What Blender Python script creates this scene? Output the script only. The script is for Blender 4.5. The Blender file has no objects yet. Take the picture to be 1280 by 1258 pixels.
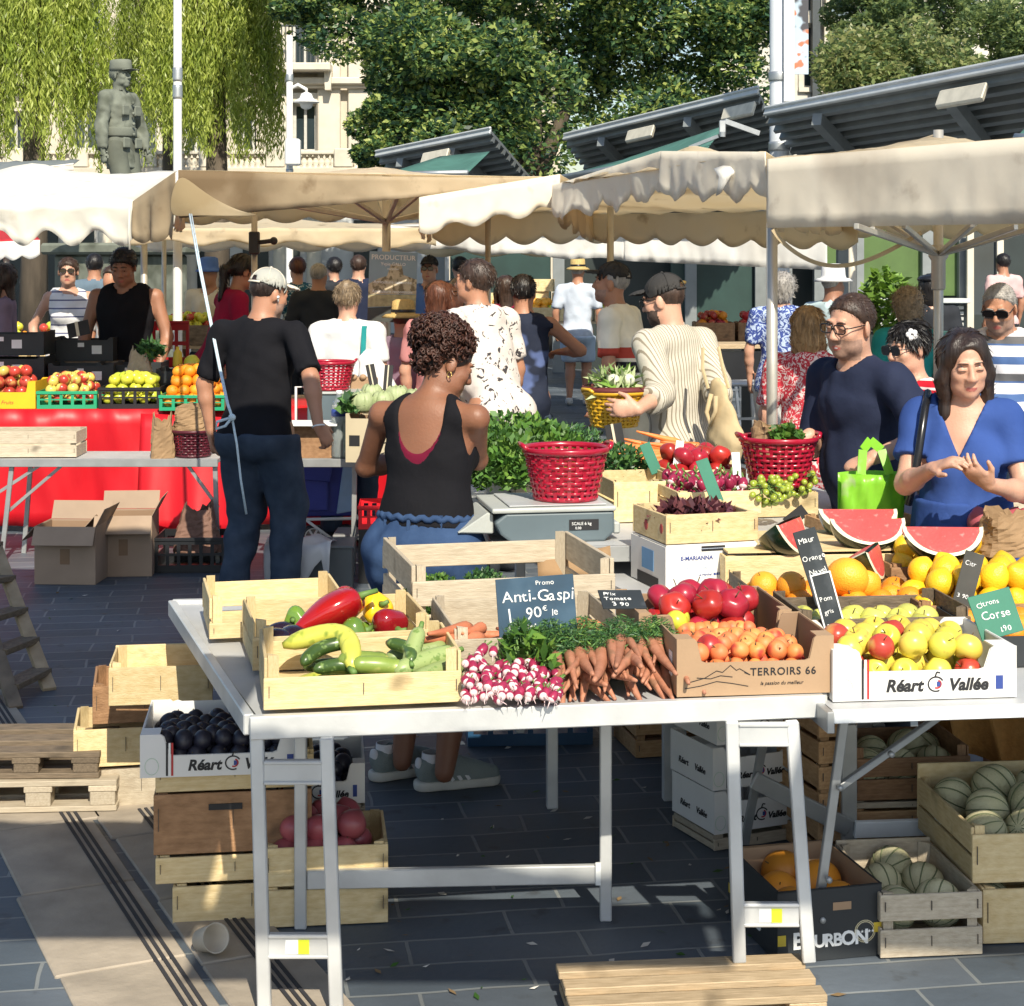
import bpy, bmesh, math, random
import numpy as np
from mathutils import Vector as V, Matrix, Euler, noise as MN
random.seed(7); np.random.seed(7)
R = math.radians; PI = math.pi
SC = bpy.context.scene; COL = SC.collection
F, HZ, CH = 2200.0, 324.0, 1.79          # focal length and horizon in photo pixels, eye height in metres

def at(px, py, z):
    "the point of the plane at height z that the photo shows at (px, py)"
    d = F*(CH-z)/(py-HZ); return V(((px-640)*d/F, d, z))
def atd(px, py, d):
    "the point at distance d that the photo shows at (px, py)"
    return V(((px-640)*d/F, d, CH-(py-HZ)*d/F))
def U(a, b): return random.uniform(a, b)

# ------------------------------------------------------------------ materials
MATS = {}
def mat(name, col, rough=.6, var=.15, scale=8, col2=None, metal=0, bump=0, bscale=60, coord='Object', stretch=(1,1,1),
        objvar=0, alpha=1, trans=0, ior=1.45, sss=0, coat=0, thin=0, spec=.5, detail=4, contrast=1, huevar=0):
    if name in MATS: return MATS[name]
    m = bpy.data.materials.new(name); m.use_nodes = True; MATS[name] = m
    nt = m.node_tree; N = nt.nodes; L = nt.links; b = N['Principled BSDF']
    tc = N.new('ShaderNodeTexCoord'); mp = N.new('ShaderNodeMapping'); L.new(tc.outputs[coord], mp.inputs[0])
    mp.inputs['Scale'].default_value = stretch
    no = N.new('ShaderNodeTexNoise'); no.inputs['Scale'].default_value = scale; no.inputs['Detail'].default_value = detail
    L.new(mp.outputs[0], no.inputs['Vector'])
    mr = N.new('ShaderNodeMapRange'); L.new(no.outputs['Fac'], mr.inputs[0])
    mr.inputs[1].default_value = .5-.25/contrast; mr.inputs[2].default_value = .5+.25/contrast
    mx = N.new('ShaderNodeMix'); mx.data_type = 'RGBA'; L.new(mr.outputs[0], mx.inputs[0])
    if col2 is None:
        a = [c*(1-var) for c in col]; c2 = [min(1, c*(1+var)) for c in col]
    else: a, c2 = col, col2
    mx.inputs[6].default_value = (*a[:3], 1); mx.inputs[7].default_value = (*c2[:3], 1)
    out = mx.outputs[2]
    if objvar or huevar:
        oi = N.new('ShaderNodeObjectInfo'); hs = N.new('ShaderNodeHueSaturation')
        r2 = N.new('ShaderNodeMapRange'); L.new(oi.outputs['Random'], r2.inputs[0]); r2.inputs[3].default_value = 1-objvar; r2.inputs[4].default_value = 1+objvar
        L.new(r2.outputs[0], hs.inputs['Value'])
        if huevar:
            ml = N.new('ShaderNodeMath'); ml.operation = 'MULTIPLY'; ml.inputs[1].default_value = 7.31; L.new(oi.outputs['Random'], ml.inputs[0])
            fr = N.new('ShaderNodeMath'); fr.operation = 'FRACT'; L.new(ml.outputs[0], fr.inputs[0])
            r3 = N.new('ShaderNodeMapRange'); L.new(fr.outputs[0], r3.inputs[0]); r3.inputs[3].default_value = .5-huevar; r3.inputs[4].default_value = .5+huevar
            L.new(r3.outputs[0], hs.inputs['Hue'])
        L.new(out, hs.inputs['Color']); out = hs.outputs[0]
    L.new(out, b.inputs['Base Color'])
    b.inputs['Roughness'].default_value = rough; b.inputs['Metallic'].default_value = metal
    b.inputs['Specular IOR Level'].default_value = spec
    if trans: b.inputs['Transmission Weight'].default_value = trans; b.inputs['IOR'].default_value = ior
    if sss: b.inputs['Subsurface Weight'].default_value = sss; b.inputs['Subsurface Radius'].default_value = (.012, .005, .003); b.inputs['Subsurface Scale'].default_value = 1
    if coat: b.inputs['Coat Weight'].default_value = coat; b.inputs['Coat Roughness'].default_value = .15
    if bump:
        n2 = N.new('ShaderNodeTexNoise'); n2.inputs['Scale'].default_value = bscale; n2.inputs['Detail'].default_value = 5; L.new(mp.outputs[0], n2.inputs['Vector'])
        bp = N.new('ShaderNodeBump'); bp.inputs['Strength'].default_value = min(1, bump); bp.inputs['Distance'].default_value = .01
        L.new(n2.outputs['Fac'], bp.inputs['Height']); L.new(bp.outputs[0], b.inputs['Normal'])
    if thin:      # cloth or leaf that lets light through
        tr = N.new('ShaderNodeBsdfTranslucent'); L.new(out, tr.inputs[0]); ms = N.new('ShaderNodeMixShader'); ms.inputs[0].default_value = thin
        L.new(b.outputs[0], ms.inputs[1]); L.new(tr.outputs[0], ms.inputs[2]); L.new(ms.outputs[0], N['Material Output'].inputs[0])
    if alpha < 1: b.inputs['Alpha'].default_value = alpha
    m['out'] = 0
    return m
def colnode(m):
    "(nodes, links, principled, the socket that feeds its base colour)"
    nt = m.node_tree; b = nt.nodes['Principled BSDF']
    return nt.nodes, nt.links, b, b.inputs['Base Color'].links[0].from_socket
def overlay(m, fac, col):
    "put a colour over a material where the socket fac is 1"
    N, L, b, src = colnode(m); mx = N.new('ShaderNodeMix'); mx.data_type = 'RGBA'
    L.new(fac, mx.inputs[0]); L.new(src, mx.inputs[6]); mx.inputs[7].default_value = (*col, 1)
    for l in list(src.links):
        if l.to_node != mx: L.new(mx.outputs[2], l.to_socket)
    return m
def stripes(m, col, axis='Z', freq=20, width=.5, coord='Object', phase=0, soft=.02, jitter=0):
    N, L, b, s = colnode(m); tc = N.new('ShaderNodeTexCoord'); sp = N.new('ShaderNodeSeparateXYZ'); L.new(tc.outputs[coord], sp.inputs[0])
    a = N.new('ShaderNodeMath'); a.operation = 'MULTIPLY_ADD'; L.new(sp.outputs[axis], a.inputs[0]); a.inputs[1].default_value = freq; a.inputs[2].default_value = phase+100
    if jitter:
        no = N.new('ShaderNodeTexNoise'); no.inputs['Scale'].default_value = 6; L.new(tc.outputs[coord], no.inputs['Vector'])
        jj = N.new('ShaderNodeMath'); jj.operation = 'MULTIPLY_ADD'; L.new(no.outputs['Fac'], jj.inputs[0]); jj.inputs[1].default_value = jitter; L.new(a.outputs[0], jj.inputs[2]); a = jj
    f = N.new('ShaderNodeMath'); f.operation = 'FRACT'; L.new(a.outputs[0], f.inputs[0])
    g = N.new('ShaderNodeMath'); g.operation = 'LESS_THAN'; L.new(f.outputs[0], g.inputs[0]); g.inputs[1].default_value = width
    return overlay(m, g.outputs[0], col)
def blotch(m, col, scale=20, lo=.5, hi=.56, coord='Object', detail=2, dist=0, stretch=(1,1,1), kind='noise'):
    N, L, b, s = colnode(m); tc = N.new('ShaderNodeTexCoord'); mp = N.new('ShaderNodeMapping'); mp.inputs['Scale'].default_value = stretch; L.new(tc.outputs[coord], mp.inputs[0])
    if kind == 'voronoi':
        no = N.new('ShaderNodeTexVoronoi'); no.feature = 'DISTANCE_TO_EDGE'; no.inputs['Scale'].default_value = scale; o = no.outputs['Distance']
    else:
        no = N.new('ShaderNodeTexNoise'); no.inputs['Scale'].default_value = scale; no.inputs['Detail'].default_value = detail; no.inputs['Distortion'].default_value = dist; o = no.outputs['Fac']
    L.new(mp.outputs[0], no.inputs['Vector'])
    r = N.new('ShaderNodeMapRange'); L.new(o, r.inputs[0]); r.inputs[1].default_value = lo; r.inputs[2].default_value = hi
    return overlay(m, r.outputs[0], col)

# ------------------------------------------------------------------ objects
def tag(o, label=None, cat=None, group=None, kind=None):
    if label: o['label'] = label
    if cat: o['category'] = cat
    if group: o['group'] = group
    if kind: o['kind'] = kind
    return o
def empty(name, loc=(0,0,0), yaw=0, label=None, cat=None, group=None):
    o = bpy.data.objects.new(name, None); COL.objects.link(o); o.empty_display_size = .1
    o.location = loc; o.rotation_euler = (0, 0, yaw); return tag(o, label, cat, group)
def children(o): return [c for c in bpy.data.objects if c.parent == o]
def copy_tree(o, label=None, loc=None, yaw=None):
    kids = {}
    for c in bpy.data.objects:
        if c.parent: kids.setdefault(c.parent.name, []).append(c)
    def rec(s, p):
        c = s.copy(); COL.objects.link(c); c.parent = p
        for k in kids.get(s.name, []): rec(k, c)
        return c
    r = rec(o, None)
    if label: r['label'] = label
    if loc is not None: r.location = loc
    if yaw is not None: r.rotation_euler = (0, 0, yaw)
    return r

class MB:
    "collects shapes, then builds them as one mesh object"
    def __init__(s): s.v = []; s.f = []; s.mi = []; s.m = 0
    def add(s, vs, fs, M=None):
        n = len(s.v)
        s.v += [tuple(M @ V(p)) if M is not None else tuple(p) for p in vs]
        s.f += [tuple(i+n for i in f) for f in fs]; s.mi += [s.m]*len(fs); return s
    def box(s, x0, x1, y0, y1, z0, z1, M=None):
        vs = [(x0,y0,z0),(x1,y0,z0),(x1,y1,z0),(x0,y1,z0),(x0,y0,z1),(x1,y0,z1),(x1,y1,z1),(x0,y1,z1)]
        return s.add(vs, [(3,2,1,0),(4,5,6,7),(0,1,5,4),(1,2,6,5),(2,3,7,6),(3,0,4,7)], M)
    def bar(s, a, b, w, h, up=(0,0,1)):
        "a rectangular bar from a to b"
        a = V(a); b = V(b); d = b-a; y = d.normalized(); u = V(up)
        if abs(y.dot(u)) > .99: u = V((0,1,0)) if abs(y.y) < .9 else V((1,0,0))
        x = y.cross(u).normalized(); z = x.cross(y)
        M = Matrix.Translation(a) @ Matrix((x, y, z)).transposed().to_4x4()
        return s.box(-w/2, w/2, 0, d.length, -h/2, h/2, M)
    def tube(s, pts, r, n=8, cap=True, closed=False):
        pts = [V(p) for p in pts]; m = len(pts); rs = r if isinstance(r, (list, tuple)) else [r]*m
        vs = []; fs = []; prev = None
        for i, p in enumerate(pts):
            if closed: t = pts[(i+1) % m]-pts[i-1]
            else: t = pts[min(i+1, m-1)]-pts[max(i-1, 0)]
            t.normalize()
            if prev is None:
                u = V((0,0,1)) if abs(t.z) < .9 else V((1,0,0)); x = t.cross(u).normalized()
            else:
                x = prev-t*prev.dot(t); x = x.normalized() if x.length > 1e-6 else t.orthogonal().normalized()
            prev = x; y = t.cross(x)
            for k in range(n):
                a = 2*PI*k/n; vs.append(p+(x*math.cos(a)+y*math.sin(a))*rs[i])
        for i in range(m if closed else m-1):
            j = (i+1) % m
            for k in range(n): fs.append((i*n+k, i*n+(k+1) % n, j*n+(k+1) % n, j*n+k))
        if cap and not closed: fs.append(tuple(range(n-1, -1, -1))); fs.append(tuple((m-1)*n+k for k in range(n)))
        return s.add(vs, fs)
    def lathe(s, prof, n=24, M=None, sx=1, sy=1, fn=None, cap=True):
        vs = []; fs = []; m = len(prof)
        for i, (r, z) in enumerate(prof):
            for k in range(n):
                a = 2*PI*k/n; q = fn(a, i) if fn else 1
                vs.append((r*q*math.cos(a)*sx, r*q*math.sin(a)*sy, z))
        for i in range(m-1):
            for k in range(n): fs.append((i*n+k, i*n+(k+1) % n, (i+1)*n+(k+1) % n, (i+1)*n+k))
        if cap and prof[0][0] > 1e-5: fs.append(tuple(range(n-1, -1, -1)))
        if cap and prof[-1][0] > 1e-5: fs.append(tuple((m-1)*n+k for k in range(n)))
        return s.add(vs, fs, M)
    def prism(s, poly, y0, y1, M=None):
        "outline in x,z extruded along y"
        n = len(poly); vs = [(x, y0, z) for x, z in poly]+[(x, y1, z) for x, z in poly]
        fs = [tuple(range(n)), tuple(range(2*n-1, n-1, -1))]+[(i, i+n, (i+1) % n+n, (i+1) % n) for i in range(n)]
        return s.add(vs, fs, M)
    def ball(s, c, r, n=12, M=None):
        r = r if isinstance(r, (tuple, list)) else (r, r, r); m = n//2+1
        prof = [(math.sin(PI*i/m), -math.cos(PI*i/m)) for i in range(m+1)]
        T = Matrix.Translation(V(c)) @ (M if M is not None else Matrix()) @ Matrix.Diagonal((*r, 1))
        return s.lathe(prof, n, T)
    def build(s, name, mats, parent=None, smooth=False, bevel=0, loc=None, yaw=None, seg=1, solid=0):
        me = bpy.data.meshes.new(name); me.from_pydata(s.v, [], s.f); me.validate(); me.update()
        mats = mats if isinstance(mats, (list, tuple)) else [mats]
        for m in mats: me.materials.append(m)
        if len(mats) > 1 and len(me.polygons) == len(s.mi): me.polygons.foreach_set('material_index', s.mi)
        bm = bmesh.new(); bm.from_mesh(me); bmesh.ops.remove_doubles(bm, verts=bm.verts, dist=1e-6) if smooth else None
        bmesh.ops.recalc_face_normals(bm, faces=bm.faces); bm.to_mesh(me); bm.free()
        if smooth: me.polygons.foreach_set('use_smooth', [True]*len(me.polygons))
        return link(name, me, parent, bevel, loc, yaw, seg, solid)
def link(name, me, parent=None, bevel=0, loc=None, yaw=None, seg=1, solid=0):
    o = bpy.data.objects.new(name, me); COL.objects.link(o); o.parent = parent
    if loc is not None: o.location = loc
    if yaw is not None: o.rotation_euler = (0, 0, yaw)
    if solid:
        md = o.modifiers.new('solid', 'SOLIDIFY'); md.thickness = solid; md.offset = 0
    if bevel:
        md = o.modifiers.new('bevel', 'BEVEL'); md.width = bevel; md.segments = seg; md.limit_method = 'ANGLE'; md.angle_limit = R(50); md.harden_normals = False
    return o
def npmesh(name, vs, fs, mats, parent=None, smooth=False, mi=None):
    "mesh from arrays; fs is (n,3) or (n,4)"
    vs = np.asarray(vs, dtype=np.float32); fs = np.asarray(fs, dtype=np.int32); k = fs.shape[1]
    me = bpy.data.meshes.new(name); me.vertices.add(len(vs)); me.vertices.foreach_set('co', vs.ravel())
    me.loops.add(fs.size); me.loops.foreach_set('vertex_index', fs.ravel())
    me.polygons.add(len(fs)); me.polygons.foreach_set('loop_start', np.arange(0, fs.size, k, dtype=np.int32))
    for m in (mats if isinstance(mats, (list, tuple)) else [mats]): me.materials.append(m)
    if mi is not None: me.polygons.foreach_set('material_index', np.asarray(mi, dtype=np.int32))
    if smooth: me.polygons.foreach_set('use_smooth', np.ones(len(fs), dtype=bool))
    me.update(); me.validate()
    return link(name, me, parent)
def flat(pts, name, m, parent=None, solid=0, **k):
    "thin sheet through a grid of points (rows x cols)"
    r, c = len(pts), len(pts[0]); mb = MB()
    mb.add([p for row in pts for p in row], [(i*c+j, i*c+j+1, (i+1)*c+j+1, (i+1)*c+j) for i in range(r-1) for j in range(c-1)])
    return mb.build(name, m, parent, smooth=k.pop('smooth', True), solid=solid, **k)

def text(body, size, m, parent, M, name='lettering', shear=0, bold=0, align='LEFT', space=1, depth=.0006, hand=0, line=1.0, label=None):
    "writing as a mesh; M places its x axis along the line and its z axis out of the sheet"
    bodies = [body] if not hand else None; vs = []; fs = []
    def one(t):
        cu = bpy.data.curves.new('t', 'FONT'); cu.body = t; cu.size = size; cu.shear = shear; cu.offset = bold*size; cu.align_x = align; cu.space_character = space; cu.space_line = line
        cu.extrude = depth; cu.resolution_u = 3
        o = bpy.data.objects.new('t', cu); COL.objects.link(o); bpy.context.view_layer.update()
        me = bpy.data.meshes.new_from_object(o.evaluated_get(bpy.context.evaluated_depsgraph_get()))
        bpy.data.objects.remove(o); return me
    if not hand:
        me = one(body); me.name = name
    else:
        x = 0; mb = MB()
        for ch in body:
            if ch == ' ': x += size*.34; continue
            g = one(ch); xs = [v.co.x for v in g.vertices] or [0]; w = max(xs)-min(xs)
            T = Matrix.Translation((x, U(-.06, .06)*size*hand, 0)) @ Matrix.Rotation(U(-.14, .14)*hand, 4, 'Z') @ Matrix.Diagonal((U(.9, 1.1), U(.9, 1.12), 1, 1)) @ Matrix.Translation((-min(xs), 0, 0))
            mb.add([v.co.copy() for v in g.vertices], [tuple(p.vertices) for p in g.polygons], T); x += w*1.02+size*.09
        me = bpy.data.meshes.new(name); me.from_pydata(mb.v, [], mb.f); me.update()
    me.materials.clear(); me.materials.append(m)
    me.transform(M); o = link(name, me, parent)
    if label: o['label'] = label
    return o
def face_M(x, y, z, rot='front', size=None):
    "text frame on a sheet: front faces -y, left faces -x, right faces +x, top faces +z"
    A = {'front': Matrix(((1,0,0),(0,0,-1),(0,1,0))), 'left': Matrix(((0,0,-1),(-1,0,0),(0,1,0))), 'right': Matrix(((0,0,1),(1,0,0),(0,1,0))), 'top': Matrix(((1,0,0),(0,1,0),(0,0,1)))}[rot]
    return Matrix.Translation((x, y, z)) @ A.to_4x4()
def strokes(lines, w, m, parent, M, name='drawing', depth=.0008):
    "thin drawn lines (lists of 2-D points) on a sheet"
    mb = MB()
    for ln in lines:
        for a, b in zip(ln[:-1], ln[1:]):
            mb.bar(M @ V((*a, 0)), M @ V((*b, 0)), w, depth, up=(M.to_3x3() @ V((0,0,1))))
    return mb.build(name, m, parent)
def fr(pl, pr, z, w=None):
    "front-left corner, yaw and width of something whose lower front edge runs between two photo points at height z"
    a = at(*pl, z); b = at(*pr, z); d = b-a
    return a, math.atan2(d.y, d.x), (w or d.length)
class Fr:
    "a local frame: x along a front edge, y away from the camera"
    def __init__(s, loc, yaw): s.loc = V(loc); s.yaw = yaw; s.M = Matrix.Translation(s.loc) @ Matrix.Rotation(yaw, 4, 'Z')
    def __call__(s, x, y, z=0): return s.M @ V((x, y, z))

# ------------------------------------------------------------------ leaves and heaps
def leaf_mesh(P, size, name, mats, parent=None, aspect=.5, up=.3, mi=None, droop=None, jit=.4, outward=None, fold=.25):
    "many small pointed leaves: one mesh; P is (n,3)"
    n = len(P); rng = np.random
    d = rng.normal(size=(n,3)); d[:,2] = d[:,2]*.6
    if outward is not None: d = d*.7+outward
    if droop is not None: d = d*(1-droop)+np.array([0,0,-1.0])*droop*1.5
    d /= np.linalg.norm(d, axis=1)[:,None]+1e-9
    q = rng.normal(size=(n,3))+np.array([0,0,up*3]); sdir = np.cross(d, q); sdir /= np.linalg.norm(sdir, axis=1)[:,None]+1e-9
    nrm = np.cross(sdir, d)
    L = (size*(1-jit+2*jit*rng.rand(n)))[:,None]; W = L*aspect*.5
    a = P-d*L*.5; t = P+d*L*.5; l = P+sdir*W+nrm*W*fold; r = P-sdir*W+nrm*W*fold
    vs = np.stack([a, r, t, l], 1).reshape(-1,3); fs = np.arange(4*n).reshape(-1,4)
    return npmesh(name, vs, fs, mats, parent, mi=mi)
def in_ball(n, c=(0,0,0), r=(1,1,1), shell=.5):
    d = np.random.normal(size=(n,3)); d /= np.linalg.norm(d, axis=1)[:,None]
    rad = (shell+(1-shell)*np.random.rand(n)**.5)[:,None]
    return np.array(c)+d*rad*np.array(r)
# ------------------------------------------------------------------ figures as implicit surfaces
def nrm(v): v = np.asarray(v, float); return v/(np.linalg.norm(v)+1e-12)
class Sdf:
    def __init__(s): s.ops = []
    def cap(s, a, b, ra, rb, k=.02, flat=1, fd=None, op='+', infl=0):
        a = np.array(a, float); b = np.array(b, float); s.ops.append(('cap', op, k, a, b, ra+infl, rb+infl, flat, None if fd is None else nrm(fd))); return s
    def ell(s, c, r, k=.02, rot=None, op='+', infl=0):
        s.ops.append(('ell', op, k, np.array(c, float), np.array(r, float)+infl, rot)); return s
    def cut(s, p, n): s.ops.append(('cut', 'x', 0, np.array(p, float), nrm(n))); return s       # keeps the side n points away from
    def fn(s, f): s.ops.append(('fn', 'f', 0, f)); return s
    def box(s):
        lo = np.full(3, 1e9); hi = -lo
        for o in s.ops:
            if o[1] != '+': continue
            if o[0] == 'cap':
                r = max(o[5], o[6]); a = np.minimum(o[3], o[4])-r; b = np.maximum(o[3], o[4])+r
            else:
                r = o[4] if o[5] is None else np.full(3, o[4].max()); a = o[3]-r; b = o[3]+r
            lo = np.minimum(lo, a); hi = np.maximum(hi, b)
        return lo, hi
    def mesh(s, h, lo=None, hi=None):
        l, g = s.box(); lo = l-2.5*h if lo is None else np.array(lo, float); hi = g+2.5*h if hi is None else np.array(hi, float)
        n = np.ceil((hi-lo)/h).astype(int)+1
        ax = [lo[i]+h*np.arange(n[i]) for i in range(3)]
        D = np.full(n, .2)
        def pts(sl): return np.stack(np.meshgrid(*[ax[i][sl[i]] for i in range(3)], indexing='ij'), -1)
        full = [slice(0, n[i]) for i in range(3)]
        for o in s.ops:
            t, op, k = o[:3]
            if t in ('cut', 'fn'):
                X = pts(full)
                if t == 'cut': D = np.maximum(D, (X-o[3])@o[4])
                else: D = o[3](X, D)
                continue
            if t == 'cap':
                r = max(o[5], o[6])+k+3*h; a = np.minimum(o[3], o[4])-r; b = np.maximum(o[3], o[4])+r
            else:
                r = (o[4] if o[5] is None else np.full(3, o[4].max()))+k+3*h; a = o[3]-r; b = o[3]+r
            i0 = np.clip(np.floor((a-lo)/h).astype(int), 0, n); i1 = np.clip(np.ceil((b-lo)/h).astype(int)+1, 0, n)
            if (i1 <= i0).any(): continue
            sl = tuple(slice(i0[i], i1[i]) for i in range(3)); X = pts(sl)
            if t == 'cap':
                A, B, ra, rb, fl, fd = o[3:9]; q = X-A; ba = B-A
                if fd is not None and fl != 1:
                    e = (q@fd)[..., None]; q = q+fd*e*(1/fl-1); ba = ba+fd*(ba@fd)*(1/fl-1)
                hh = np.clip((q@ba)/(ba@ba+1e-12), 0, 1)
                d = np.linalg.norm(q-hh[..., None]*ba, axis=-1)-(ra+(rb-ra)*hh)
                if fl < 1: d = d*(.5+.5*fl)
            else:
                c, rr, rot = o[3:6]; q = X-c
                if rot is not None: q = q@rot
                k0 = np.linalg.norm(q/rr, axis=-1); k1 = np.linalg.norm(q/rr**2, axis=-1); d = k0*(k0-1)/(k1+1e-9)
            E = D[sl]
            if op == '+':
                w = np.clip(.5+.5*(E-d)/max(k, 1e-5), 0, 1); D[sl] = E+(d-E)*w-k*w*(1-w)
            else:
                w = np.clip(.5-.5*(E+d)/max(k, 1e-5), 0, 1); D[sl] = E+(-d-E)*w+k*w*(1-w)
        return surfnet(D, lo, h)
CORN = np.array([[i, j, k] for i in (0, 1) for j in (0, 1) for k in (0, 1)])
EDG = [(a, b) for a in range(8) for b in range(a+1, 8) if abs(CORN[a]-CORN[b]).sum() == 1]
def surfnet(D, lo, h):
    I = D < 0; n = np.array(D.shape)
    c = sum(I[i:n[0]-1+i, j:n[1]-1+j, k:n[2]-1+k].astype(np.int8) for i, j, k in CORN)
    act = np.argwhere((c > 0) & (c < 8))
    if len(act) == 0: return np.zeros((0, 3)), np.zeros((0, 4), int)
    vals = np.stack([D[act[:,0]+i, act[:,1]+j, act[:,2]+k] for i, j, k in CORN], 1)
    S = np.zeros((len(act), 3)); C = np.zeros(len(act))
    for a, b in EDG:
        va, vb = vals[:, a], vals[:, b]; m = (va < 0) != (vb < 0); t = np.where(m, va/np.where(m, va-vb, 1), 0)[:, None]
        S += m[:, None]*(CORN[a]+t*(CORN[b]-CORN[a])); C += m
    vs = lo+h*(act+S/C[:, None])
    ids = np.full(n-1, -1); ids[tuple(act.T)] = np.arange(len(act)); fs = []
    for ax in range(3):
        u, w = (ax+1) % 3, (ax+2) % 3
        sl0 = [slice(None)]*3; sl1 = [slice(None)]*3; sl0[ax] = slice(0, n[ax]-1); sl1[ax] = slice(1, n[ax])
        A, B = I[tuple(sl0)], I[tuple(sl1)]; E = np.argwhere(A != B)
        E = E[(E[:, u] > 0) & (E[:, w] > 0) & (E[:, u] < n[u]-1) & (E[:, w] < n[w]-1)]
        if len(E) == 0: continue
        flip = A[tuple(E.T)]
        def cid(du, dw): q = E.copy(); q[:, u] += du; q[:, w] += dw; return ids[tuple(q.T)]
        Q = np.stack([cid(-1, -1), cid(0, -1), cid(0, 0), cid(-1, 0)], 1); Q[~flip] = Q[~flip][:, ::-1]; fs.append(Q)
    return vs, np.concatenate(fs)
def folds(amp, seed=0, f=1):
    s = seed*1.7
    def g(X, D):
        x, y, z = X[..., 0]*f, X[..., 1]*f, X[..., 2]*f
        rd = .45-np.abs(np.sin(15*z+9*x+4*np.sin(7*y+s)+3*np.sin(6*x-2*z)))
        w = .8*rd*(np.sin(5*x+3*z+s)>-.3)+np.sin(24*z+7*np.sin(11*x+s)+5*np.sin(9*y+2*s))*.5+np.sin(33*(x+.7*z)+4*np.sin(13*z+7*y+s))*.3+np.sin(17*(y-.8*z+x)+5*np.sin(8*z+s))*.4
        return D+amp*w
    return g
def rot3(yaw=0, pitch=0, roll=0): return np.array(Matrix.Rotation(R(yaw), 3, 'Z') @ Matrix.Rotation(R(pitch), 3, 'X') @ Matrix.Rotation(R(roll), 3, 'Y'))
def ik(S, W, L1, L2, hint):
    d = W-S; L = np.linalg.norm(d)
    if L > (L1+L2)*.995: W = S+d/L*(L1+L2)*.995; d = W-S; L = np.linalg.norm(d)
    u = d/L; a = (L1*L1-L2*L2+L*L)/(2*L); hgt = math.sqrt(max(L1*L1-a*a, 0)); p = np.array(hint, float); p = nrm(p-u*(p@u))
    return S+u*a+p*hgt, W
def hand(S, w, f, n, side, curl=.35, k=.006, sc=1.0, spread=1.0):
    "five fingers and a palm at wrist w pointing along f, palm facing n, thumb on the side given"
    f = nrm(f); n = nrm(np.array(n)-f*(np.array(n)@f)); s = nrm(side-f*(np.array(side)@f)-n*(np.array(side)@n))
    S.cap(w, w+f*.03*sc, .026*sc, .03*sc, k=.012, flat=.7, fd=n)
    S.cap(w+f*.035*sc, w+f*.075*sc, .036*sc, .039*sc, k=.012, flat=.42, fd=n)
    for j in range(4):
        b = w+f*(.085-.004*abs(j-1.2))*sc+s*(.031-.0205*j)*sc; L = [.070, .079, .074, .056][j]*sc
        c1 = curl*(1+.12*j); c2 = curl*1.25; d0 = nrm(f+s*(.16-.1*j)*spread*.45)
        d1 = d0*math.cos(c1)+n*math.sin(c1); m = b+d1*L*.5; d2 = d0*math.cos(c1+c2)+n*math.sin(c1+c2); m2 = m+d2*L*.28; d3 = d0*math.cos(c1+2*c2)+n*math.sin(c1+2*c2)
        S.cap(b-f*.02*sc, m, .0098*sc, .0088*sc, k=k); S.cap(m, m2, .0088*sc, .008*sc, k=.003); S.cap(m2, m2+d3*L*.22, .008*sc, .0066*sc, k=.003)
    b = w+f*.02*sc+s*.024*sc; d = nrm(f*.75+s*.75+n*.35); m = b+d*.05*sc; d2 = nrm(f*.95+s*.3+n*.25)
    S.cap(b, m, .015*sc, .0115*sc, k=.012); S.cap(m, m+d2*.034*sc, .0112*sc, .0085*sc, k=.003)

def skin(name, col, **k): return mat(name, col, rough=.5, var=.12, scale=7, sss=.12, bump=.12, bscale=120, **k)
SK_L = skin('skin_fair', (.56,.31,.215)); SK_T = skin('skin_tan', (.42,.205,.125)); SK_D = skin('skin_brown', (.24,.105,.06)); SK_M = skin('skin_olive', (.33,.16,.10))
LIP = mat('lips', (.42,.13,.11), .4, .1); LIPD = mat('lips_dark', (.26,.09,.075), .4, .1)
STUB = mat('stubble', (.33,.20,.15), .6, .2, 90)
HAIRS = {'black': mat('hair_black', (.012,.010,.010), .42, .5, 60, stretch=(1,1,.12), bump=.5, bscale=90),
         'brown': mat('hair_brown', (.045,.025,.017), .45, .5, 60, stretch=(1,1,.12), bump=.5, bscale=90),
         'auburn': mat('hair_auburn', (.10,.035,.018), .45, .5, 60, stretch=(1,1,.12), bump=.5, bscale=90),
         'blond': mat('hair_blond', (.36,.22,.10), .5, .5, 60, stretch=(1,1,.12), bump=.5, bscale=90),
         'grey': mat('hair_grey', (.30,.28,.26), .5, .4, 60, stretch=(1,1,.2), bump=.5, bscale=90),
         'ash': mat('hair_ash', (.22,.16,.10), .5, .5, 50, bump=.6, bscale=70)}
EYEW = mat('eye_white', (.58,.54,.50), .2, .03); IRIS = mat('iris', (.03,.018,.012), .1, .2)

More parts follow.
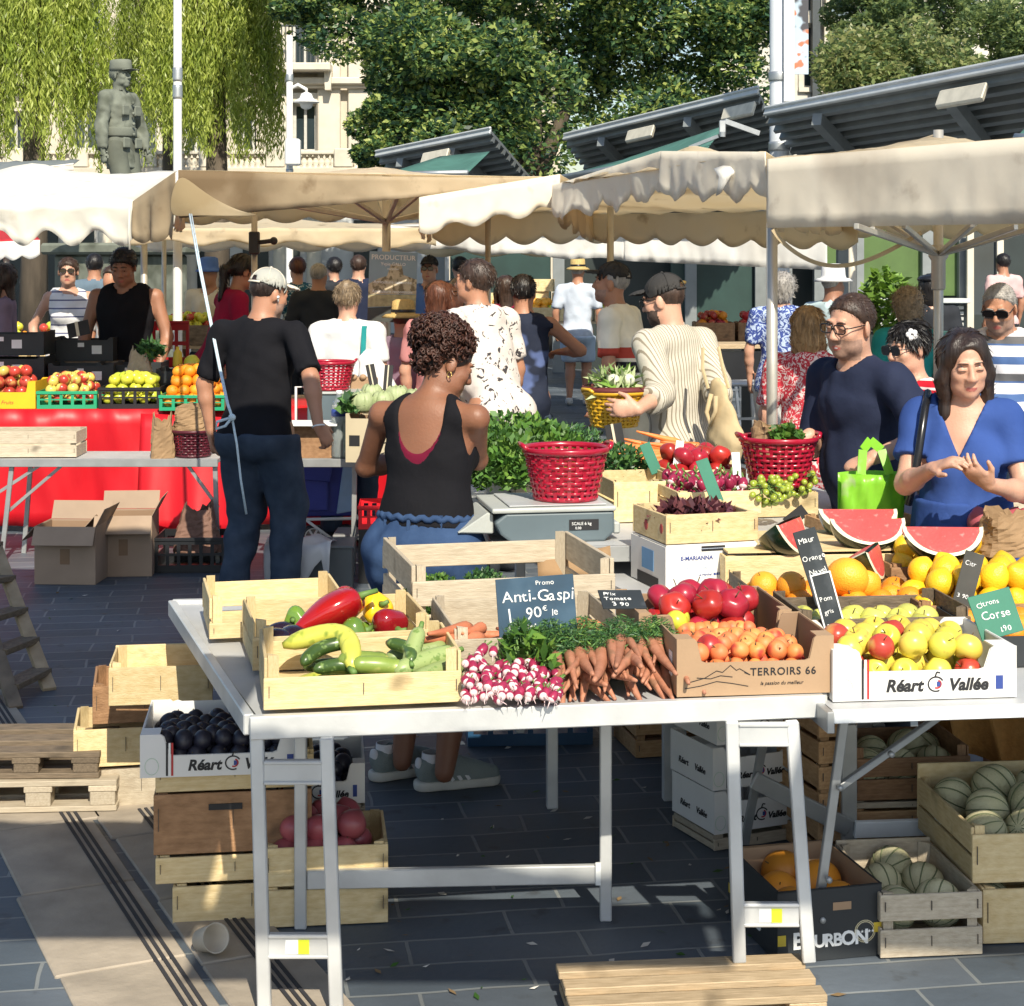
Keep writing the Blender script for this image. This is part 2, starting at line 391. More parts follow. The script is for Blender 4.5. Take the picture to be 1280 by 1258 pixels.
class Person:
    def __init__(s, label, loc, yaw, H=1.7, lid=.35, wide=1.0, deep=1.0, fem=False, skin=SK_L, lean=0, side=0, twist=0, head=(0,0,0), lw=None, rw=None, lel=(-.5,-.6,-.4), rel=(.5,-.6,-.4),
                 h=.014, feet=None, neck_fwd=.0, group=None, bust=None, belly=0, shsc=1.0):
        s.root = empty('person', loc, R(yaw), label, 'person', group); s.H = H; s.k = k = H/1.72; s.h = h; s.skin = skin; s.fem = fem; s.lid = lid; s.wide = wide; s.deep = deep; s.belly = belly
        T = np.array(Matrix.Rotation(R(-lean), 3, 'X') @ Matrix.Rotation(R(side), 3, 'Y')); s.T = T
        Tw = T @ rot3(twist); s.Tw = Tw
        s.P = np.array([0, 0, .93*k]); up = lambda x, y, z, M=T: s.P+M@(np.array([x, y, z])*k)
        s.Wst = up(0, 0, .17); s.Ch = up(0, .005, .36); s.Nk = up(0, -.012, .51); sw = (.165 if fem else .19)*wide*shsc
        s.S = {-1: up(-sw, -.015, .46, Tw), 1: up(sw, -.015, .46, Tw)}
        s.Rh = rot3(*head); hk = k*(.98 if fem else 1.0); s.hk = hk
        s.Hd = s.Nk+T@np.array([0, .0, .045])*k+s.Rh@np.array([0, .028+neck_fwd, .118])*hk
        s.up = up; L1, L2 = .285*k, .25*k; s.E = {}; s.W = {}
        for sg, w, hint in ((-1, lw, lel), (1, rw, rel)):
            w = s.S[sg]+np.array([sg*.06, .04, -.52])*k if w is None else np.array(w, float)
            s.E[sg], s.W[sg] = ik(s.S[sg], w, L1, L2, hint)
        feet = feet or ((-.1, -.02), (.1, .02)); s.feet = {-1: np.array([*feet[0], .085*k]), 1: np.array([*feet[1], .085*k])}
        s.hip = {i: s.P+np.array([i*.09*k*wide, 0, -.04*k]) for i in (-1, 1)}; s.knee = {}
        for i in (-1, 1): s.knee[i], _ = ik(s.hip[i], s.feet[i], .42*k, .41*k, (0, 1, 0))
        s.hands = {}; s.bust = fem if bust is None else bust
    # -- limbs shared by the body and by the clothes over it
    def torso(s, S, g=0, hipr=None, kk=.05):
        k, w, d = s.k, s.wide, s.deep; fd = s.T@np.array([0, 1, 0]); fl = .68*d/w
        a = (.135, .112, .128, .095) if s.fem else (.138, .132, .15, .10)
        hp = s.up(0, -.005, .0)
        S.cap(hp, s.Wst, (a[0]+(.012 if s.fem else 0))*k*w, a[1]*k*w, kk, fl*1.08, fd, infl=g); S.cap(s.Wst, s.Ch, a[1]*k*w, a[2]*k*w, kk, fl, fd, infl=g)
        S.cap(s.Ch, s.up(0, -.012, .43), a[2]*k*w, a[3]*k*w, kk, fl, fd, infl=g)
        for i in (-1, 1):
            S.cap(s.up(0, -.012, .472), s.S[i], .056*k, .046*k, kk, infl=g)
            if s.bust: S.ell(s.up(i*.072*w, .085*d, .31), np.array([.058, .050, .058])*k, .05, infl=g)
            S.ell(s.up(i*.07*w, -.045, -.07), np.array([.095*w, .095, .10])*k, .05, infl=g)
        if s.belly: S.ell(s.up(0, .06+.03*s.belly, .12), np.array([.125*w, .085+.04*s.belly, .14])*k, .06, infl=g)
    def arm(s, S, i, g=0, frac=1.0, kk=.025):
        k = s.k; m = 1.0 if not s.fem else .9; A, B, C = s.S[i], s.E[i], s.W[i]
        S.cap(A, A+(B-A)*min(1, frac*2), .050*k*m, (.050-.009*min(1, frac*2))*k*m, kk, infl=g)
        if frac > .5:
            C2 = B+(C-B)*(frac-.5)*2; t = (frac-.5)*2; S.cap(B, B+(C-B)*min(.3, t), .040*k*m, .041*k*m, kk, infl=g)
            if t > .3: S.cap(B+(C-B)*.3, C2, .041*k*m, (.041-.014*(t-.3)/.7)*k*m, kk, infl=g)
    def leg(s, S, i, g=0, to=1.0, kk=.03, flare=0):
        k = s.k; f = s.fem; A, B, C = s.hip[i], s.knee[i], s.feet[i]
        e = B if to >= .5 else A+(B-A)*to*2
        S.cap(A, e, .088*k*s.wide, (.088-.03*min(1, to*2))*k*s.wide+flare, kk, infl=g)
        if to > .5:
            t = (to-.5)*2; M = B+(C-B)*.3
            S.cap(B, M, .057*k, .06*k, kk, infl=g)
            S.cap(M, B+(C-B)*max(t, .31), .06*k, (.06-.024*(max(t, .31)-.3)/.7)*k+flare, kk, infl=g)
    def headprims(s, S):
        q = s.hk; Rh, c = s.Rh, s.Hd; p = lambda x, y, z: c+Rh@(np.array([x, y, z])*q); e = lambda x, y, z, r, k=.012, op='+': S.ell(p(x, y, z), np.array(r)*q, k, Rh, op)
        m = .94 if s.fem else 1.0
        e(0, -.014, .034, (.074, .092, .083), .03); e(0, .028, -.04, (.058*m, .066, .078), .03); e(0, .066, -.094, (.026*m, .022, .02), .025)
        for i in (-1, 1):
            e(i*.042*m, .03, -.066, (.022, .04, .028), .025); e(i*.041, .058, -.022, (.022, .026, .022), .02)
            e(i*.027, .082, .032, (.020, .010, .007 if s.fem else .009), .012)
            e(i*.032, .096, .011, (.017, .014, .012), .012, '-'); e(i*.032, .0792, .0125-.0055*s.lid, (.017, .0135, .0098), .003); e(i*.032, .078, .0, (.016, .0115, .006), .006)
            S.ell(p(i*.077, -.008, -.006), np.array([.009, .021, .033])*q, .006, Rh @ rot3(-i*22, 0, 0)); e(i*.013, .096, -.031, (.010, .011, .009), .008)
        S.cap(p(0, .086, .018), p(0, .107, -.026), .0085*q, .0125*q, .012)
        e(0, .087, -.0635, (.022, .0085, .005), .006); e(0, .0855, -.0735, (.018, .0085, .006), .006); S.cap(p(-.021, .0965, -.0685), p(.021, .0965, -.0685), .002*q, .002*q, .003, op='-')
        nk = .048 if s.fem else .058
        S.cap(s.Nk-np.array([0, 0, .03]), c+Rh@(np.array([0, -.02, -.06])*q), nk*s.k*1.08, nk*s.k, .035)
    def body(s, fine=0, finehand=0, lips=LIP, brow=None, stub=None, handset=None, eyes=True, armcut=1):
        """fine / finehand: grid step of the head and the hands (0: as coarse as the rest).
        handset: {side: (direction, palm normal, thumb side, curl)}"""
        S = Sdf(); s.torso(S)
        for i in (-1, 1):
            s.arm(S, i); s.leg(S, i)
            if s.bare_feet if hasattr(s, 'bare_feet') else True: S.cap(s.feet[i]+np.array([0, -.02, -.045]), s.feet[i]+np.array([i*.02, .14, -.06])*s.k, .036, .026, .02)
        s.headprims(S); hs = handset or {}
        for i in (-1, 1):
            d = nrm(s.W[i]-s.E[i]); n0 = (-i*.9, .3, 0) if abs(d[2]) > .6 else (0, 0, -1)
            f, n, t, c = hs.get(i, (d, n0, (0, 1, .3) if abs(d[2]) > .6 else (-i, 0, .3), .45)); s.hands[i] = (s.W[i], nrm(f)); hand(S, s.W[i], f, n, t, c, sc=s.k*(.92 if s.fem else 1.02))
        lo, hi = S.box(); h = s.h; parts = []; vs, fs = S.mesh(h); keep = np.ones(len(vs), bool); boxes = []
        if fine:
            b0 = s.Hd-np.array([.125, .15, .125])*s.hk; b1 = s.Hd+np.array([.125, .15, .14])*s.hk; boxes.append((b0, b1, fine))
        if finehand:
            for i in (-1, 1):
                c = s.W[i]+s.hands[i][1]*.095*s.k; b = np.full(3, .115*s.k); boxes.append((c-b, c+b, finehand))
        for b0, b1, hh in boxes:
            keep &= ~((vs > b0+h*1.2) & (vs < b1-h*1.2)).all(1)
        parts = [(vs, fs[keep[fs].all(1)])]
        for b0, b1, hh in boxes: parts.append(S.mesh(hh, b0, b1))
        VV = np.concatenate([p[0] for p in parts]); o = 0; FF = []
        for v, f in parts: FF.append(f+o); o += len(v)
        FF = np.concatenate(FF); C = (VV[FF].mean(1)-s.Hd)@s.Rh/s.hk; mi = np.zeros(len(FF), int); x, y, z = np.abs(C[:, 0]), C[:, 1], C[:, 2]; near = (y > .06) & (y < .13)
        mats = [s.skin, lips, brow or HAIRS['brown'], stub or s.skin]
        if fine:
            if stub: mi[(y > .015) & (z < -.04+.25*(.06-x).clip(0, .02)) & (z > -.125) & (x > -.1)] = 3
            mi[near & (x < .023) & (((z+.0685)/.0092)**2+(x/.0225)**2 < 1)] = 1
            if stub is s.skin: mi[near & (x > .013) & (x < .052) & (np.abs(z-(.0305+.05*(x-.03)-2.2*(x-.03)**2)) < (.0034 if s.fem else .0052))] = 2
        o = npmesh('body', VV, FF, mats, s.root, True, mi); s.bodyobj = o
        if fine and eyes:
            for i in (-1, 1):
                mb = MB(); tk = .75 if s.fem else 1.25; mb.tube([(i*.011,.0905,.0275),(i*.020,.0935,.0305),(i*.030,.0938,.0325),(i*.041,.0918,.0325),(i*.052,.086,.0275)], [.0016*tk,.0030*tk,.0030*tk,.0024*tk,.0010], 6); mb.build('eyebrow', brow or HAIRS['brown'], s.root, True).matrix_local = s.HM()
                mb = MB(); zl = .0125-.0055*s.lid-.0046; mb.tube([(i*.0185,.0885,zl-.003),(i*.026,.0925,zl+.0005),(i*.034,.0930,zl+.001),(i*.041,.0905,zl),(i*.0465,.086,zl-.0025)], [.0007,.0011,.0012,.0011,.0006], 5); mb.build('eyelash', HAIRS['black'], s.root, True).matrix_local = s.HM()
                mb = MB(); mb.ball((0, 0, 0), .0112*s.hk, 16, Matrix.Rotation(R(-90), 4, 'X')); ii = [0 if sum(mb.v[j][1] for j in f)/len(f) < .0084*s.hk else 1 for f in mb.f]; mb.mi = ii
                e = mb.build('eye', [EYEW, IRIS], s.root, True); e.location = s.hp(i*.032, .0792, .0065); e.rotation_euler = (Matrix(s.Rh.tolist()) @ Matrix.Rotation(R(-16), 3, 'X')).to_euler()
        return o
    def hp(s, x, y, z): return s.Hd+s.Rh@(np.array([x, y, z])*s.hk)
    def HM(s): return Matrix.Translation(V(s.Hd)) @ Matrix(s.Rh.tolist()).to_4x4() @ Matrix.Scale(s.hk, 4)
    def emit(s, S, name, m, h=None, amp=0, seed=0, f=1, parent=None):
        if amp: S.ops.append(('fn', 'f', 0, folds(amp, seed, f)))
        vs, fs = S.mesh(h or s.h); return npmesh(name, vs, fs, m, parent or s.root, True)
    def top(s, m, name='shirt', sleeve=.3, hem=-.08, neck=.075, g=.013, amp=.003, seed=0, vneck=0, tank=0, flare=.02, collar=False, h=None, scoop=.0):
        S = Sdf(); s.torso(S, g); fd = s.T@np.array([0, 1, 0]); k = s.k; w = s.wide
        if hem < .1: S.cap(s.up(0, 0, min(.06, hem+.08)), s.up(0, 0, hem-.08), (.135 if s.fem else .14)*k*w+g, (.142+flare)*k*w+g, .05, .74*s.deep/w, fd)
        ends = []
        if sleeve:
            for i in (-1, 1):
                s.arm(S, i, g+.003, min(1, sleeve+.06))
        S.fn(folds(amp, seed))
        S.cut(s.up(0, 0, hem), -(s.T@np.array([0, 0, 1])))
        if sleeve and sleeve < .97:
            for i in (-1, 1):
                A, B, C = s.S[i], s.E[i], s.W[i]; p, d = (A+(B-A)*sleeve*2, nrm(B-A)) if sleeve <= .5 else (B+(C-B)*(sleeve-.5)*2, nrm(C-B))
                def slv(X, D, p=p, d=d):
                    e = (X-p)@d; rr = np.linalg.norm(X-p-e[..., None]*d, axis=-1); return np.where((rr < .072) & (e > -.01) & (e < .09), np.maximum(D, e), D)
                S.fn(slv)
        S.cap(s.up(0, .005, .50), s.up(0, .02, .62), neck*k, neck*k*1.15, .012, op='-')
        if vneck:
            a = s.up(0, .02, .52); b = s.up(0, .14, .52-vneck)
            def vn(X, D):
                q = (X-s.P)@s.T/k; t = (q[..., 2]-(.52-vneck))/vneck; return np.where(q[..., 1] > 0, np.maximum(D, np.minimum((t.clip(0, 1.5)*.085-np.abs(q[..., 0]))*k*.8, .05)*(t > -.05)+(-.05)*(t <= -.05)), D)
            S.fn(vn)
        if tank:
            for i in (-1, 1): S.cap(s.up(i*(.205 if tank > 1 else .225)*w, .0, .30), s.up(i*(.165 if tank > 1 else .20)*w, 0, .56), .052*k*(1.4 if tank > 1 else 1.1), .075*k*(1.25 if tank > 1 else 1), .015, op='-')
            if tank > 1: S.ell(s.up(0, -.12, .50), np.array([.096, .15, scoop or .16])*k, .02, op='-'); S.ell(s.up(0, .12, .50), np.array([.08, .15, .15])*k, .012, op='-')
        o = s.emit(S, name, m, h)
        if collar:
            C = Sdf(); n = s.up(0, -.005, .50)
            C.cap(n, s.up(0, .0, .545), .078*k, .068*k, .01); C.cap(s.up(0, 0, .44), s.up(0, 0, .62), .058*k, .06*k, .008, op='-'); C.cut(s.up(0, 0, .56), s.T@np.array([0, .25, 1])); C.cut(s.up(0, .03, .5), s.T@np.array([0, .8, -.9])); s.emit(C, 'collar', m, s.h*.7, parent=o)
        return o
    def trousers(s, m, name='trousers', to=.98, g=.02, amp=.004, seed=1, waist=.06, flare=.01, h=None):
        S = Sdf(); k = s.k; w = s.wide; fd = np.array([0, 1, 0])
        S.cap(s.up(0, 0, .0), s.up(0, 0, waist+.03), (.135+(.012 if s.fem else 0))*k*w+g*.7, .128*k*w+g*.7, .04, .74*s.deep/w, fd)
        for i in (-1, 1): S.ell(s.up(i*.07*w, -.045, -.07), np.array([.095*w, .095, .10])*k+g, .05); s.leg(S, i, g, min(1, to+.05), .03, flare)
        S.fn(folds(amp, seed)); S.cut(s.up(0, 0, waist), s.T@np.array([0, 0, 1]))
        zc = [s.hip[1]+(s.knee[1]-s.hip[1])*to*2, s.knee[1]+(s.feet[1]-s.knee[1])*(to-.5)*2][to > .5][2]; S.cut((0, 0, zc), (0, 0, -1))
        return s.emit(S, name, m, h)
    def skirt(s, m, z0, z1, r0, r1, name='skirt', n=14, amp=.012, h=None, g=.012, ydepth=.8):
        S = Sdf(); k = s.k; S.cap(s.up(0, 0, z0), s.up(0, 0, z1), r0*k, r1*k, .02, ydepth, np.array([0, 1, 0]))
        def fl(X, D):
            q = X-s.P; a = np.arctan2(q[..., 1], q[..., 0]); t = ((z0*k-q[..., 2])/((z0-z1)*k)).clip(0, 1); return D+amp*t*np.sin(n*a+2*np.sin(3*a))
        S.fn(fl); S.cut(s.up(0, 0, z0), (0, 0, 1)); S.cut(s.up(0, 0, z1), (0, 0, -1)); return s.emit(S, name, m, h)
    def shoes(s, m, name='shoe', h=None, toe=(.02, .16)):
        for i in (-1, 1):
            S = Sdf(); f = s.feet[i]; k = s.k; t = f+np.array([i*toe[0], toe[1], -.055])*k
            S.cap(f+np.array([0, -.03, -.04]), t, .042*k, .036*k, .02); S.cap(f+np.array([0, -.025, 0]), f+np.array([0, .03, -.04]), .042*k, .04*k, .03); S.cut((0, 0, .002), (0, 0, -1)); S.cut(f+np.array([0, 0, .012]), (0, 0, 1))
            s.emit(S, name, m, h)
    def hair(s, style='short', m='brown', h=None, seed=0, vol=1.0, amp=.002):
        S = Sdf(); q = s.hk; p = lambda x, y, z: s.hp(x, y, z); Rh = s.Rh; mm = HAIRS[m] if isinstance(m, str) else m
        cr = lambda t: S.ell(p(0, -.016, .036), np.array([.074+t, .093+t, .083+t])*q, .01, Rh)
        def cutp(y0, z0, y1, z1):
            d = np.array([0, y1-y0, z1-z0]); n = np.array([0, -d[2], d[1]]); n = n if n[2] < 0 else -n; S.cut(p(0, y0, z0), Rh@n)
        if style in ('short', 'thin', 'crop'):
            t = {'short': .014, 'thin': .005, 'crop': .008}[style]*vol; cr(t); S.fn(folds(amp, seed, 2.2)); cutp(.082 if style == 'short' else .07, .062 if style == 'short' else .082, -.085, -.075)
        elif style == 'bob':
            cr(.018); [S.cap(p(i*.07, -.005, .03), p(i*.082, .012, -.15), .024*q, .02*q, .03) for i in (-1, 1)]; S.ell(p(0, -.055, -.07), np.array([.088, .055, .11])*q, .04, Rh); S.fn(folds(.003, seed, 1.6)); S.ell(p(0, .085, -.03), np.array([.056, .075, .10])*q, .012, Rh, '-')
        elif style == 'long':
            cr(.012); S.cap(p(0, -.06, .02), p(0, -.075, -.24), .075*q, .06*q, .05, .6, Rh@np.array([0, 1, 0]))
            for i in (-1, 1): S.cap(p(i*.052, .02, .075), p(i*.080, .012, -.04), .024*q, .026*q, .03); S.cap(p(i*.080, .012, -.04), p(i*.082, .02, -.215), .028*q, .024*q, .03)
            S.fn(folds(.004, seed, 1.5)); S.ell(p(0, .10, -.022), np.array([.060, .088, .110])*q, .012, Rh, '-')
        elif style == 'pony':
            cr(.010); cutp(.085, .058, -.07, -.095); S.cap(p(0, -.10, .03), p(0, -.135, -.02), .026*q, .034*q, .02); S.cap(p(0, -.135, -.02), p(.01, -.13, -.22), .034*q, .02*q, .03); S.fn(folds(.003, seed, 2))
        elif style == 'bun':
            cr(.010); cutp(.085, .058, -.07, -.095); S.ell(p(0, -.085, .085), np.array([.045, .04, .042])*q, .015, Rh); S.fn(folds(.004, seed, 2.5))
        elif style == 'curly':
            cr(.03*vol); S.ell(p(0, -.05, -.04), np.array([.088, .07, .085])*q*vol, .03, Rh)
            S.fn(lambda X, D: D+.009*np.sin(95*X[..., 0]+3*np.sin(60*X[..., 2]))*np.sin(90*X[..., 2]+2*np.sin(70*X[..., 1]))*np.sin(85*X[..., 1]+1)); S.ell(p(0, .095, -.035), np.array([.064, .07, .10])*q, .01, Rh, '-')
        o = s.emit(S, 'hair', mm, h or s.h*.7); return s.tufts(o, mm, style)
    def tufts(s, o, m, style, n=None):
        "loose locks lying over the hair so that its outline is not smooth"
        n = n or (500 if style == 'long' else 1500 if s.h < .018 else 700 if s.h < .025 else 260); me = o.data; nv = len(me.vertices); v = np.empty(nv*3, np.float32); me.vertices.foreach_get('co', v); v = v.reshape(-1, 3); q = s.hk; P = v[np.random.randint(0, nv, n)]
        N_ = (P-s.Hd)/np.linalg.norm(P-s.Hd, axis=1)[:, None]; loc = (P-s.Hd)@s.Rh; dn = np.array([0, -.35 if style in ('short', 'crop', 'thin') else -.12, -1.0])@s.Rh.T; t = dn-N_*(N_@dn)[:, None]; t /= np.linalg.norm(t, axis=1)[:, None]+1e-6
        k = {'curly': 1.0, 'short': .16, 'crop': .14, 'thin': .12}.get(style, .03); d = t*(.4 if style == 'curly' else 1)+N_*k+np.random.normal(size=(n, 3))*(.5 if style == 'curly' else .09 if style in ('short', 'crop') else .05)
        L = {'short': .030, 'crop': .017, 'thin': .014, 'curly': .034}.get(style, .055)*q; keep = (~((loc[:, 1] > .055*q) & (loc[:, 2] < .045*q)) if style not in ('long', 'bob') else loc[:, 1] < .03*q) & ((loc[:, 2] < .02*q) | (style != 'thin'))
        leaf_mesh((P+d*L*(.25 if style in ('curly', 'short', 'crop') else .1))[keep], L, 'locks', m, o, .10, 0, outward=(d*8)[keep], jit=.3); return o
    def cap_hat(s, m, brim=None, name='cap', back=True):
        "a baseball cap: six-panel crown, curved peak, opening and strap at the back"
        S = Sdf(); q = s.hk; S.ell(s.hp(0, -.014, .045), np.array([.088, .106, .092])*q, .01, s.Rh); S.ell(s.hp(0, -.014, .03), np.array([.081, .099, .09])*q, .003, s.Rh, '-'); S.cut(s.hp(0, 0, .026), s.Rh@np.array([0, -.22, -1]))
        if back: S.cap(s.hp(0, -.13, .036), s.hp(0, -.10, .055), .032*q, .028*q, .003, op='-')
        o = s.emit(S, name, m, s.h*.55 if s.h > .008 else .005)
        B = Sdf(); B.ell(s.hp(0, .095, .045), np.array([.078, .085, .030])*q, .01, s.Rh); B.ell(s.hp(0, .09, .032), np.array([.088, .105, .032])*q, .003, s.Rh, '-'); B.cut(s.hp(0, .068, 0), s.Rh@np.array([0, -1, 0])); B.cut(s.hp(0, 0, .03), s.Rh@np.array([0, 0, -1])); s.emit(B, 'peak', brim or m, .006, parent=o)
        mb = MB(); mb.ball((0, -.014, .138), .008, 10)
        for a in range(6):
            pts = [(math.cos(a*PI/3+.52)*math.sin(t)*.0895, -.014+math.sin(a*PI/3+.52)*math.sin(t)*.1075, .045+.0935*math.cos(t)) for t in np.linspace(.05, 1.45, 9)]; mb.tube(pts, .0022, 5)
        if back: mb.tube([(math.cos(t)*.086, -.014+math.sin(t)*.104, .048) for t in np.linspace(PI*1.3, PI*1.7, 8)], .006, 6)
        b = mb.build('seam', brim or m, o, True); b.matrix_local = s.HM()
        return o
    def brim_hat(s, m, band=None, r=.155, hgt=.10, name='sun_hat', droop=.02, crown=.092):
        o = MB().lathe([(r, .05-droop), (r*.8, .052), (crown+.006, .055), (crown, .075), (crown*.93, .055+hgt), (crown*.6, .07+hgt), (0, .072+hgt)], 32, sy=1.14).lathe([(crown+.004, .049), (r*.8, .046), (r-.002, .045-droop)], 32, sy=1.14).build(name, m, s.root, True); o.matrix_local = s.HM()
        if band: b = MB().lathe([(crown+.003, .058), (crown+.003, .09), (crown, .091)], 32, sy=1.14).build('hat_band', band, o, True)
        return o
    def glasses(s, frame, lens=None, name='glasses', w=.027, hh=.017):
        mb = MB()
        for i in (-1, 1):
            pts = [(i*.032+w*math.copysign(abs(math.cos(t))**.6, math.cos(t)), .104-.2*abs(math.cos(t)-i*0)*.01, .008+hh*math.copysign(abs(math.sin(t))**.6, math.sin(t))) for t in np.linspace(0, 2*PI, 25)[:-1]]
            mb.tube(pts, .0028, 6, closed=True); mb.tube([(i*.058, .103, .014), (i*.072, .09, .014), (i*.078, -.005, .012), (i*.078, -.02, 0)], .0024, 6)
        mb.tube([(-.006, .104, .012), (0, .107, .015), (.006, .104, .012)], .0026, 6); o = mb.build(name, frame, s.root, True); o.matrix_local = s.HM()
        if lens:
            for i in (-1, 1):
                pts = [(i*.032+w*math.copysign(abs(math.cos(t))**.6, math.cos(t)), .008+hh*math.copysign(abs(math.sin(t))**.6, math.sin(t))) for t in np.linspace(0, 2*PI, 25)[:-1]]
                MB().prism(pts, .1015, .1035).build('lens', lens, o)
        return o
# ------------------------------------------------------------------ sky, sun, camera
SUN_EL, SUN_AZ = 42, 14          # degrees: height of the sun; turn to the right of straight behind the camera
w = bpy.data.worlds.new('World'); SC.world = w; w.use_nodes = True
sk = w.node_tree.nodes.new('ShaderNodeTexSky'); sk.sky_type = 'NISHITA'; sk.sun_disc = False; sk.sun_elevation = R(SUN_EL)
tosun = V((math.sin(R(SUN_AZ))*math.cos(R(SUN_EL)), -math.cos(R(SUN_AZ))*math.cos(R(SUN_EL)), math.sin(R(SUN_EL))))
sk.sun_rotation = math.atan2(tosun.x, tosun.y); sk.air_density = 1.2; sk.ozone_density = 2.0
w.node_tree.links.new(sk.outputs[0], w.node_tree.nodes['Background'].inputs[0]); w.node_tree.nodes['Background'].inputs[1].default_value = .10
sl = bpy.data.lights.new('sun', 'SUN'); sl.energy = 4.6; sl.angle = R(.5); sl.color = (1, .92, .76)
so = bpy.data.objects.new('sun', sl); COL.objects.link(so); so.rotation_euler = tosun.to_track_quat('Z', 'Y').to_euler()
cam = bpy.data.cameras.new('camera'); co = bpy.data.objects.new('camera', cam); COL.objects.link(co); SC.camera = co
co.location = (0, 0, CH); co.rotation_euler = (R(90), 0, 0); cam.sensor_width = 36; cam.lens = F/1280*36; cam.shift_y = -(629-HZ)/1280; cam.clip_end = 2000
SC.view_settings.view_transform = 'Standard'; SC.view_settings.look = 'None'; SC.view_settings.exposure = .52

# ------------------------------------------------------------------ ground
def paving(name, c1, c2, mortar, bw, rh, rot, rough, ms=.006):
    m = bpy.data.materials.new(name); m.use_nodes = True; nt = m.node_tree; N = nt.nodes; L = nt.links; b = N['Principled BSDF']
    tc = N.new('ShaderNodeTexCoord'); mp = N.new('ShaderNodeMapping'); mp.inputs['Rotation'].default_value = (0, 0, rot); L.new(tc.outputs['Object'], mp.inputs[0])
    wn = N.new('ShaderNodeTexNoise'); wn.inputs['Scale'].default_value = 3; L.new(mp.outputs[0], wn.inputs['Vector'])
    vm = N.new('ShaderNodeVectorMath'); vm.operation = 'MULTIPLY_ADD'; L.new(wn.outputs['Color'], vm.inputs[0]); vm.inputs[1].default_value = (.03, .03, 0); L.new(mp.outputs[0], vm.inputs[2])
    br = N.new('ShaderNodeTexBrick'); L.new(vm.outputs[0], br.inputs['Vector']); br.inputs['Scale'].default_value = 1; br.inputs['Brick Width'].default_value = bw; br.inputs['Row Height'].default_value = rh
    br.inputs['Mortar Size'].default_value = ms; br.inputs['Mortar Smooth'].default_value = .3; br.offset = .37; br.inputs['Bias'].default_value = 0
    br.inputs['Color1'].default_value = (*c1, 1); br.inputs['Color2'].default_value = (*c2, 1); br.inputs['Mortar'].default_value = (*mortar, 1)
    n1 = N.new('ShaderNodeTexNoise'); n1.inputs['Scale'].default_value = 1.3; n1.inputs['Detail'].default_value = 8; L.new(tc.outputs['Object'], n1.inputs['Vector'])
    r1 = N.new('ShaderNodeMapRange'); L.new(n1.outputs['Fac'], r1.inputs[0]); r1.inputs[1].default_value = .3; r1.inputs[2].default_value = .7; r1.inputs[3].default_value = .62; r1.inputs[4].default_value = 1.3
    mu = N.new('ShaderNodeMix'); mu.data_type = 'RGBA'; mu.blend_type = 'MULTIPLY'; mu.inputs[0].default_value = 1; L.new(br.outputs['Color'], mu.inputs[6]); L.new(r1.outputs[0], mu.inputs[7])
    sp = N.new('ShaderNodeTexNoise'); sp.inputs['Scale'].default_value = 9; sp.inputs['Detail'].default_value = 6; L.new(tc.outputs['Object'], sp.inputs['Vector'])
    r2 = N.new('ShaderNodeMapRange'); L.new(sp.outputs['Fac'], r2.inputs[0]); r2.inputs[1].default_value = .62; r2.inputs[2].default_value = .7; r2.inputs[4].default_value = .45
    m2 = N.new('ShaderNodeMix'); m2.data_type = 'RGBA'; L.new(r2.outputs[0], m2.inputs[0]); L.new(mu.outputs[2], m2.inputs[6]); m2.inputs[7].default_value = (.035, .033, .03, 1)
    L.new(m2.outputs[2], b.inputs['Base Color'])
    n3 = N.new('ShaderNodeTexNoise'); n3.inputs['Scale'].default_value = 22; n3.inputs['Detail'].default_value = 8; L.new(tc.outputs['Object'], n3.inputs['Vector'])
    ad = N.new('ShaderNodeMath'); ad.operation = 'MULTIPLY_ADD'; L.new(br.outputs['Fac'], ad.inputs[0]); ad.inputs[1].default_value = -1.2; L.new(n3.outputs['Fac'], ad.inputs[2])
    bp = N.new('ShaderNodeBump'); bp.inputs['Strength'].default_value = .5; bp.inputs['Distance'].default_value = .006; L.new(ad.outputs[0], bp.inputs['Height']); L.new(bp.outputs[0], b.inputs['Normal'])
    rr = N.new('ShaderNodeMapRange'); L.new(n1.outputs['Fac'], rr.inputs[0]); rr.inputs[3].default_value = rough-.15; rr.inputs[4].default_value = rough+.15; L.new(rr.outputs[0], b.inputs['Roughness'])
    return m
SLATE = paving('slate_paving', (.062,.082,.105), (.105,.125,.150), (.19,.205,.21), .46, .165, R(-9), .62)
g = MB().add([(-150,-60,0),(150,-60,0),(150,240,0),(-150,240,0)], [(0,1,2,3)]).build('ground', SLATE); g['kind'] = 'structure'
PALE = mat('pale_stone', (.34,.29,.23), .75, .3, 5, bump=.35, bscale=30, detail=8); GROOVE = mat('groove', (.03,.03,.035), .8)
dirn = V((-.417, .909, 0)); perp = V((.909, .417, 0))
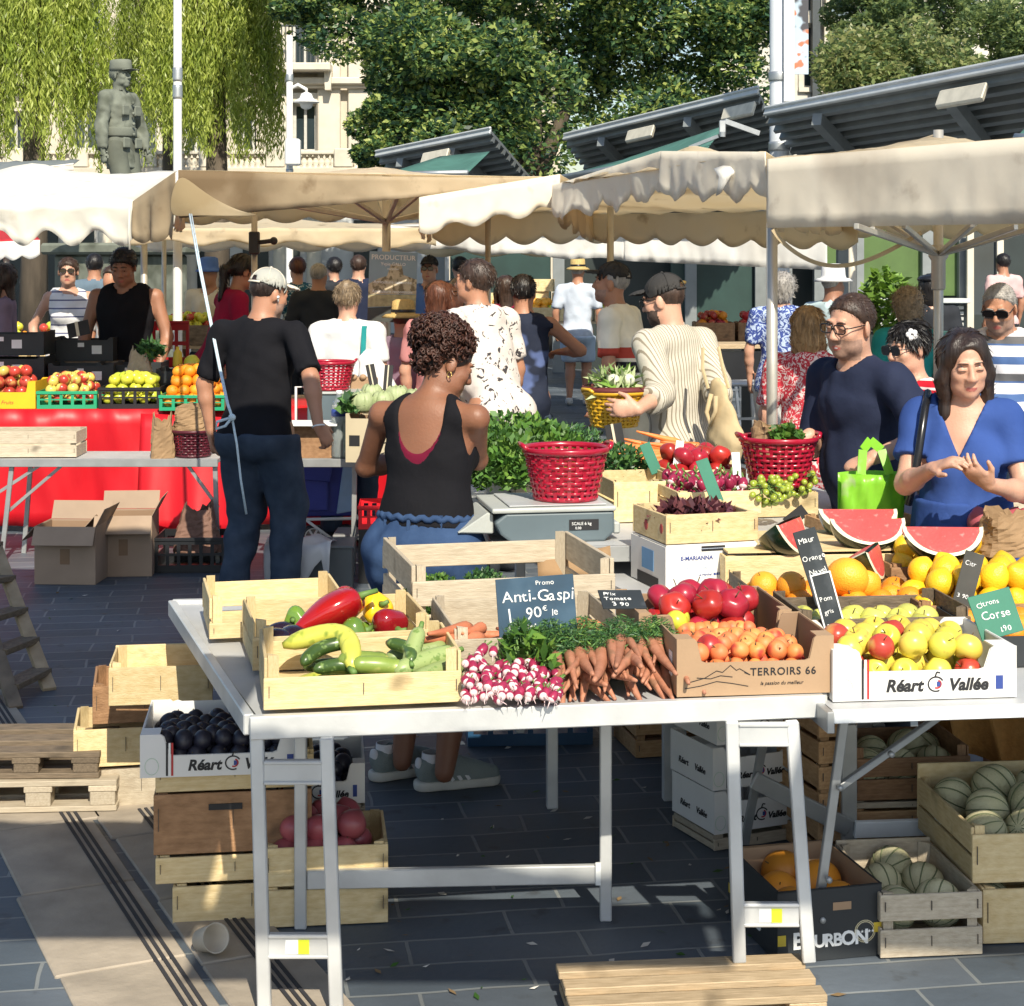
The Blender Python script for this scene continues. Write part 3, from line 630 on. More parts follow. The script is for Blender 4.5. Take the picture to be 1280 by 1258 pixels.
def strip(o, width, n0, n1, step, gro, name='path'):
    "slabs laid end to end along dirn, with three drain grooves cut along one side"
    mb = MB(); gm = MB(); t = n0
    while t < n1:
        L = step*U(.85, 1.15); M = Matrix((dirn, perp, V((0,0,1)))).transposed().to_4x4(); M.translation = o
        e0, e1 = U(-.012, .012), U(-.018, .018)
        mb.add([(t+.006, e0, -.05), (t+L-.006, e0, -.05), (t+L-.006, width+e1, -.05), (t+.006, width+e1, -.05), (t+.006, e0, .008), (t+L-.006, e0, .008), (t+L-.006, width+e1, .008), (t+.006, width+e1, .008)], [(3,2,1,0),(4,5,6,7),(0,1,5,4),(1,2,6,5),(2,3,7,6),(3,0,4,7)], M); t += L
    for k in range(3):
        y = gro+k*.021; gm.box(n0, n1, y, y+.0095, .0085, .0122, M)
    mb.m = 0; o2 = mb.build(name, PALE, None, bevel=.004); o2['kind'] = 'structure'; g2 = gm.build('path_groove', GROOVE, None); g2['kind'] = 'structure'
strip(V((-.93, 3.95, 0)), .335, -1.2, 7.5, .62, .235); strip(V((-.60, 4.05, 0)), .26, -1.2, 1.75, .55, .13)

# ------------------------------------------------------------------ buildings
WALL = mat('cream_render', (.58,.52,.42), .85, .14, 1.6, bump=.15, bscale=12); TRIM = mat('stone_trim', (.62,.57,.47), .8, .12, 3)
GLASSD = mat('dark_window', (.03,.045,.055), .12, .3, 1, spec=.8); FRAMEW = mat('window_frame', (.50,.50,.47), .5); IRON = mat('dark_iron', (.05,.06,.065), .5); SHUT = mat('grey_shutter', (.42,.46,.45), .6); BLIND = mat('shutter_blue', (.16,.22,.25), .6)
def facade(root, x0, x1, z0, z1, y, ops, m, grooves=True):
    "front wall with real openings, each opening with its own recessed window"
    xs = sorted({x0, x1, *[o[0] for o in ops], *[o[1] for o in ops]}); zs = sorted({z0, z1, *[o[2] for o in ops], *[o[3] for o in ops]}); mb = MB()
    for a, b in zip(xs[:-1], xs[1:]):
        for c, d in zip(zs[:-1], zs[1:]):
            if any(o[0] <= a and b <= o[1] and o[2] <= c and d <= o[3] for o in ops): continue
            mb.box(a, b, y, y+.5, c, d)
    o_ = mb.build('wall', m, root)
    if grooves:
        st = MB(); z = z0+.5
        while z < z1: st.box(x0, x1, y-.03, y-.002, z-.22, z+.20) if False else None; z += .5
    for o in ops:
        a, b, c, d = o[:4]; fw = MB(); t = .09
        fw.box(a, a+t, y+.26, y+.34, c, d); fw.box(b-t, b, y+.26, y+.34, c, d); fw.box(a+t, b-t, y+.26, y+.34, d-t, d); fw.box(a+t, b-t, y+.26, y+.34, c, c+t); mx = (a+b)/2; fw.box(mx-.04, mx+.04, y+.25, y+.33, c+t, d-t)
        f = fw.build('window', FRAMEW, root); MB().box(a+.01, b-.01, y+.35, y+.37, c+.01, d-.01).build('pane', GLASSD, f)
        sr = MB(); e = .16; sr.box(a-e, a, y-.06, y+.02, c, d); sr.box(b, b+e, y-.06, y+.02, c, d); sr.box(a-e-.08, b+e+.08, y-.14, y+.02, d, d+.26); sr.box(a-e, b+e, y-.12, y+.02, c-.15, c); sr.build('window_surround', TRIM, root, bevel=.015)
        if len(o) > 4 and o[4] == 'shutter':
            for q in (-1, 1):
                xx = a-e-.02-.62 if q < 0 else b+e+.02; s2 = MB(); s2.box(xx, xx+.6, y-.06, y-.01, c, d)
                for k in range(int((d-c)/.12)): s2.box(xx+.06, xx+.54, y-.085, y-.06, c+.06+k*.12, c+.12+k*.12)
                s2.build('shutter', BLIND, root)
        if len(o) > 4 and o[4] == 'balcony':
            MB().box(a-.5, b+.5, y-.95, y-.01, c-.24, c-.02).build('balcony', TRIM, root, bevel=.03)
            r = MB(); r.box(a-.48, b+.48, y-.93, y-.88, c+.98, c+1.04)
            for k in range(17): xx = a-.46+(b-a+.92)*k/16; r.tube([(xx, y-.9, c-.02), (xx, y-.9, c+.98)], .018, 5)
            r.build('balcony_railing', IRON, root)
            for q in (-1, 1): br = MB(); br.prism([((a+b)/2+q*.75-.11, c-.24), ((a+b)/2+q*.75+.11, c-.24), ((a+b)/2+q*.75+.08, c-.75), ((a+b)/2+q*.75-.08, c-.75)], y-.6, y-.01); br.build('balcony_bracket', TRIM, root)
    return o_
def px2(d): return lambda px: (px-640)*d/F, lambda py: CH-(py-HZ)*d/F
X, Z = px2(50.); YB = 50.
b1 = empty('apartment_building', (X(200), YB, 0), 0, 'cream stone apartment building with balconies behind the drooping trees', 'building'); b1.location = (0,0,0)
ops = [(X(365), X(396), Z(190), Z(128)), (X(364), X(395), Z(82), Z(5), 'balcony'), (X(282), X(318), Z(30), Z(-28)), (X(88), X(122), Z(188), Z(118)), (X(4), X(30), Z(190), Z(140)), (X(160), X(196), Z(190), Z(120)), (X(228), X(258), Z(192), Z(128)), (X(300), X(330), Z(190), Z(128)), (X(470), X(500), Z(190), Z(128)), (X(470), X(500), Z(75), Z(5)), (X(560), X(590), Z(75), Z(5)), (X(200), X(235), Z(60), Z(-10)), (X(90), X(125), Z(60), Z(-10))]
facade(b1, X(-140), X(700), 0, 15, YB, ops, WALL)
tr = MB()
for px in (412, 450, 345): tr.box(X(px)-.32, X(px)+.32, YB-.22, YB-.01, 0, 14.8)
tr.build('pilaster', TRIM, b1, bevel=.03); cn = MB()
for zz in (Z(112), Z(-60)): cn.box(X(-140), X(700), YB-.35, YB-.225, zz, zz+.22); cn.box(X(-140), X(700), YB-.5, YB-.355, zz+.1, zz+.3)
cn.build('cornice', TRIM, b1, bevel=.03)
st = MB()
for k in range(26):
    zz = .5+k*.52
    for a, b in ((335, 342), (398, 408), (436, 466), (318, 335), (262, 280)): st.box(X(a)+.05, X(b)-.05, YB-.03, YB-.003, zz, zz+.46)
st.build('quoin', TRIM, b1, bevel=.02)
# the balustrade of the terrace in front of it
X, Z = px2(47.); rb = empty('balustrade', (0,47,0), 0, 'pale stone balustrade of bulbous balusters below the drooping trees', 'balustrade'); zt, zb = Z(189), Z(210)
MB().box(X(-100), X(452), -.16, .16, zt-.10, zt).build('handrail', TRIM, rb, bevel=.02); MB().box(X(-100), X(452), -.2, .2, 0, zb).build('base', WALL, rb, bevel=.02)
hb = zt-.1-zb; nb = 0
for px in np.arange(-95, 450, 7.2):
    if any(abs(px-p) < 9 for p in (100, 185, 262, 345, 430, 20)): continue
    MB().lathe([(.07, 0), (.07, .05*hb), (.045, .1*hb), (.10, .35*hb), (.085, .5*hb), (.04, .8*hb), (.065, .93*hb), (.065, hb)], 10).build('baluster', TRIM, rb, True).location = (X(px), 0, zb)
for px in (100, 185, 262, 345, 430, 20): MB().box(-.25, .25, -.22, .22, 0, hb+.16).build('pillar', TRIM, rb, bevel=.03).location = (X(px), 0, zb)
X, Z = px2(56.); b2 = empty('stone_house', (0,0,0), 0, 'tall pale stone house with grey shutters behind the right hand trees', 'building')
facade(b2, X(900), X(1500), 0, 16, 56, [(X(1004), X(1030), Z(110), Z(30)), (X(1002), X(1032), Z(15), Z(-45), 'shutter'), (X(1075), X(1100), Z(20), Z(-40), 'shutter'), (X(1235), X(1268), Z(24), Z(-40)), (X(1160), X(1190), Z(20), Z(-45), 'shutter')], mat('pale_house', (.60,.57,.50), .85, .14, 1.6))
for px in (1018, 985): MB().box(X(px)-.12, X(px)+.12, 55.6, 55.99, 0, 16).build('drainpipe', IRON, b2)

# ------------------------------------------------------------------ trees
def leafmat(name, a, b, thin=.5): return mat(name, a, .42, 0, 1.4, col2=b, thin=thin, spec=.55, detail=6, contrast=1.3)
BARK = mat('bark', (.09,.07,.05), .9, .35, 6, bump=.6, bscale=18, stretch=(1,1,.25))
def tree(label, base, H, limbs, crown, lm, name='tree', trunk_r=.25, group=None):
    root = empty(name, base, 0, label, 'tree', group); mb = MB(); top = V((0, 0, H))
    mb.tube([(0,0,-.1), (.05,0,H*.4), (.0,.05,H)], [trunk_r*1.25, trunk_r, trunk_r*.7], 10)
    for e in limbs:
        e = V(e); mid = top.lerp(e, .5)+V((U(-.2,.2), U(-.2,.2), U(.1,.4))); mb.tube([top-V((0,0,.3)), mid, e], [trunk_r*.6, trunk_r*.35, trunk_r*.1], 7)
    mb.build('trunk', BARK, root, True); o = crown(root); return root
def clump_crown(cs, per, size, lm, up=.35, aspect=.5, flatz=.75):
    def go(root):
        P = []; O = []
        for c, r in cs:
            p = in_ball(per, c, (r, r, r*flatz), .55); P.append(p); O.append((p-np.array(c))/r)
        P = np.concatenate(P); O = np.concatenate(O)
        return leaf_mesh(P, size, 'crown', lm, root, aspect, up, mi=np.random.randint(0, len(lm), len(P)), outward=O*.8)
    return go
LD = [leafmat('leaf_dark_a', (.035,.105,.065), (.13,.25,.10)), leafmat('leaf_dark_b', (.08,.18,.07), (.29,.41,.12)), leafmat('leaf_dark_c', (.018,.055,.04), (.05,.11,.06)), leafmat('leaf_dark_d', (.30,.42,.10), (.58,.64,.20))]
def crown_points(px0, px1, py1, d, dr, n, rmin, rmax, edge=None, top=-160):
    "clump centres spread through a crown whose lower rim shows at py1(px)"
    out = []
    while len(out) < n:
        px = U(px0, px1); y = U(top, 215); t = (px-px0)/(px1-px0)
        if y > py1(px): continue
        if edge and not edge(px, y): continue
        q = atd(px, y, d+U(-dr, dr)*math.sin(PI*min(max(t, .12), .88))); out.append((q, U(rmin, rmax)))
    return out
def big_edge(px, y):
    if px < 495: return y < 40+(px-385)*.35 and y < 10+(px-385)*.9
    return True
cs = crown_points(335, 965, lambda x: 196-.0010*(x-600)**2*.35+12*math.sin(x*.05), 34.5, 2.4, 150, .55, .95, big_edge)+crown_points(500, 640, lambda x: 185, 33.2, 1.2, 26, .5, .8, None, 40)+crown_points(345, 425, lambda x: 30, 33.4, .8, 5, .3, .45, None, -60)+crown_points(448, 500, lambda x: 205, 33.6, .8, 8, .3, .45, None, 130)
base = V((.4, 34, 0)); rel = [(tuple(c-base), r) for c, r in cs]
tree('large dense evergreen tree with dark glossy leaves rising behind the awnings', base, 3.4, [(x, U(1.2,2.4), U(5.5,8)) for x in (-3,-1.6,-.6,.4,1.2)], clump_crown(rel, 900, .135, LD), LD, trunk_r=.32)
def weeping(label, px0, px1, d, n, zlow, zhigh, lm, group):
    c = atd((px0+px1)/2, 0, d); base = V((c.x, d+.4, 0)); wdt = (px1-px0)*d/F/2
    def crown(root):
        P = []
        for i in range(n):
            a = U(0, 2*PI); rr = math.sqrt(U(0, 1)); x = rr*math.cos(a)*wdt; y = rr*math.sin(a)*wdt*.8
            ztop = zhigh*(1-.35*rr*rr)+U(-.5,.5); zend = max(zlow+U(-.5,1.6)+.9*(1-rr)*U(0,1), 2.6); L = ztop-zend; zz = ztop
            if L < .4: continue
            m = int(L/.036); t = np.linspace(0, 1, m); sway = U(-.5,.5)
            for s2 in range(2): P.append(np.stack([x*(1+.1*t)+sway*t*t*.5+np.random.normal(size=m)*.05, y+np.random.normal(size=m)*.05, ztop-L*t], 1))
        P = np.concatenate(P); return leaf_mesh(P, .15, 'crown', lm, root, .20, .1, droop=.62, mi=np.random.randint(0, len(lm), len(P)))
    return tree(label, base, zhigh*.55, [(U(-wdt,wdt)*.7, U(-1,1), zhigh*U(.75,.95)) for _ in range(6)], crown, lm, 'weeping_tree', .26, group)
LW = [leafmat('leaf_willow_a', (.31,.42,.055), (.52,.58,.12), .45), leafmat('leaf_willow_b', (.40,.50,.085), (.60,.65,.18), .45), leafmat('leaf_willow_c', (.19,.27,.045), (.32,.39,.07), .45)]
weeping('yellow green weeping tree at the left edge, left of the statue', -60, 128, 36, 225, 4.1, 10.5, LW, 'weeping trees')
weeping('yellow green weeping tree right of the statue, behind the white pole', 178, 352, 37, 235, 4.2, 10.5, LW, 'weeping trees')
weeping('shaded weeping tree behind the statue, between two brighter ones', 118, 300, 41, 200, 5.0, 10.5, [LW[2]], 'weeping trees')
LR = [leafmat('leaf_olive_a', (.19,.27,.09), (.38,.44,.16)), leafmat('leaf_olive_b', (.07,.13,.06), (.17,.24,.09)), leafmat('leaf_olive_c', (.26,.29,.11), (.42,.43,.18))]
def rtree(label, px0, px1, y0, y1, d, n, lm, rm=(.45,.8)):
    out = []
    while len(out) < n:
        px = U(px0, px1); y = U(y0, y1); t = (px-(px0+px1)/2)/((px1-px0)/2)
        if y < y0+(y1-y0)*.3*t*t: continue
        out.append((atd(px, y, d+U(-1.6,1.6)), U(*rm)))
    base = V((atd((px0+px1)/2, 0, d).x, d+.5, 0)); tree(label, base, 3.5, [(U(-2,2), U(-.5,.5), U(4.5,6.5)) for _ in range(5)], clump_crown([(tuple(c-base), r) for c, r in out], 620, .14, lm), lm, 'broadleaf_tree', .22, 'rounded trees above the metal roof')
rtree('olive green rounded tree directly above the right hand metal roof', 1035, 1215, 52, 135, 38, 34, [LR[0], LR[2], LR[1]])
rtree('darker round tree behind the olive green one, right of the grey house', 1040, 1240, -90, 62, 42, 44, [LR[1], LR[1], LR[0]])
rtree('olive tree at the right edge of the picture above the metal roof', 1200, 1380, 0, 110, 40, 36, [LR[0], LR[1]])

# ------------------------------------------------------------------ posts and the statue
WHITEP = mat('white_paint', (.72,.72,.70), .4, .06, 5); GALV = mat('galvanised', (.48,.50,.51), .42, .14, 7, metal=.75)
def post(label, px, d, r, H=9, m=WHITEP, name='lamp_post'):
    c = atd(px, 0, d); root = empty(name, (c.x, d, 0), 0, label, 'post'); mb = MB(); mb.lathe([(r*1.5, 0), (r*1.5, .5), (r*1.12, .56), (r, 3), (r*.92, H)], 20); mb.build('pole', m, root, True)
    for z in (CH+(HZ-102)*d/F, 3.2): MB().lathe([(r*1.1, z), (r*1.13, z+.02), (r*1.13, z+.10), (r*1.1, z+.12)], 20).build('band', GALV, root, True)
    return root
post('slender white pole rising out of the left awning beside the statue', 222, 15.5, .038)
p2 = post('thin white lamp post with a lantern left of the balcony', 362, 30, .058, 5.6)
X, Z = px2(30.); lx = X(383)-X(362)
a = MB(); a.tube([(0,0,Z(112)), (lx*.5,0,Z(106)), (lx,0,Z(112)), (lx,0,Z(116))], .03, 8); a.build('arm', WHITEP, p2, True)
MB().lathe([(.03,.16),(.12,.12),(.16,.02),(.29,-.06),(.30,-.08),(.16,-.09),(.12,-.20),(.04,-.24)], 20).build('lantern', WHITEP, p2, True).location = (lx, 0, Z(124)); bpy.data.objects['lantern'].scale = (.75,.75,.75)
MB().box(-.13, .13, -.1, .1, 0, .45).build('control_box', WHITEP, p2, bevel=.03).location = (X(368)-X(362), -.2, Z(208))
p3 = post('thick light grey column with a blank white plate behind the right awning', 974, 23, .128, 9, mat('pole_grey', (.60,.63,.66), .38, .06, 4))
X, Z = px2(23.); pm = MB(); hw = .07; pl = [(X(977)-X(974), Z(-60)), (X(990)-X(974), Z(-60)), (X(990)-X(974), Z(127)), (X(989)-X(974), Z(129)), (X(977)-X(974), Z(129))]
pm.prism(pl, -.20, -.165); pm.build('sign_plate', WHITEP, p3, bevel=.006)
POSTER = blotch(blotch(mat('poster_blue', (.40,.50,.60), .5, .2, 2), (.05,.05,.06), 3.2, .52, .56), (.45,.16,.08), 4, .60, .64)
MB().box(X(991)-X(974), X(1009)-X(974), -.1, -.07, Z(94), Z(-30)).build('banner', POSTER, p3)
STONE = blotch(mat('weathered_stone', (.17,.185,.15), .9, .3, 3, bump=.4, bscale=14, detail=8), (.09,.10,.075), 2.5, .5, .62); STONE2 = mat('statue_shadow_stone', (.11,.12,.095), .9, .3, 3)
pst = atd(152, 0, 28); H = 2.86; zb = 4.90-H
s = Person('grey stone statue of a uniformed man in a peaked cap', (pst.x, 28, zb), -118, H, 1.05, skin=STONE, lean=-2, head=(0,2,0), rw=(.42, -.02, 1.42), lw=(-.40, .22, 1.32), rel=(.9,-.7,0), lel=(-.9,-.7,0), h=.034)
s.root.name = 'statue'; s.root['category'] = 'statue'
s.body(fine=.012, lips=STONE, brow=STONE, eyes=False, handset={1: ((.1,.2,-.95), (-1,.2,0), (0,1,.2), .7)})
s.top(STONE, 'jacket', .93, -.22, .06, .03, .012, 3, collar=True, h=.026); s.trousers(STONE2, to=.97, g=.035, h=.04); s.shoes(STONE, 'boot', .04); s.hair('short', STONE, .02)
k = MB().lathe([(.098, .045), (.101, .07), (.098, .11), (.094, .145), (.085, .15), (0, .152)], 24, sy=1.12).build('kepi', STONE, s.root, True); k.matrix_local = s.HM()
v = MB().prism([(-.075,.045),(-.04,.05),(.04,.05),(.075,.045),(.07,.053),(-.07,.053)], .08, .165).build('visor', STONE, k)
bt = MB(); bl = MB()
for zz in (.40, .30, .20, .10): bt.ball(tuple(s.up(0, .155, zz)), .028, 8)
bt.build('button', STONE, s.root, True); bl.lathe([(.165, -.045), (.172, -.03), (.172, .03), (.165, .045)], 28, sy=.75); o = bl.build('belt', STONE, s.root, True); o.location = V(s.up(0, 0, .13)); o.scale = (H/1.72,)*3
for i in (-1, 1):
    for zz in (.33, .02): MB().box(-.05, .05, -.012, .012, -.055, .05).build('pocket', STONE, s.root, bevel=.012).matrix_local = Matrix.Translation(V(s.up(i*.085, .135, zz))) @ Matrix.Scale(H/1.72, 4)
pd = empty('pedestal', (pst.x, 28, 0), R(-118), 'stone pedestal under the grey statue', 'pedestal'); MB().box(-.8,.8,-.7,.7,0,zb-.18).build('block', STONE, pd, bevel=.04); MB().box(-.95,.95,-.85,.85,zb-.18,zb+.0).build('cap', STONE, pd, bevel=.04)

# ------------------------------------------------------------------ the market hall behind
DARKM = mat('roof_metal', (.22,.24,.245), .5, .15, 4, metal=.2); RIMM = mat('roof_edge', (.60,.62,.62), .45, .1, 6, metal=.2); LIT_CREAM = mat('lit_cream', (.62,.58,.48), .6)
def hall_roof(label, A, B, back, fas):
    "sloping sheet roof: thick rim along A-B, ribbed underside running down to the back"
    A, B = V(A), V(B); root = empty('market_hall_roof', (0,0,0), 0, label, 'roof'); e = (B-A).normalized(); n = e.cross(V(back)).normalized(); n = -n if n.z < 0 else n
    mb = MB(); Lx = (B-A).length; bk = V(back); M = Matrix((e, bk.normalized(), n)).transposed().to_4x4(); M.translation = A; D = bk.length
    mb.box(0, Lx, 0, D, .06, .10, M); mb.build('sheet', DARKM, root)
    rb = MB()
    for k in range(int(D/.26)): rb.box(0, Lx, .14+k*.26, .24+k*.26, -.02, .058, M)
    rb.build('corrugation', DARKM, root); r = MB(); r.box(-.02, Lx+.02, -.07, -.003, .02, .12, M); r.tube([M @ V((-.02,-.08,.11)), M @ V((Lx+.02,-.08,.11))], .022, 8); r.build('gutter', RIMM, root, bevel=.01)
    for t in (.22, .68): g = MB(); g.bar(M @ V((Lx*t, .1, -.1)), M @ V((Lx*t+.5, D*.95, -.1)), .12, .15); g.build('rafter', DARKM, root)
    for a, b in fas: MB().box(Lx*a, Lx*b, -.02, .09, -.26, -.06, M).build('lit_fascia', LIT_CREAM, root, bevel=.02)  # pale boxes stand in for sunlit stretches of the fascia
    for t in (.05, .95):
        q = M @ V((Lx*t, D*.9, -.1)); MB().box(q.x-.09, q.x+.09, q.y-.09, q.y+.09, 0, q.z).build('column', DARKM, root)
    return root
hall_roof('nearer sloping metal market roof on the right with a ribbed underside', atd(956, 148, 22), atd(1330, 78, 16.6), (1.6, 3.4, -1.15), [(.66, .80)])
hall_roof('farther sloping metal market roof left of the thick grey column', atd(705, 178, 28.6), atd(946, 121, 24), (1.2, 3.6, -1.2), [(.38, .52), (.86, 1.0)])
hall_roof('small metal market roof seen left of the big evergreen tree', atd(470, 199, 29.5), atd(612, 171, 26.5), (1, 3, -1.0), [(.45, .68)])
GREENF = mat('green_awning', (.10,.25,.21), .7, .15, 5, thin=.3)
def slope(label, a, b, c, d2, m=GREENF):
    root = empty('green_awning', (0,0,0), 0, label, 'awning'); g = [[a.lerp(b, j/8)*(1-i/6)+d2.lerp(c, j/8)*(i/6)-V((0,0,.10*math.sin(PI*j/8)*math.sin(PI*i/6))) for j in range(9)] for i in range(7)]
    flat(g, 'cloth', m, root, solid=.012); mb = MB(); mb.tube([d2, c], .04, 6); mb.build('front_bar', GALV, root, True)
slope('green cloth awning under the middle metal roof', atd(778, 200, 25.5), atd(905, 158, 22.8), atd(880, 192, 20.5), atd(690, 224, 22.5))
slope('green cloth awning under the small roof on the left', atd(550, 196, 26.8), atd(612, 190, 26), atd(585, 216, 23.5), atd(482, 218, 24))
slope('short green awning end at the right edge below the metal roof', atd(1282, 160, 14.8), atd(1330, 150, 14.6), atd(1330, 175, 13.8), atd(1270, 172, 14.2))
hk = empty('awning_arm', atd(903, 160, 21), 0, 'metal awning arm bracket below the middle market roof', 'bracket'); MB().box(-.08,.08,-.05,.05,-.18,.18).build('plate', GALV, hk, bevel=.02); mb = MB(); mb.tube([(0,-.06,-.1), (0,-.06,-.22)], .07, 10); mb.bar((-.1,0,-.2), (-.75,.3,-.45), .08, .08); mb.bar((.05,0,.16), (.9,.2,-.12), .10, .12); mb.build('arm', GALV, hk); hk.scale = (.5,.5,.5)
# kiosk row under the hall
X, Z = px2(27.); ki = empty('market_kiosk', (0,27,0), 0, 'dark green shuttered market kiosk row under the metal roofs', 'kiosk'); KD = mat('kiosk_dark', (.02,.03,.03), .5, .3, 2); KG = mat('green_shutter', (.075,.135,.035), .6, .12, 4); KT = mat('teal_shutter', (.018,.048,.042), .5, .2, 3)
MB().box(X(700), X(1330), 1.6, 1.8, 0, Z(215)).build('wall', KD, ki)
for a, b, m in ((1040, 1082, KG), (1088, 1172, KG), (1178, 1216, KG), (845, 868, KT), (876, 952, KT), (560, 690, KT)): MB().box(X(a), X(b), .9, .96, Z(372 if m is KG else 410), Z(268)).build('shutter', m, ki, bevel=.01)
for a in (870, 1036, 1085, 1175, 1222, 700, 960): MB().box(X(a)-.09, X(a)+.09, .75, .93, 0, Z(230)).build('column', DARKM, ki)
cw = MB(); cw.box(X(1040), X(1220), .3, .7, Z(380), Z(374)); cw.build('counter', RIMM, ki, bevel=.01)
for k in range(5): MB().box(X(1040), X(1215), .50, .54, Z(388+k*7), Z(384+k*7)).build('counter_slat', FRAMEW, ki)
for a, b in ((1225, 1262),): MB().box(X(a), X(b), .6, .64, Z(395), Z(290)).build('window', GLASSD, ki); 
for a in (1224, 1262): MB().box(X(a)-.05, X(a)+.05, .5, .59, 0, Z(285)).build('post', TRIM, ki)
ct = MB(); ct.box(X(840), X(965), .3, .6, Z(424), Z(412)); ct.build('counter', FRAMEW, ki, bevel=.01)
# shop fronts seen on the left below the awnings
X, Z = px2(42.); sf = empty('shop_front', (0,42,0), 0, 'pale shop front with dark openings beyond the left stall', 'building'); MB().box(X(-80), X(560), .5, .8, 0, Z(262)).build('wall', mat('shop_white', (.55,.56,.56), .7, .1, 2), sf)
for a, b in ((-70, 25), (40, 66), (84, 112), (205, 216), (236, 262), (300, 332), (352, 372), (440, 470)): MB().box(X(a), X(b), .42, .49, 0, Z(275)).build('doorway', KD, sf)
for a in (204, 236, 392, 350, 130): MB().lathe([(.22,0),(.2,.4),(.17,2),(.17,3.2)], 14).build('column', TRIM, sf, True).location = (X(a), .1, 0)
# ------------------------------------------------------------------ market awnings
def canvas(name, a, b, thin=.38, stain=(.42,.32,.18), sl=.55): return blotch(blotch(mat(name, a, .85, 0, 2.2, col2=b, thin=thin, bump=.6, bscale=3.5, detail=7), stain, 1.1, sl, sl+.22, detail=7), stain, 6, .62, .8, detail=6)
CW = canvas('white_canvas', (.76,.73,.64), (.82,.79,.71), .2, (.68,.60,.46), .62); CB = canvas('stained_shaded_canvas', (.50,.39,.25), (.64,.53,.37), .35, (.24,.165,.09), .48)
CC = canvas('cream_canvas', (.86,.75,.55), (.90,.81,.64), .6, (.46,.36,.22), .56); CG = canvas('dirty_canvas', (.86,.79,.66), (.90,.84,.73), .3, (.56,.48,.38), .54); CWW = canvas('clean_canvas', (.80,.79,.76), (.84,.83,.80), .35, (.66,.63,.57), .62)
POLEM = mat('tent_pole', (.56,.53,.47), .4, .12, 8, metal=.55); CLAMP = mat('black_clamp', (.02,.02,.022), .5)
def valance(root, a, b, da, db, m, teeth=0, amp=.05, n=90, ripple=.02, kind='round', name='valance', tilt=(0,0,0), sag=0):
    "hanging strip below the edge a-b, its lower rim cut in scallops"
    a, b = V(a), V(b); e = b-a; out = V((e.y, -e.x, 0)).normalized(); rows = []
    for r in range(6):
        t = r/5; row = []
        for i in range(n+1):
            u = i/n; drop = da+(db-da)*u
            if teeth:
                ph = (u*teeth) % 1
                sc = abs(math.sin(PI*ph)) if kind == 'round' else (1-abs(2*ph-1))**.8 if kind == 'saw' else .5+.5*math.sin(2*PI*u*teeth)
                drop += amp*(sc-.5)*(.3+.7*abs(math.sin(3.1*u*7+1)) if kind == 'saw' else 1)
            w = ripple*t*(math.sin(u*e.length*4.5+2*math.sin(u*5))+.4*math.sin(u*e.length*13+1+3*math.sin(u*7))+1.3*MN.noise(V((u*e.length*5, t*1.5, a.x*3)))+.8*MN.noise(V((u*e.length*14, t*5, a.y))))
            row.append(a.lerp(b, u)+out*w+V(tilt)*t-V((0,0,drop*t+sag*math.sin(PI*u))))
        rows.append(row)
    return flat(rows, name, m, root, solid=.004)
def roof(root, FL, FR, BR, BL, apex, m, sag=.10, n=18, name='canopy'):
    FL, FR, BR, BL, apex = map(V, (FL, FR, BR, BL, apex)); g = []
    for i in range(n+1):
        v = i/n; row = []
        for j in range(n+1):
            u = j/n; p = FL.lerp(FR, u).lerp(BL.lerp(BR, u), v); q = max(abs(2*u-1), abs(2*v-1)); c = (FL+FR+BR+BL)/4
            h = (apex-c).z*(1-q); p = p+V(((apex-c).x*(1-q), (apex-c).y*(1-q), h)); p.z -= sag*math.sin(PI*q)*(.4+.6*abs(math.sin(2*math.atan2(2*v-1, 2*u-1)))) ; p.z += .012*math.sin(u*41)*math.sin(v*33); row.append(p)
        g.append(row)
    return flat(g, name, m, root, solid=.004)
def tpole(root, p, top, r=.024, n=12, m=None):
    mb = MB(); mb.tube([(p[0], p[1], 0), (p[0], p[1], top)], r, n); mb.tube([(p[0], p[1], .0), (p[0], p[1], .02)], r*3, n); return mb.build('pole', m or POLEM, root, True)
def ribs(root, hub, ends, r=.013):
    for e in ends: mb = MB(); mb.bar(hub, e, r*2, r*2.4); mb.build('rib', POLEM, root, bevel=.003)
def tent(label, name='market_awning', group='market awnings'): return empty(name, (0,0,0), 0, label, 'awning', group)

# left white one
t1 = tent('bright white awning with a wavy lower edge at the left edge of the picture'); A = atd(-170, 262, 11.2); B = atd(166, 252, 11.); C = atd(219, 215, 10.75); D = atd(-170, 236, 14.5); 
roof(t1, A, B, atd(222, 214, 13), D, atd(40, 203, 12.4), CW, .05); valance(t1, A, B, .18, .23, CW, 5.5, .10, kind='sine', ripple=.035)
valance(t1, B, C, .24, .40, CB, 2.3, .05, n=40, ripple=.03); valance(t1, D, atd(222, 246, 14.3), .25, .25, CW, 9, .07); tpole(t1, atd(-150, 0, 11.3), 2.3); tpole(t1, atd(205, 330, 17.5), 2.2)  # brown side valance: the shade on that face is put into its colour
mb = MB(); q = atd(162, 252, 10.97); mb.tube([q, q+V((.0,-.02,-.2)), q+V((.005,-.02,-.30))], .007, 6); mb.build('tie_cord', CW, t1, True)
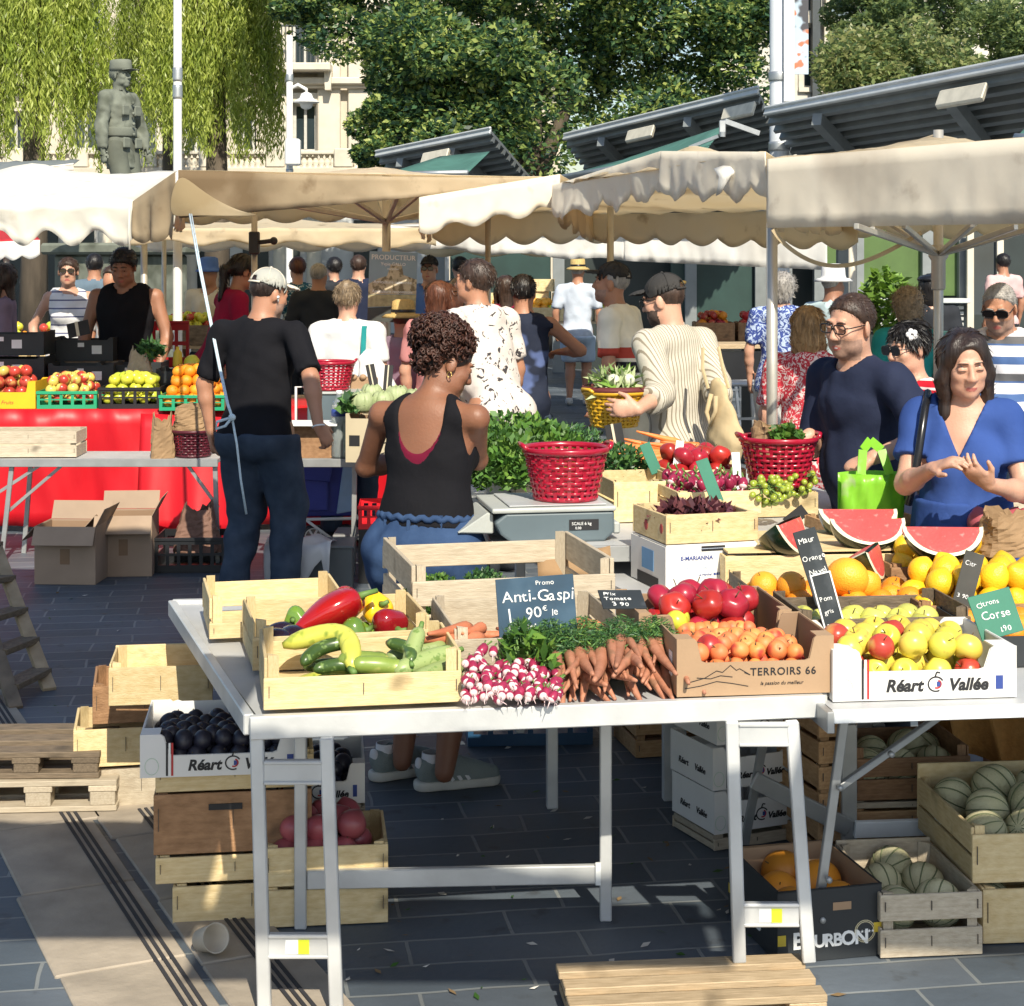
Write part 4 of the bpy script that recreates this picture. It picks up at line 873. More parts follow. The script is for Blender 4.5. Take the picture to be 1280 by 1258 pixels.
# brown stained one with an umbrella frame
t2 = tent('brown stained awning with an umbrella pole carrying the photo sign'); A = atd(223, 213, 10.6); B = atd(700, 222, 12.0); Cc = atd(640, 236, 14.8); D = atd(225, 240, 14.2)
roof(t2, A, B, Cc, D, atd(470, 209, 12.6), CC, .04); valance(t2, A, B, .29, .02, CB, 0, 0, ripple=.015, sag=.015); valance(t2, D, Cc, .25, .22, CC, 8, .05)
valance(t2, A, D, .33, .30, CC, 5, .06, n=50)
fl = [[A+V((.005,-.012,-.01)), A+V((.09,-.02,-.07)), A+V((.20,-.03,-.16)), A+V((.34,-.02,-.235))], [A+V((-.05,-.03,-.15)), A+V((.05,-.06,-.19)), A+V((.2,-.03,-.23)), A+V((.44,-.03,-.262))], [A+V((-.06,.0,-.30)), A+V((.08,-.05,-.275)), A+V((.26,-.04,-.28)), A+V((.53,-.0,-.275))]]
flat(fl, 'corner_flap', canvas('flap_canvas', (.62,.52,.36), (.72,.64,.48), .4, (.42,.32,.18), .45), t2, solid=.004).modifiers.new('s', 'SUBSURF').levels = 2
hub = atd(483, 278, 12.5); tpole(t2, (hub.x, hub.y), 2.42, .03)
ribs(t2, hub, [atd(300, 246, 11.6), atd(425, 238, 11.2), atd(505, 226, 11.4), atd(545, 225, 11.7), atd(640, 240, 13.6), atd(350, 250, 13.8), atd(470, 240, 14)])
tpole(t2, atd(318, 0, 12.4), 2.22, .022); q = atd(318, 304, 12.37); mb = MB(); mb.box(-.035,.035,-.04,.04,-.08,.08); mb.tube([(0,0,0),(.13,-.03,.015)], .016, 8); mb.ball((.14,-.03,.015), .028); mb.build('clamp', CLAMP, t2, bevel=.008).location = q
# cord tied at the corner
rp = empty('tie_rope', atd(237, 270, 10.3), 0, 'pale blue rope knotted halfway and hanging in front of the capped man', 'rope'); o = rp.location; W_ = lambda x, y, d: atd(x, y, d)-o; ROPE = mat('blue_white_rope', (.55,.66,.72), .6, .2, 60)
mb = MB(); pts = [W_(237, 268, 10.5), W_(248, 330, 10.0), W_(262, 400, 9.4), W_(274, 460, 8.9), W_(284, 505, 8.5), W_(290, 522, 8.42)]; mb.tube(pts, .0055, 8); mb.tube([p+V((.012-.008*i/5, 0, 0)) for i, p in enumerate(pts)], .004, 8); mb.build('strand', ROPE, rp, True)
mb = MB(); mb.tube([W_(290, 522, 8.41), W_(296, 555, 8.4), W_(301, 600, 8.4), W_(308, 643, 8.4)], .0055, 8); mb.build('loose_end', ROPE, rp, True)
mb = MB(); k = W_(290, 522, 8.4); mb.tube([k, k+V((-.07,-.01,-.02)), k+V((-.075,-.01,-.055)), k+V((-.03,-.01,-.04)), k], .007, 8); mb.ball(k, .018); mb.build('knot', ROPE, rp, True)
# middle ones
t3 = tent('cream awning with a gently scalloped edge left of the torn one'); A = atd(524, 247, 10.9); B = atd(700, 218, 11.3); Cc = atd(770, 262, 14.2); D = atd(540, 268, 13.9)
roof(t3, A, B, Cc, D, atd(660, 222, 12.5), CC, .04); valance(t3, A, B, .215, .215, CG, 3.2, .05, kind='sine', ripple=.02); valance(t3, D, Cc, .22, .24, CC, 5, .07); valance(t3, A, D, .22, .2, CC, 5, .06, n=40); tpole(t3, atd(610, 0, 13.4), 2.1, .022)
t4 = tent('greyish white awning with a torn saw-toothed edge in the middle'); A = atd(691, 232, 11.1); B = atd(826, 189, 9.7); C2 = atd(957, 190, 8.62); Cc = atd(1075, 262, 11.8); D = atd(740, 268, 13.4)
roof(t4, A, C2, Cc, D, atd(870, 181, 9.6), CC, .03); valance(t4, A, B, .20, .235, CG, 4.2, .11, kind='saw', n=120); valance(t4, B, C2, .235, .215, CG, 3.4, .09, kind='saw', n=110); valance(t4, D, Cc, .19, .25, CC, 8, .06); valance(t4, A, D, .2, .2, CC, 5, .06, n=40)
tpole(t4, atd(763, 0, 12.2), 2.15, .024); tpole(t4, atd(965, 0, 8.75), 2.25, .028)
tq = atd(899, 216, 8.95); tear = [[(-.03,0,.02), (.02,0,.035), (.09,0,.03), (.13,0,.02)], [(-.005,-.03,-.02), (.02,-.05,-.005), (.06,-.05,0), (.12,-.02,.0)], [(-.01,-.03,-.07), (.03,-.05,-.05), (.035,-.04,-.045), (.05,-.02,-.03)], [(-.02,-.01,-.12), (.0,-.02,-.11), (.01,-.02,-.1), (.015,-.01,-.09)]]
flat([[tq+V(p) for p in r] for r in tear], 'torn_flap', CWW, t4, solid=.003)
# right plain one on a strong pole
t5 = tent('plain cream canopy with a deep straight dirty front on the right'); A = atd(959, 199, 8.55); B = atd(1330, 168, 7.15); Cc = atd(1400, 250, 11.2); D = atd(1050, 255, 11.9)
roof(t5, A, B, Cc, D, atd(1173, 168, 9.3), CC, .03); valance(t5, A, B, .335, .36, CG, 0, 0, ripple=.010, n=110); valance(t5, D, Cc, .2, .24, CC, 6, .06); valance(t5, A, D, .33, .2, CC, 4, .04, n=50)
hub = atd(1173, 321, 9.0); tpole(t5, (hub.x, hub.y), 2.45, .026); mb = MB(); mb.lathe([(.03,-.17),(.036,-.16),(.036,-.02),(.05,0),(.05,.03),(.033,.035),(.033,.06),(0,.06)], 20); mb.build('hub', POLEM, t5, True).location = hub
ribs(t5, hub+V((0,0,.01)), [atd(1070, 283, 7.75), atd(1090, 287, 8.0), atd(1130, 283, 8.2), atd(1215, 281, 8.1), atd(1270, 284, 7.9), atd(1290, 286, 8.3), atd(1230, 270, 10.6), atd(1100, 272, 10.8)], .011)
st = empty('strap', atd(966, 285, 8.5), 0, 'slack beige strap drooping below the right canopy', 'strap'); o = st.location; pts = [atd(966+(1152-966)*t, 287+44*math.sin(PI*t**.8)+4*t, 8.5) - o for t in np.linspace(0, 1, 26)]; mb = MB()
for a, b in zip(pts[:-1], pts[1:]): mb.bar(a, b, .006, .02)
mb.build('webbing', mat('strap_beige', (.42,.33,.2), .8), st)
# rear ones
t6 = tent('long clean white awning front in the rear, right of the photo sign'); A = atd(486, 282, 16.2); B = atd(780, 285, 16.); C2 = atd(1034, 290, 15.6)
roof(t6, A, C2, atd(1010, 280, 20), atd(520, 280, 20), atd(770, 270, 18), CWW, .05); valance(t6, A, B, .20, .30, CWW, 3, .03, kind='sine', ripple=.03); valance(t6, B, C2, .30, .34, CWW, 0, 0, ripple=.03); valance(t6, atd(520, 292, 20), atd(830, 294, 20), .24, .22, CC, 5, .06); tpole(t6, atd(1066, 300, 20.5), 2.0, .05, m=TRIM)
t7 = tent('cream scalloped awning in the rear, behind the brown stained one'); A = atd(150, 286, 15.2); B = atd(545, 286, 15.2)
roof(t7, A, B, atd(540, 280, 18.5), atd(170, 280, 18.5), atd(340, 272, 17), CC, .05); valance(t7, A, B, .12, .15, CC, 5, .05, kind='sine'); tpole(t7, atd(180, 0, 15.5), 1.95, .03); valance(t7, atd(170, 288, 18.4), atd(540, 288, 18.4), .2, .2, CWW, 6, .06)
RED_T = mat('red_awning', (.55,.03,.04), .6, .1, 4, thin=.2)
t8 = tent('red and white awning far off at the left edge'); A = atd(-60, 305, 21); B = atd(50, 300, 21); roof(t8, A, B, atd(40, 288, 25), atd(-60, 288, 25), atd(0, 270, 23), RED_T, .05); valance(t8, A, B, .22, .2, CWW, 5, .05); tpole(t8, atd(8, 0, 21.1), 2, .04)
t9 = tent('dark folded awning top at the left edge below the statue'); roof(t9, atd(-60, 222, 24), atd(92, 206, 24), atd(100, 200, 26), atd(-60, 204, 26), atd(20, 204, 25), DARKM, .02); valance(t9, atd(-60, 222, 24), atd(92, 204, 24), .02, .10, CW, 0, 0, ripple=.01)
# unseen awnings, added and shaped to shade chosen patches of the paving
SHADE_CANVAS = mat('shade_canvas', (.62,.58,.50), .85, .1, 3)
def shade(label, rects, z, poles):
    t = tent(label, group='unseen awnings added for shade')
    for x0, x1, y0, y1 in rects: roof(t, (x0,y0,z), (x1,y0,z), (x1,y1,z), (x0,y1,z), ((x0+x1)/2,(y0+y1)/2,z+.3), SHADE_CANVAS, .03)
    for p in poles: tpole(t, p, z)
    mb = MB(); xs = [r[0] for r in rects]+[r[1] for r in rects]; mb.bar((min(xs), rects[-1][2]+.12, z+.01), (max(xs), rects[-1][2]+.12, z+.01), .04, .04); mb.build('ridge_bar', POLEM, t)
shade('long unseen canvas awning added overhead to shade the near paving', ((-.12, 1.22, 1.55, 2.08), (1.24, 3.0, 1.72, 2.18), (-2.6, -.14, 1.82, 2.78)), 2.6, ((-2.55, 1.94), (2.95, 1.94)))
shade('high unseen canvas awning added to shade the left paving', ((-2.6, .08, 2.85, 6.5),), 3.4, ((-2.6, 2.9), (-2.6, 6.4)))
# ------------------------------------------------------------------ crates, cartons, baskets, fruit
def wood(name, a, b, sc=9): 
    m = mat(name, a, .68, 0, sc, col2=b, coord='Generated', stretch=(1,1,1), objvar=.16, bump=.25, bscale=26, detail=8, contrast=1.4); return blotch(m, tuple(c*.45 for c in a), 5, .66, .80, coord='Object', detail=3)
W_NEW = wood('pale_poplar', (.58,.43,.21), (.70,.56,.32)); W_GREY = wood('weathered_poplar', (.40,.33,.24), (.53,.46,.35)); W_BRN = wood('brown_ply', (.23,.12,.055), (.36,.20,.10)); W_DARK = wood('dark_old_wood', (.10,.075,.05), (.20,.15,.10)); W_PAL = wood('pallet_wood', (.33,.24,.14), (.50,.38,.24)); W_ORA = wood('orange_poplar', (.42,.23,.10), (.56,.35,.18))
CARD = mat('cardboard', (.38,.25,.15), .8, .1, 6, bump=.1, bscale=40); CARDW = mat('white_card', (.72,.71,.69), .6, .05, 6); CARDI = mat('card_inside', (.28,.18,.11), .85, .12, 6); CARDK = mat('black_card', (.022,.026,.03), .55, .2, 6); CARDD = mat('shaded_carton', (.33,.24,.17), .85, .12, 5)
INK = mat('black_ink', (.015,.015,.018), .6, .05); INKR = mat('red_ink', (.45,.03,.03), .6); INKB = mat('blue_ink', (.03,.06,.25), .6); INKW = mat('white_ink', (.8,.8,.78), .6); CHALK = mat('chalk', (.75,.76,.76), .95, .15, 80); INKY = mat('yellow_ink', (.62,.45,.04), .6)
STAPLE = mat('staple', (.10,.09,.08), .5, metal=.6)
def crate(label, loc, yaw, w, d, h, m=W_NEW, front=((0,.72),), back=None, ends=((0,.46),(.5,1)), post=None, t=.008, name='wooden_crate', cat='crate', group=None, tilt=0):
    """market crate seen from its long side. front/back/ends: boards as fractions of h (low, high); corner posts to post*h"""
    root = empty(name, loc, yaw, label, cat, group); root.rotation_euler = (tilt, 0, yaw); ph = (post or max(e[1] for e in ends))*h; U_ = lambda: U(-.0015, .0015)
    mb = MB(); n = 4; bw = d/n
    for k in range(n): mb.box(.004, w-.004, k*bw+.006, (k+1)*bw-.006, .004, .010)
    mb.build('base', m, root)
    for y, bs, nm in ((0, front, 'front_board'), (d-t, back or front, 'back_board')):
        for a, b in bs: MB().box(-.001, w+.001, y+U_(), y+t+U_(), a*h+.0015, b*h).build(nm, m, root, bevel=.0016)
    for x in (0, w-t):
        for a, b in ends: MB().box(x+U_(), x+t+U_(), t+.0025, d-t-.0025, a*h+.002, b*h-U(0,.004)).build('end_board', m, root, bevel=.0016)
    for x, sx in ((t+.002, 1), (w-t-.002, -1)):
        for y, sy in ((t+.0025, 1), (d-t-.0025, -1)):
            p = MB(); q = .026; vs = [(x, y), (x+sx*q, y), (x, y+sy*q)]; p.add([(*v, .011) for v in vs]+[(*v, ph) for v in vs], [(0,1,2),(3,5,4),(0,3,4,1),(1,4,5,2),(2,5,3,0)]); p.build('corner_post', m, root)
    st = MB()
    for x in (.012, w-.012, w*.5):
        for a, b in front: st.box(x-.0008, x+.0008, -.0035, .001, (a*.6+b*.4)*h, (a*.2+b*.8)*h-.004)
    st.build('staple', STAPLE, root); return root
def carton(label, loc, yaw, w, d, h, m=CARD, mi=CARDI, lowf=.55, lowb=.55, cutx=.22, name='cardboard_tray', cat='carton', group=None, t=.004, hole=False, flaps=True, side=1.0):
    root = empty(name, loc, yaw, label, cat, group)
    def prof(low):
        c = w*cutx; s = .025; hl = h*low
        return [(0,0), (w,0), (w,h), (w-c*.62,h), (w-c*.70,h-.006), (w-c*.86,hl+.004), (w-c,hl), (c,hl), (c*.86,hl+.004), (c*.70,h-.006), (c*.62,h), (0,h)] if low < 1 else [(0,0),(w,0),(w,h),(0,h)]
    MB().prism(prof(lowf), 0, t).build('front_panel', m, root); MB().prism(prof(lowb), d-t, d).build('back_panel', m, root)
    for x in (0, w-t): MB().box(x, x+t, t+.0005, d-t-.0005, .001, h*side-.001).build('side_panel', m, root)
    MB().box(t+.001, w-t-.001, t+.001, d-t-.001, .003, .006).build('base', mi, root)
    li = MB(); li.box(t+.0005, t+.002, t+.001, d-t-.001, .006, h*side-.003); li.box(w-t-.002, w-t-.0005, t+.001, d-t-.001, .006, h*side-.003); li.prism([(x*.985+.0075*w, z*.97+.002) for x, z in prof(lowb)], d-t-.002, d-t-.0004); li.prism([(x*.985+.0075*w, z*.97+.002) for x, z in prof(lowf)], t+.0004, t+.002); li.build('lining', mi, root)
    if flaps and w*cutx > .02:
        for x in (0, w-w*cutx*.6): MB().box(x+.001, x+w*cutx*.6-.001, t+.003, w*cutx*.6+.02, h-.0045, h-.0005).build('corner_flap', m, root)
    return root
def tricolour(root, x, z0, z1, y=-.0008):
    for k, c in enumerate((INK, INKW, INKR)): MB().box(x+k*.007, x+k*.007+.0055, y-.0004, y, z0, z1).build('stripe', c, root)
def reart(label, loc, yaw, w=.46, d=.36, h=.125, lowf=.58, lowb=.7, group='white fruit cartons', s=1.0, sides=True):
    "white carton with black italic lettering and a small round fruit mark"
    r = carton(label, loc, yaw, w, d, h, CARDW, CARDW, lowf, lowb, .20, 'white_carton', group=group); zt = h*lowf*.30; ts = .041*s*w/.46
    text('Réart', ts, INK, r, face_M(w*.285, -.0008, zt), shear=.22, bold=.036); text('Vallée', ts, INK, r, face_M(w*.625, -.0008, zt), shear=.22, bold=.036)
    mk = lambda pts: [(w*.558+a*.022, zt+.016+b*.020) for a, b in pts]; M = face_M(0, -.001, 0)
    strokes([mk([(math.cos(t)*.9, math.sin(t)*.9) for t in np.linspace(.5, 5.2, 16)]), mk([(-.1,.9),(.1,1.5),(.5,1.4)])], .0036, INK, r, M, 'fruit_mark'); strokes([mk([(math.cos(t)*.5+.1, math.sin(t)*.5) for t in np.linspace(-2, 1.2, 9)])], .004, INKR, r, M, 'fruit_mark'); MB().prism(mk([(.1,-.3),(.55,-.3),(.55,.3),(.1,.3)]), -.0014, -.0006).build('fruit_mark', INKB, r)
    tricolour(r, w*.155, 0.004, h*.80); MB().box(w*.885, w*.925, -.0012, -.0004, zt, zt+.034).build('blue_square', INKB, r)
    strokes([[(w*.07+math.cos(t)*.018, h*.26+math.sin(t)*.022) for t in np.linspace(0, 6.3, 18)]], .0016, mat('pale_green_ink', (.5,.62,.5), .6), r, M, 'apple_mark')
    if sides:
        MM = face_M(-.0008, d*.80, h*.3, 'left'); text('Réart', ts, INK, r, MM, shear=.22, bold=.02); text('Vallée', ts, INK, r, face_M(-.0008, d*.42, h*.3, 'left'), shear=.22, bold=.02)
    return r
def basket(label, loc, rt, rb, h, m, yaw=0, sx=1.0, name='plastic_basket', group=None, rows=9, ribs_n=30, handle=True):
    "woven plastic basket: thick rim, upright ribs, bands woven through them, a foot ring"
    root = empty(name, loc, yaw, label, 'basket', group); mb = MB()
    for k in range(ribs_n):
        a = 2*PI*k/ribs_n; c, s = math.cos(a), math.sin(a); mb.bar((rb*c*sx, rb*s, .006), (rt*c*sx, rt*s, h), .008*rt/.14+.004, .005, up=(c, s, 0))
    mb.build('rib', m, root)
    for i in range(rows):
        z = h*(.06+.80*i/(rows-1)); r = rb+(rt-rb)*z/h; n = ribs_n*4; hw = h*.030; vs = []; fs = []
        for k in range(n):
            a = 2*PI*k/n; q = r+.0036*math.cos(PI*k/2/1.0*.5+PI*i); vs += [(q*math.cos(a)*sx, q*math.sin(a), z-hw), (q*math.cos(a)*sx, q*math.sin(a), z+hw)]
        fs = [(2*k, (2*k+2) % (2*n), (2*k+3) % (2*n), 2*k+1) for k in range(n)]
        MB().add(vs, fs).build('band', m, root, True, solid=.004)
    MB().lathe([(rt-.004,h-.016),(rt+.006,h-.016),(rt+.010,h),(rt+.004,h+.005),(rt-.006,h),(rt-.004,h-.016)], 40, sx=sx, cap=False).build('rim', m, root, True); MB().lathe([(rb-.002,.0),(rb+.004,0),(rb+.004,.014),(0,.012)], 32, sx=sx).build('foot', m, root, True)
    if handle:
        for q in (-1, 1): mb = MB(); mb.tube([(q*(rt*sx+.0), -.05, h), (q*(rt*sx+.012), -.03, h+.012), (q*(rt*sx+.012), .03, h+.012), (q*rt*sx, .05, h)], .008, 8); mb.build('grip', m, root, True)
    return root
# ---- produce: one mesh for each kind, copied
def proto(kind):
    if kind not in PROTO: PROTO[kind] = MAKE[kind]()
    return PROTO[kind]
PROTO = {}; MAKE = {}
def me_of(o):
    me = o.data; bpy.data.objects.remove(o); return me
def fruit(kind, loc, label, group, s=1, rot=None, cat=None, name=None, yaw=None):
    me = proto(kind); o = bpy.data.objects.new(name or kind, me); COL.objects.link(o); o.location = loc; sv = s*U(.93, 1.07); o.scale = (sv, sv, sv*U(.95, 1.05))
    o.rotation_euler = rot if rot is not None else (U(-.9, .9), U(-.9, .9), U(0, 6.28)); return tag(o, label, cat or kind.replace('_', ' '), group)
def fm(name, a, b, rough=.3, sc=14, **k): return mat(name, a, rough, 0, sc, col2=b, objvar=k.pop('objvar', .18), **k)
STEM = mat('fruit_stem', (.10,.07,.03), .8); STEMG = mat('green_stem', (.12,.22,.05), .6)
def pome(m, r=.037, dim=.35, tall=.95, lob=0):
    mb = MB(); n = 14; pr = []
    for i in range(n+1):
        t = PI*i/n; rr = math.sin(t)*(1+.06*math.cos(t)); z = -math.cos(t)*tall; q = math.exp(-(rr/.32)**2); z -= (1 if z > 0 else -.6)*dim*q; pr.append((rr*r, z*r))
    mb.lathe(pr, 20, fn=(lambda a, i: 1+lob*math.cos(5*a)) if lob else None); k = len(mb.f); mb.m = 1; mb.tube([(0,0,r*.45), (.002,0,r*.75), (.005,.002,r*1.12)], .0016, 6); return mb
def pm(kind, m, **k): MAKE[kind] = lambda: me_of(pome(m, **k).build(kind, [m, STEM], None, True))
yel = blotch(fm('apple_yellow', (.60,.49,.05), (.68,.58,.10), .34, 5, huevar=.02), (.44,.30,.06), 26, .62, .74); red_bl = blotch(fm('apple_blush', (.60,.46,.10), (.66,.54,.14), .28, 5), (.42,.045,.03), 12, .47, .58, detail=2, stretch=(1,1,.5)); redap = blotch(fm('apple_red', (.40,.035,.03), (.50,.08,.045), .25, 8), (.58,.38,.12), 14, .58, .72)
pm('yellow_apple', yel); pm('red_apple', redap); pm('blush_apple', red_bl); pm('green_apple', fm('apple_green', (.50,.50,.08), (.58,.58,.15), .28, 5)); pm('lime_apple', fm('apple_lime', (.50,.55,.035), (.60,.62,.08), .3, 5, huevar=.02), r=.04)
pm('orange', fm('orange_peel', (.80,.25,.012), (.85,.33,.02), .38, 4, bump=.35, bscale=260), dim=.10, tall=.96, r=.042); pm('lemon', fm('lemon_peel', (.78,.47,.012), (.85,.55,.03), .36, 4, bump=.3, bscale=220), dim=-.16, tall=1.05, r=.036)
pm('grapefruit', fm('grapefruit_peel', (.80,.32,.02), (.85,.40,.035), .38, 3, bump=.3, bscale=220), dim=.06, tall=.93, r=.056)
pm('tomato', fm('tomato_red', (.34,.012,.022), (.46,.03,.035), .3, 5, coat=.12, huevar=.012), dim=.25, tall=.82, r=.044, lob=.05); pm('apricot', blotch(fm('apricot_skin', (.70,.20,.06), (.76,.28,.09), .55, 5, huevar=.015), (.50,.06,.035), 20, .52, .66), r=.024, dim=.2); pm('nectarine', blotch(fm('nectarine_skin', (.36,.025,.03), (.45,.05,.035), .35, 6), (.70,.34,.06), 12, .62, .72), r=.034, dim=.22)
pm('red_onion', fm('onion_red', (.28,.05,.07), (.40,.10,.11), .35, 9, stretch=(1,1,.2)), r=.04, dim=-.18, tall=.92); pm('plum', fm('plum_skin', (.012,.012,.022), (.03,.03,.05), .38, 9), r=.026, dim=.1, tall=1.1); pm('aubergine', fm('aubergine_skin', (.012,.006,.016), (.025,.012,.03), .15, 4, coat=.5), r=.045, dim=.05, tall=1.5)
def melon_mb():
    m = stripes(fm('melon_skin', (.50,.47,.27), (.60,.56,.36), .7, 20, bump=.4, bscale=160), (.16,.20,.09), 'X', 1, .0); mb = MB(); n = 16
    mb.lathe([(math.sin(PI*i/n)*.066, -math.cos(PI*i/n)*.062) for i in range(n+1)], 60, fn=lambda a, i: 1-.045*abs(math.cos(5*a))**8)
    k = len(mb.f); mb.m = 1
    for j in range(10):
        a = PI/10*2*j; mb.tube([(math.sin(t)*.0645*math.cos(a), math.sin(t)*.0645*math.sin(a), -math.cos(t)*.0605) for t in np.linspace(.15, PI-.15, 14)], .0022, 5)
    return mb, m
MAKE['melon'] = lambda: me_of((lambda q: q[0].build('melon', [q[1], mat('melon_rib', (.17,.20,.10), .8)], None, True))(melon_mb()))
def carrot_mb(m, L=.16, r=.0145, bend=.01, tuft=True):
    mb = MB(); n = 9; ph = U(0, 6); pts = [(math.sin(i/n*2+ph)*bend-math.sin(ph)*bend, math.cos(i/n*2.4+ph)*bend-math.cos(ph)*bend, -L*i/n) for i in range(n+1)]
    mb.tube(pts, [r*(.55 if i == 0 else 1)*(1-.80*(i/n)**1.3)+.0008 for i in range(n+1)], 9); return mb
for q in range(3):
    MAKE[f'carrot_{q}'] = lambda q=q: me_of(carrot_mb(0, .15+.02*q, .0135+.002*q, .004+.006*q).build('carrot', blotch(fm('carrot_skin', (.34,.135,.075), (.44,.20,.125), .55, 30, bump=.3, bscale=120, stretch=(.3,.3,1)), (.26,.13,.075), 18, .52, .68), None, True))
    MAKE[f'bright_carrot_{q}'] = lambda q=q: me_of(carrot_mb(0, .17+.02*q, .015, .004+.004*q).build('carrot', fm('carrot_orange', (.66,.17,.035), (.72,.24,.06), .5, 30), None, True))
    MAKE[f'old_carrot_{q}'] = lambda q=q: me_of(carrot_mb(0, .17, .017, .006).build('carrot', fm('carrot_loose', (.50,.15,.07), (.56,.20,.10), .6, 20, bump=.3), None, True))
def radish_mb():
    mb = MB(); n = 9; mb.lathe([(max(.0004, math.sin(PI*i/n)**.8*.0115*(1+.1*math.cos(PI*i/n))), -math.cos(PI*i/n)*.0155) for i in range(n+1)], 12); mb.m = 1
    mb.tube([(0,0,-.0155),(.002,0,-.024),(.004,.002,-.034)], [.002,.0011,.0005], 6); mb.ball((0,0,-.0104), (.0100,.0100,.0062), 12); mb.m = 2; mb.tube([(0,0,.014),(.004,0,.03)], .0022, 5); return mb
MAKE['radish'] = lambda: me_of(radish_mb().build('radish', [fm('radish_pink', (.20,.010,.04), (.35,.03,.085), .3, 30), mat('radish_tip', (.72,.55,.55), .4, .1), STEMG], None, True))
def bell_mb(L, r, lob, pts_):
    mb = MB(); n = 14; pr = []
    for i in range(n+1):
        t = i/n; rr = r*(math.sin(PI*min(t*1.15, 1)**.8)*.25+.75*math.sin(PI*t)**.45)*(1-.35*(t**2)); zz = L*(.5-t)
        if t < .12: zz -= (0.12-t)*L*.9
        pr.append((max(rr, .0005), zz))
    mb.lathe(pr, 28, fn=lambda a, i: 1+lob*math.cos(3*a)*(1 if i < 11 else .4)); mb.m = 1; mb.tube([(0,0,L*.38),(.003,0,L*.5),(.010,.004,L*.62)], [.010,.0065,.006], 8); return mb
MAKE['red_pepper'] = lambda: me_of(bell_mb(.105, .046, .11, 0).build('pepper', [fm('pepper_red', (.36,.004,.008), (.46,.015,.015), .12, 4, coat=.45), STEMG], None, True))
MAKE['dark_pepper'] = lambda: me_of(bell_mb(.10, .05, .12, 0).build('pepper', [fm('pepper_dark', (.23,.006,.012), (.30,.012,.016), .12, 4, coat=.45), STEMG], None, True))
MAKE['yellow_pepper'] = lambda: me_of(bell_mb(.085, .045, .10, 0).build('pepper', [fm('pepper_yellow', (.80,.42,.01), (.85,.5,.02), .13, 4, coat=.45), STEMG], None, True))
MAKE['green_pepper'] = lambda: me_of(bell_mb(.085, .04, .12, 0).build('pepper', [fm('pepper_green', (.10,.20,.025), (.17,.28,.04), .16, 5, coat=.7), STEMG], None, True))
MAKE['long_red_pepper'] = lambda: me_of(bell_mb(.19, .041, .10, 0).build('pepper', [MATS.get('pepper_red') or proto('red_pepper').materials[0], STEMG], None, True))
def courg(m, L, r, bend, stemm):
    mb = MB(); n = 14; pts = [(L*(i/n-.5), bend*math.sin(PI*i/n), 0) for i in range(n+1)]; mb.tube(pts, [r*(.35 if i in (0, n) else .85 if i in (1, n-1) else 1+.12*math.sin(i/n*3)) for i in range(n+1)], 14); mb.m = 1; p = pts[-1]; mb.tube([(p[0]-.004, p[1], 0), (p[0]+.018, p[1]-bend*.12, .002)], [.008, .0065], 7); return mb
cu_y = blotch(fm('courgette_yellow', (.46,.46,.06), (.54,.54,.10), .35, 20), (.22,.30,.04), 24, .56, .66); cu_d = blotch(fm('cucumber_dark', (.035,.075,.018), (.07,.12,.03), .3, 30), (.16,.24,.07), 50, .6, .68); cu_p = blotch(fm('courgette_pale', (.26,.34,.12), (.34,.42,.17), .4, 30, stretch=(.2,1,1)), (.16,.25,.07), 60, .56, .64); cu_g = blotch(fm('cucumber_mid', (.16,.24,.045), (.26,.34,.07), .35, 20), (.40,.42,.12), 30, .58, .68)
MAKE['curved_courgette'] = lambda: me_of(courg(0, .20, .0195, .075, 0).build('courgette', [cu_y, STEMG], None, True)); MAKE['dark_cucumber'] = lambda: me_of(courg(0, .15, .017, .03, 0).build('cucumber', [cu_d, STEMG], None, True)); MAKE['pale_courgette'] = lambda: me_of(courg(0, .17, .021, .008, 0).build('courgette', [cu_p, STEMG], None, True)); MAKE['short_cucumber'] = lambda: me_of(courg(0, .12, .018, .014, 0).build('cucumber', [cu_g, STEMG], None, True))
LG = [mat('herb_a', (.09,.21,.03), .5, .3, 9, thin=.25), mat('herb_b', (.17,.31,.05), .5, .3, 9, thin=.25), mat('herb_c', (.045,.12,.02), .5, .3, 9, thin=.2)]; LK = [mat('fennel_a', (.05,.14,.045), .55, .3, 9, thin=.2), mat('fennel_b', (.11,.24,.06), .5, .3, 9, thin=.2), mat('fennel_c', (.03,.085,.03), .5, .3, 9)]; LP = [mat('beet_leaf', (.07,.02,.03), .45, .4, 12), mat('beet_leaf_b', (.13,.04,.045), .45, .4, 12)]
def greens(name, label, cat, loc, r, n, size, lm, group=None, curly=False, stalks=14, aspect=.5, shell=.25):
    "a bunch of leaves on stalks"
    root = empty(name, loc, U(0, 6), label, cat, group); P = in_ball(n, (0,0,r[2]*.5), r, shell); P = P[P[:, 2] > .002]
    leaf_mesh(P, size, 'leaf', lm, root, aspect, .35, mi=np.random.randint(0, len(lm), len(P)), outward=(P/np.array(r))*.8); mb = MB()
    for _ in range(stalks): p = in_ball(1, (0,0,r[2]*.5), np.array(r)*.8, .5)[0]; mb.tube([(p[0]*.2, p[1]*.2, .004), (p[0]*.6, p[1]*.6, max(.004, p[2]*.5)), (p[0], p[1], max(p[2], .006))], .0022, 5)
    mb.build('stalk', STEMG, root, True); return root
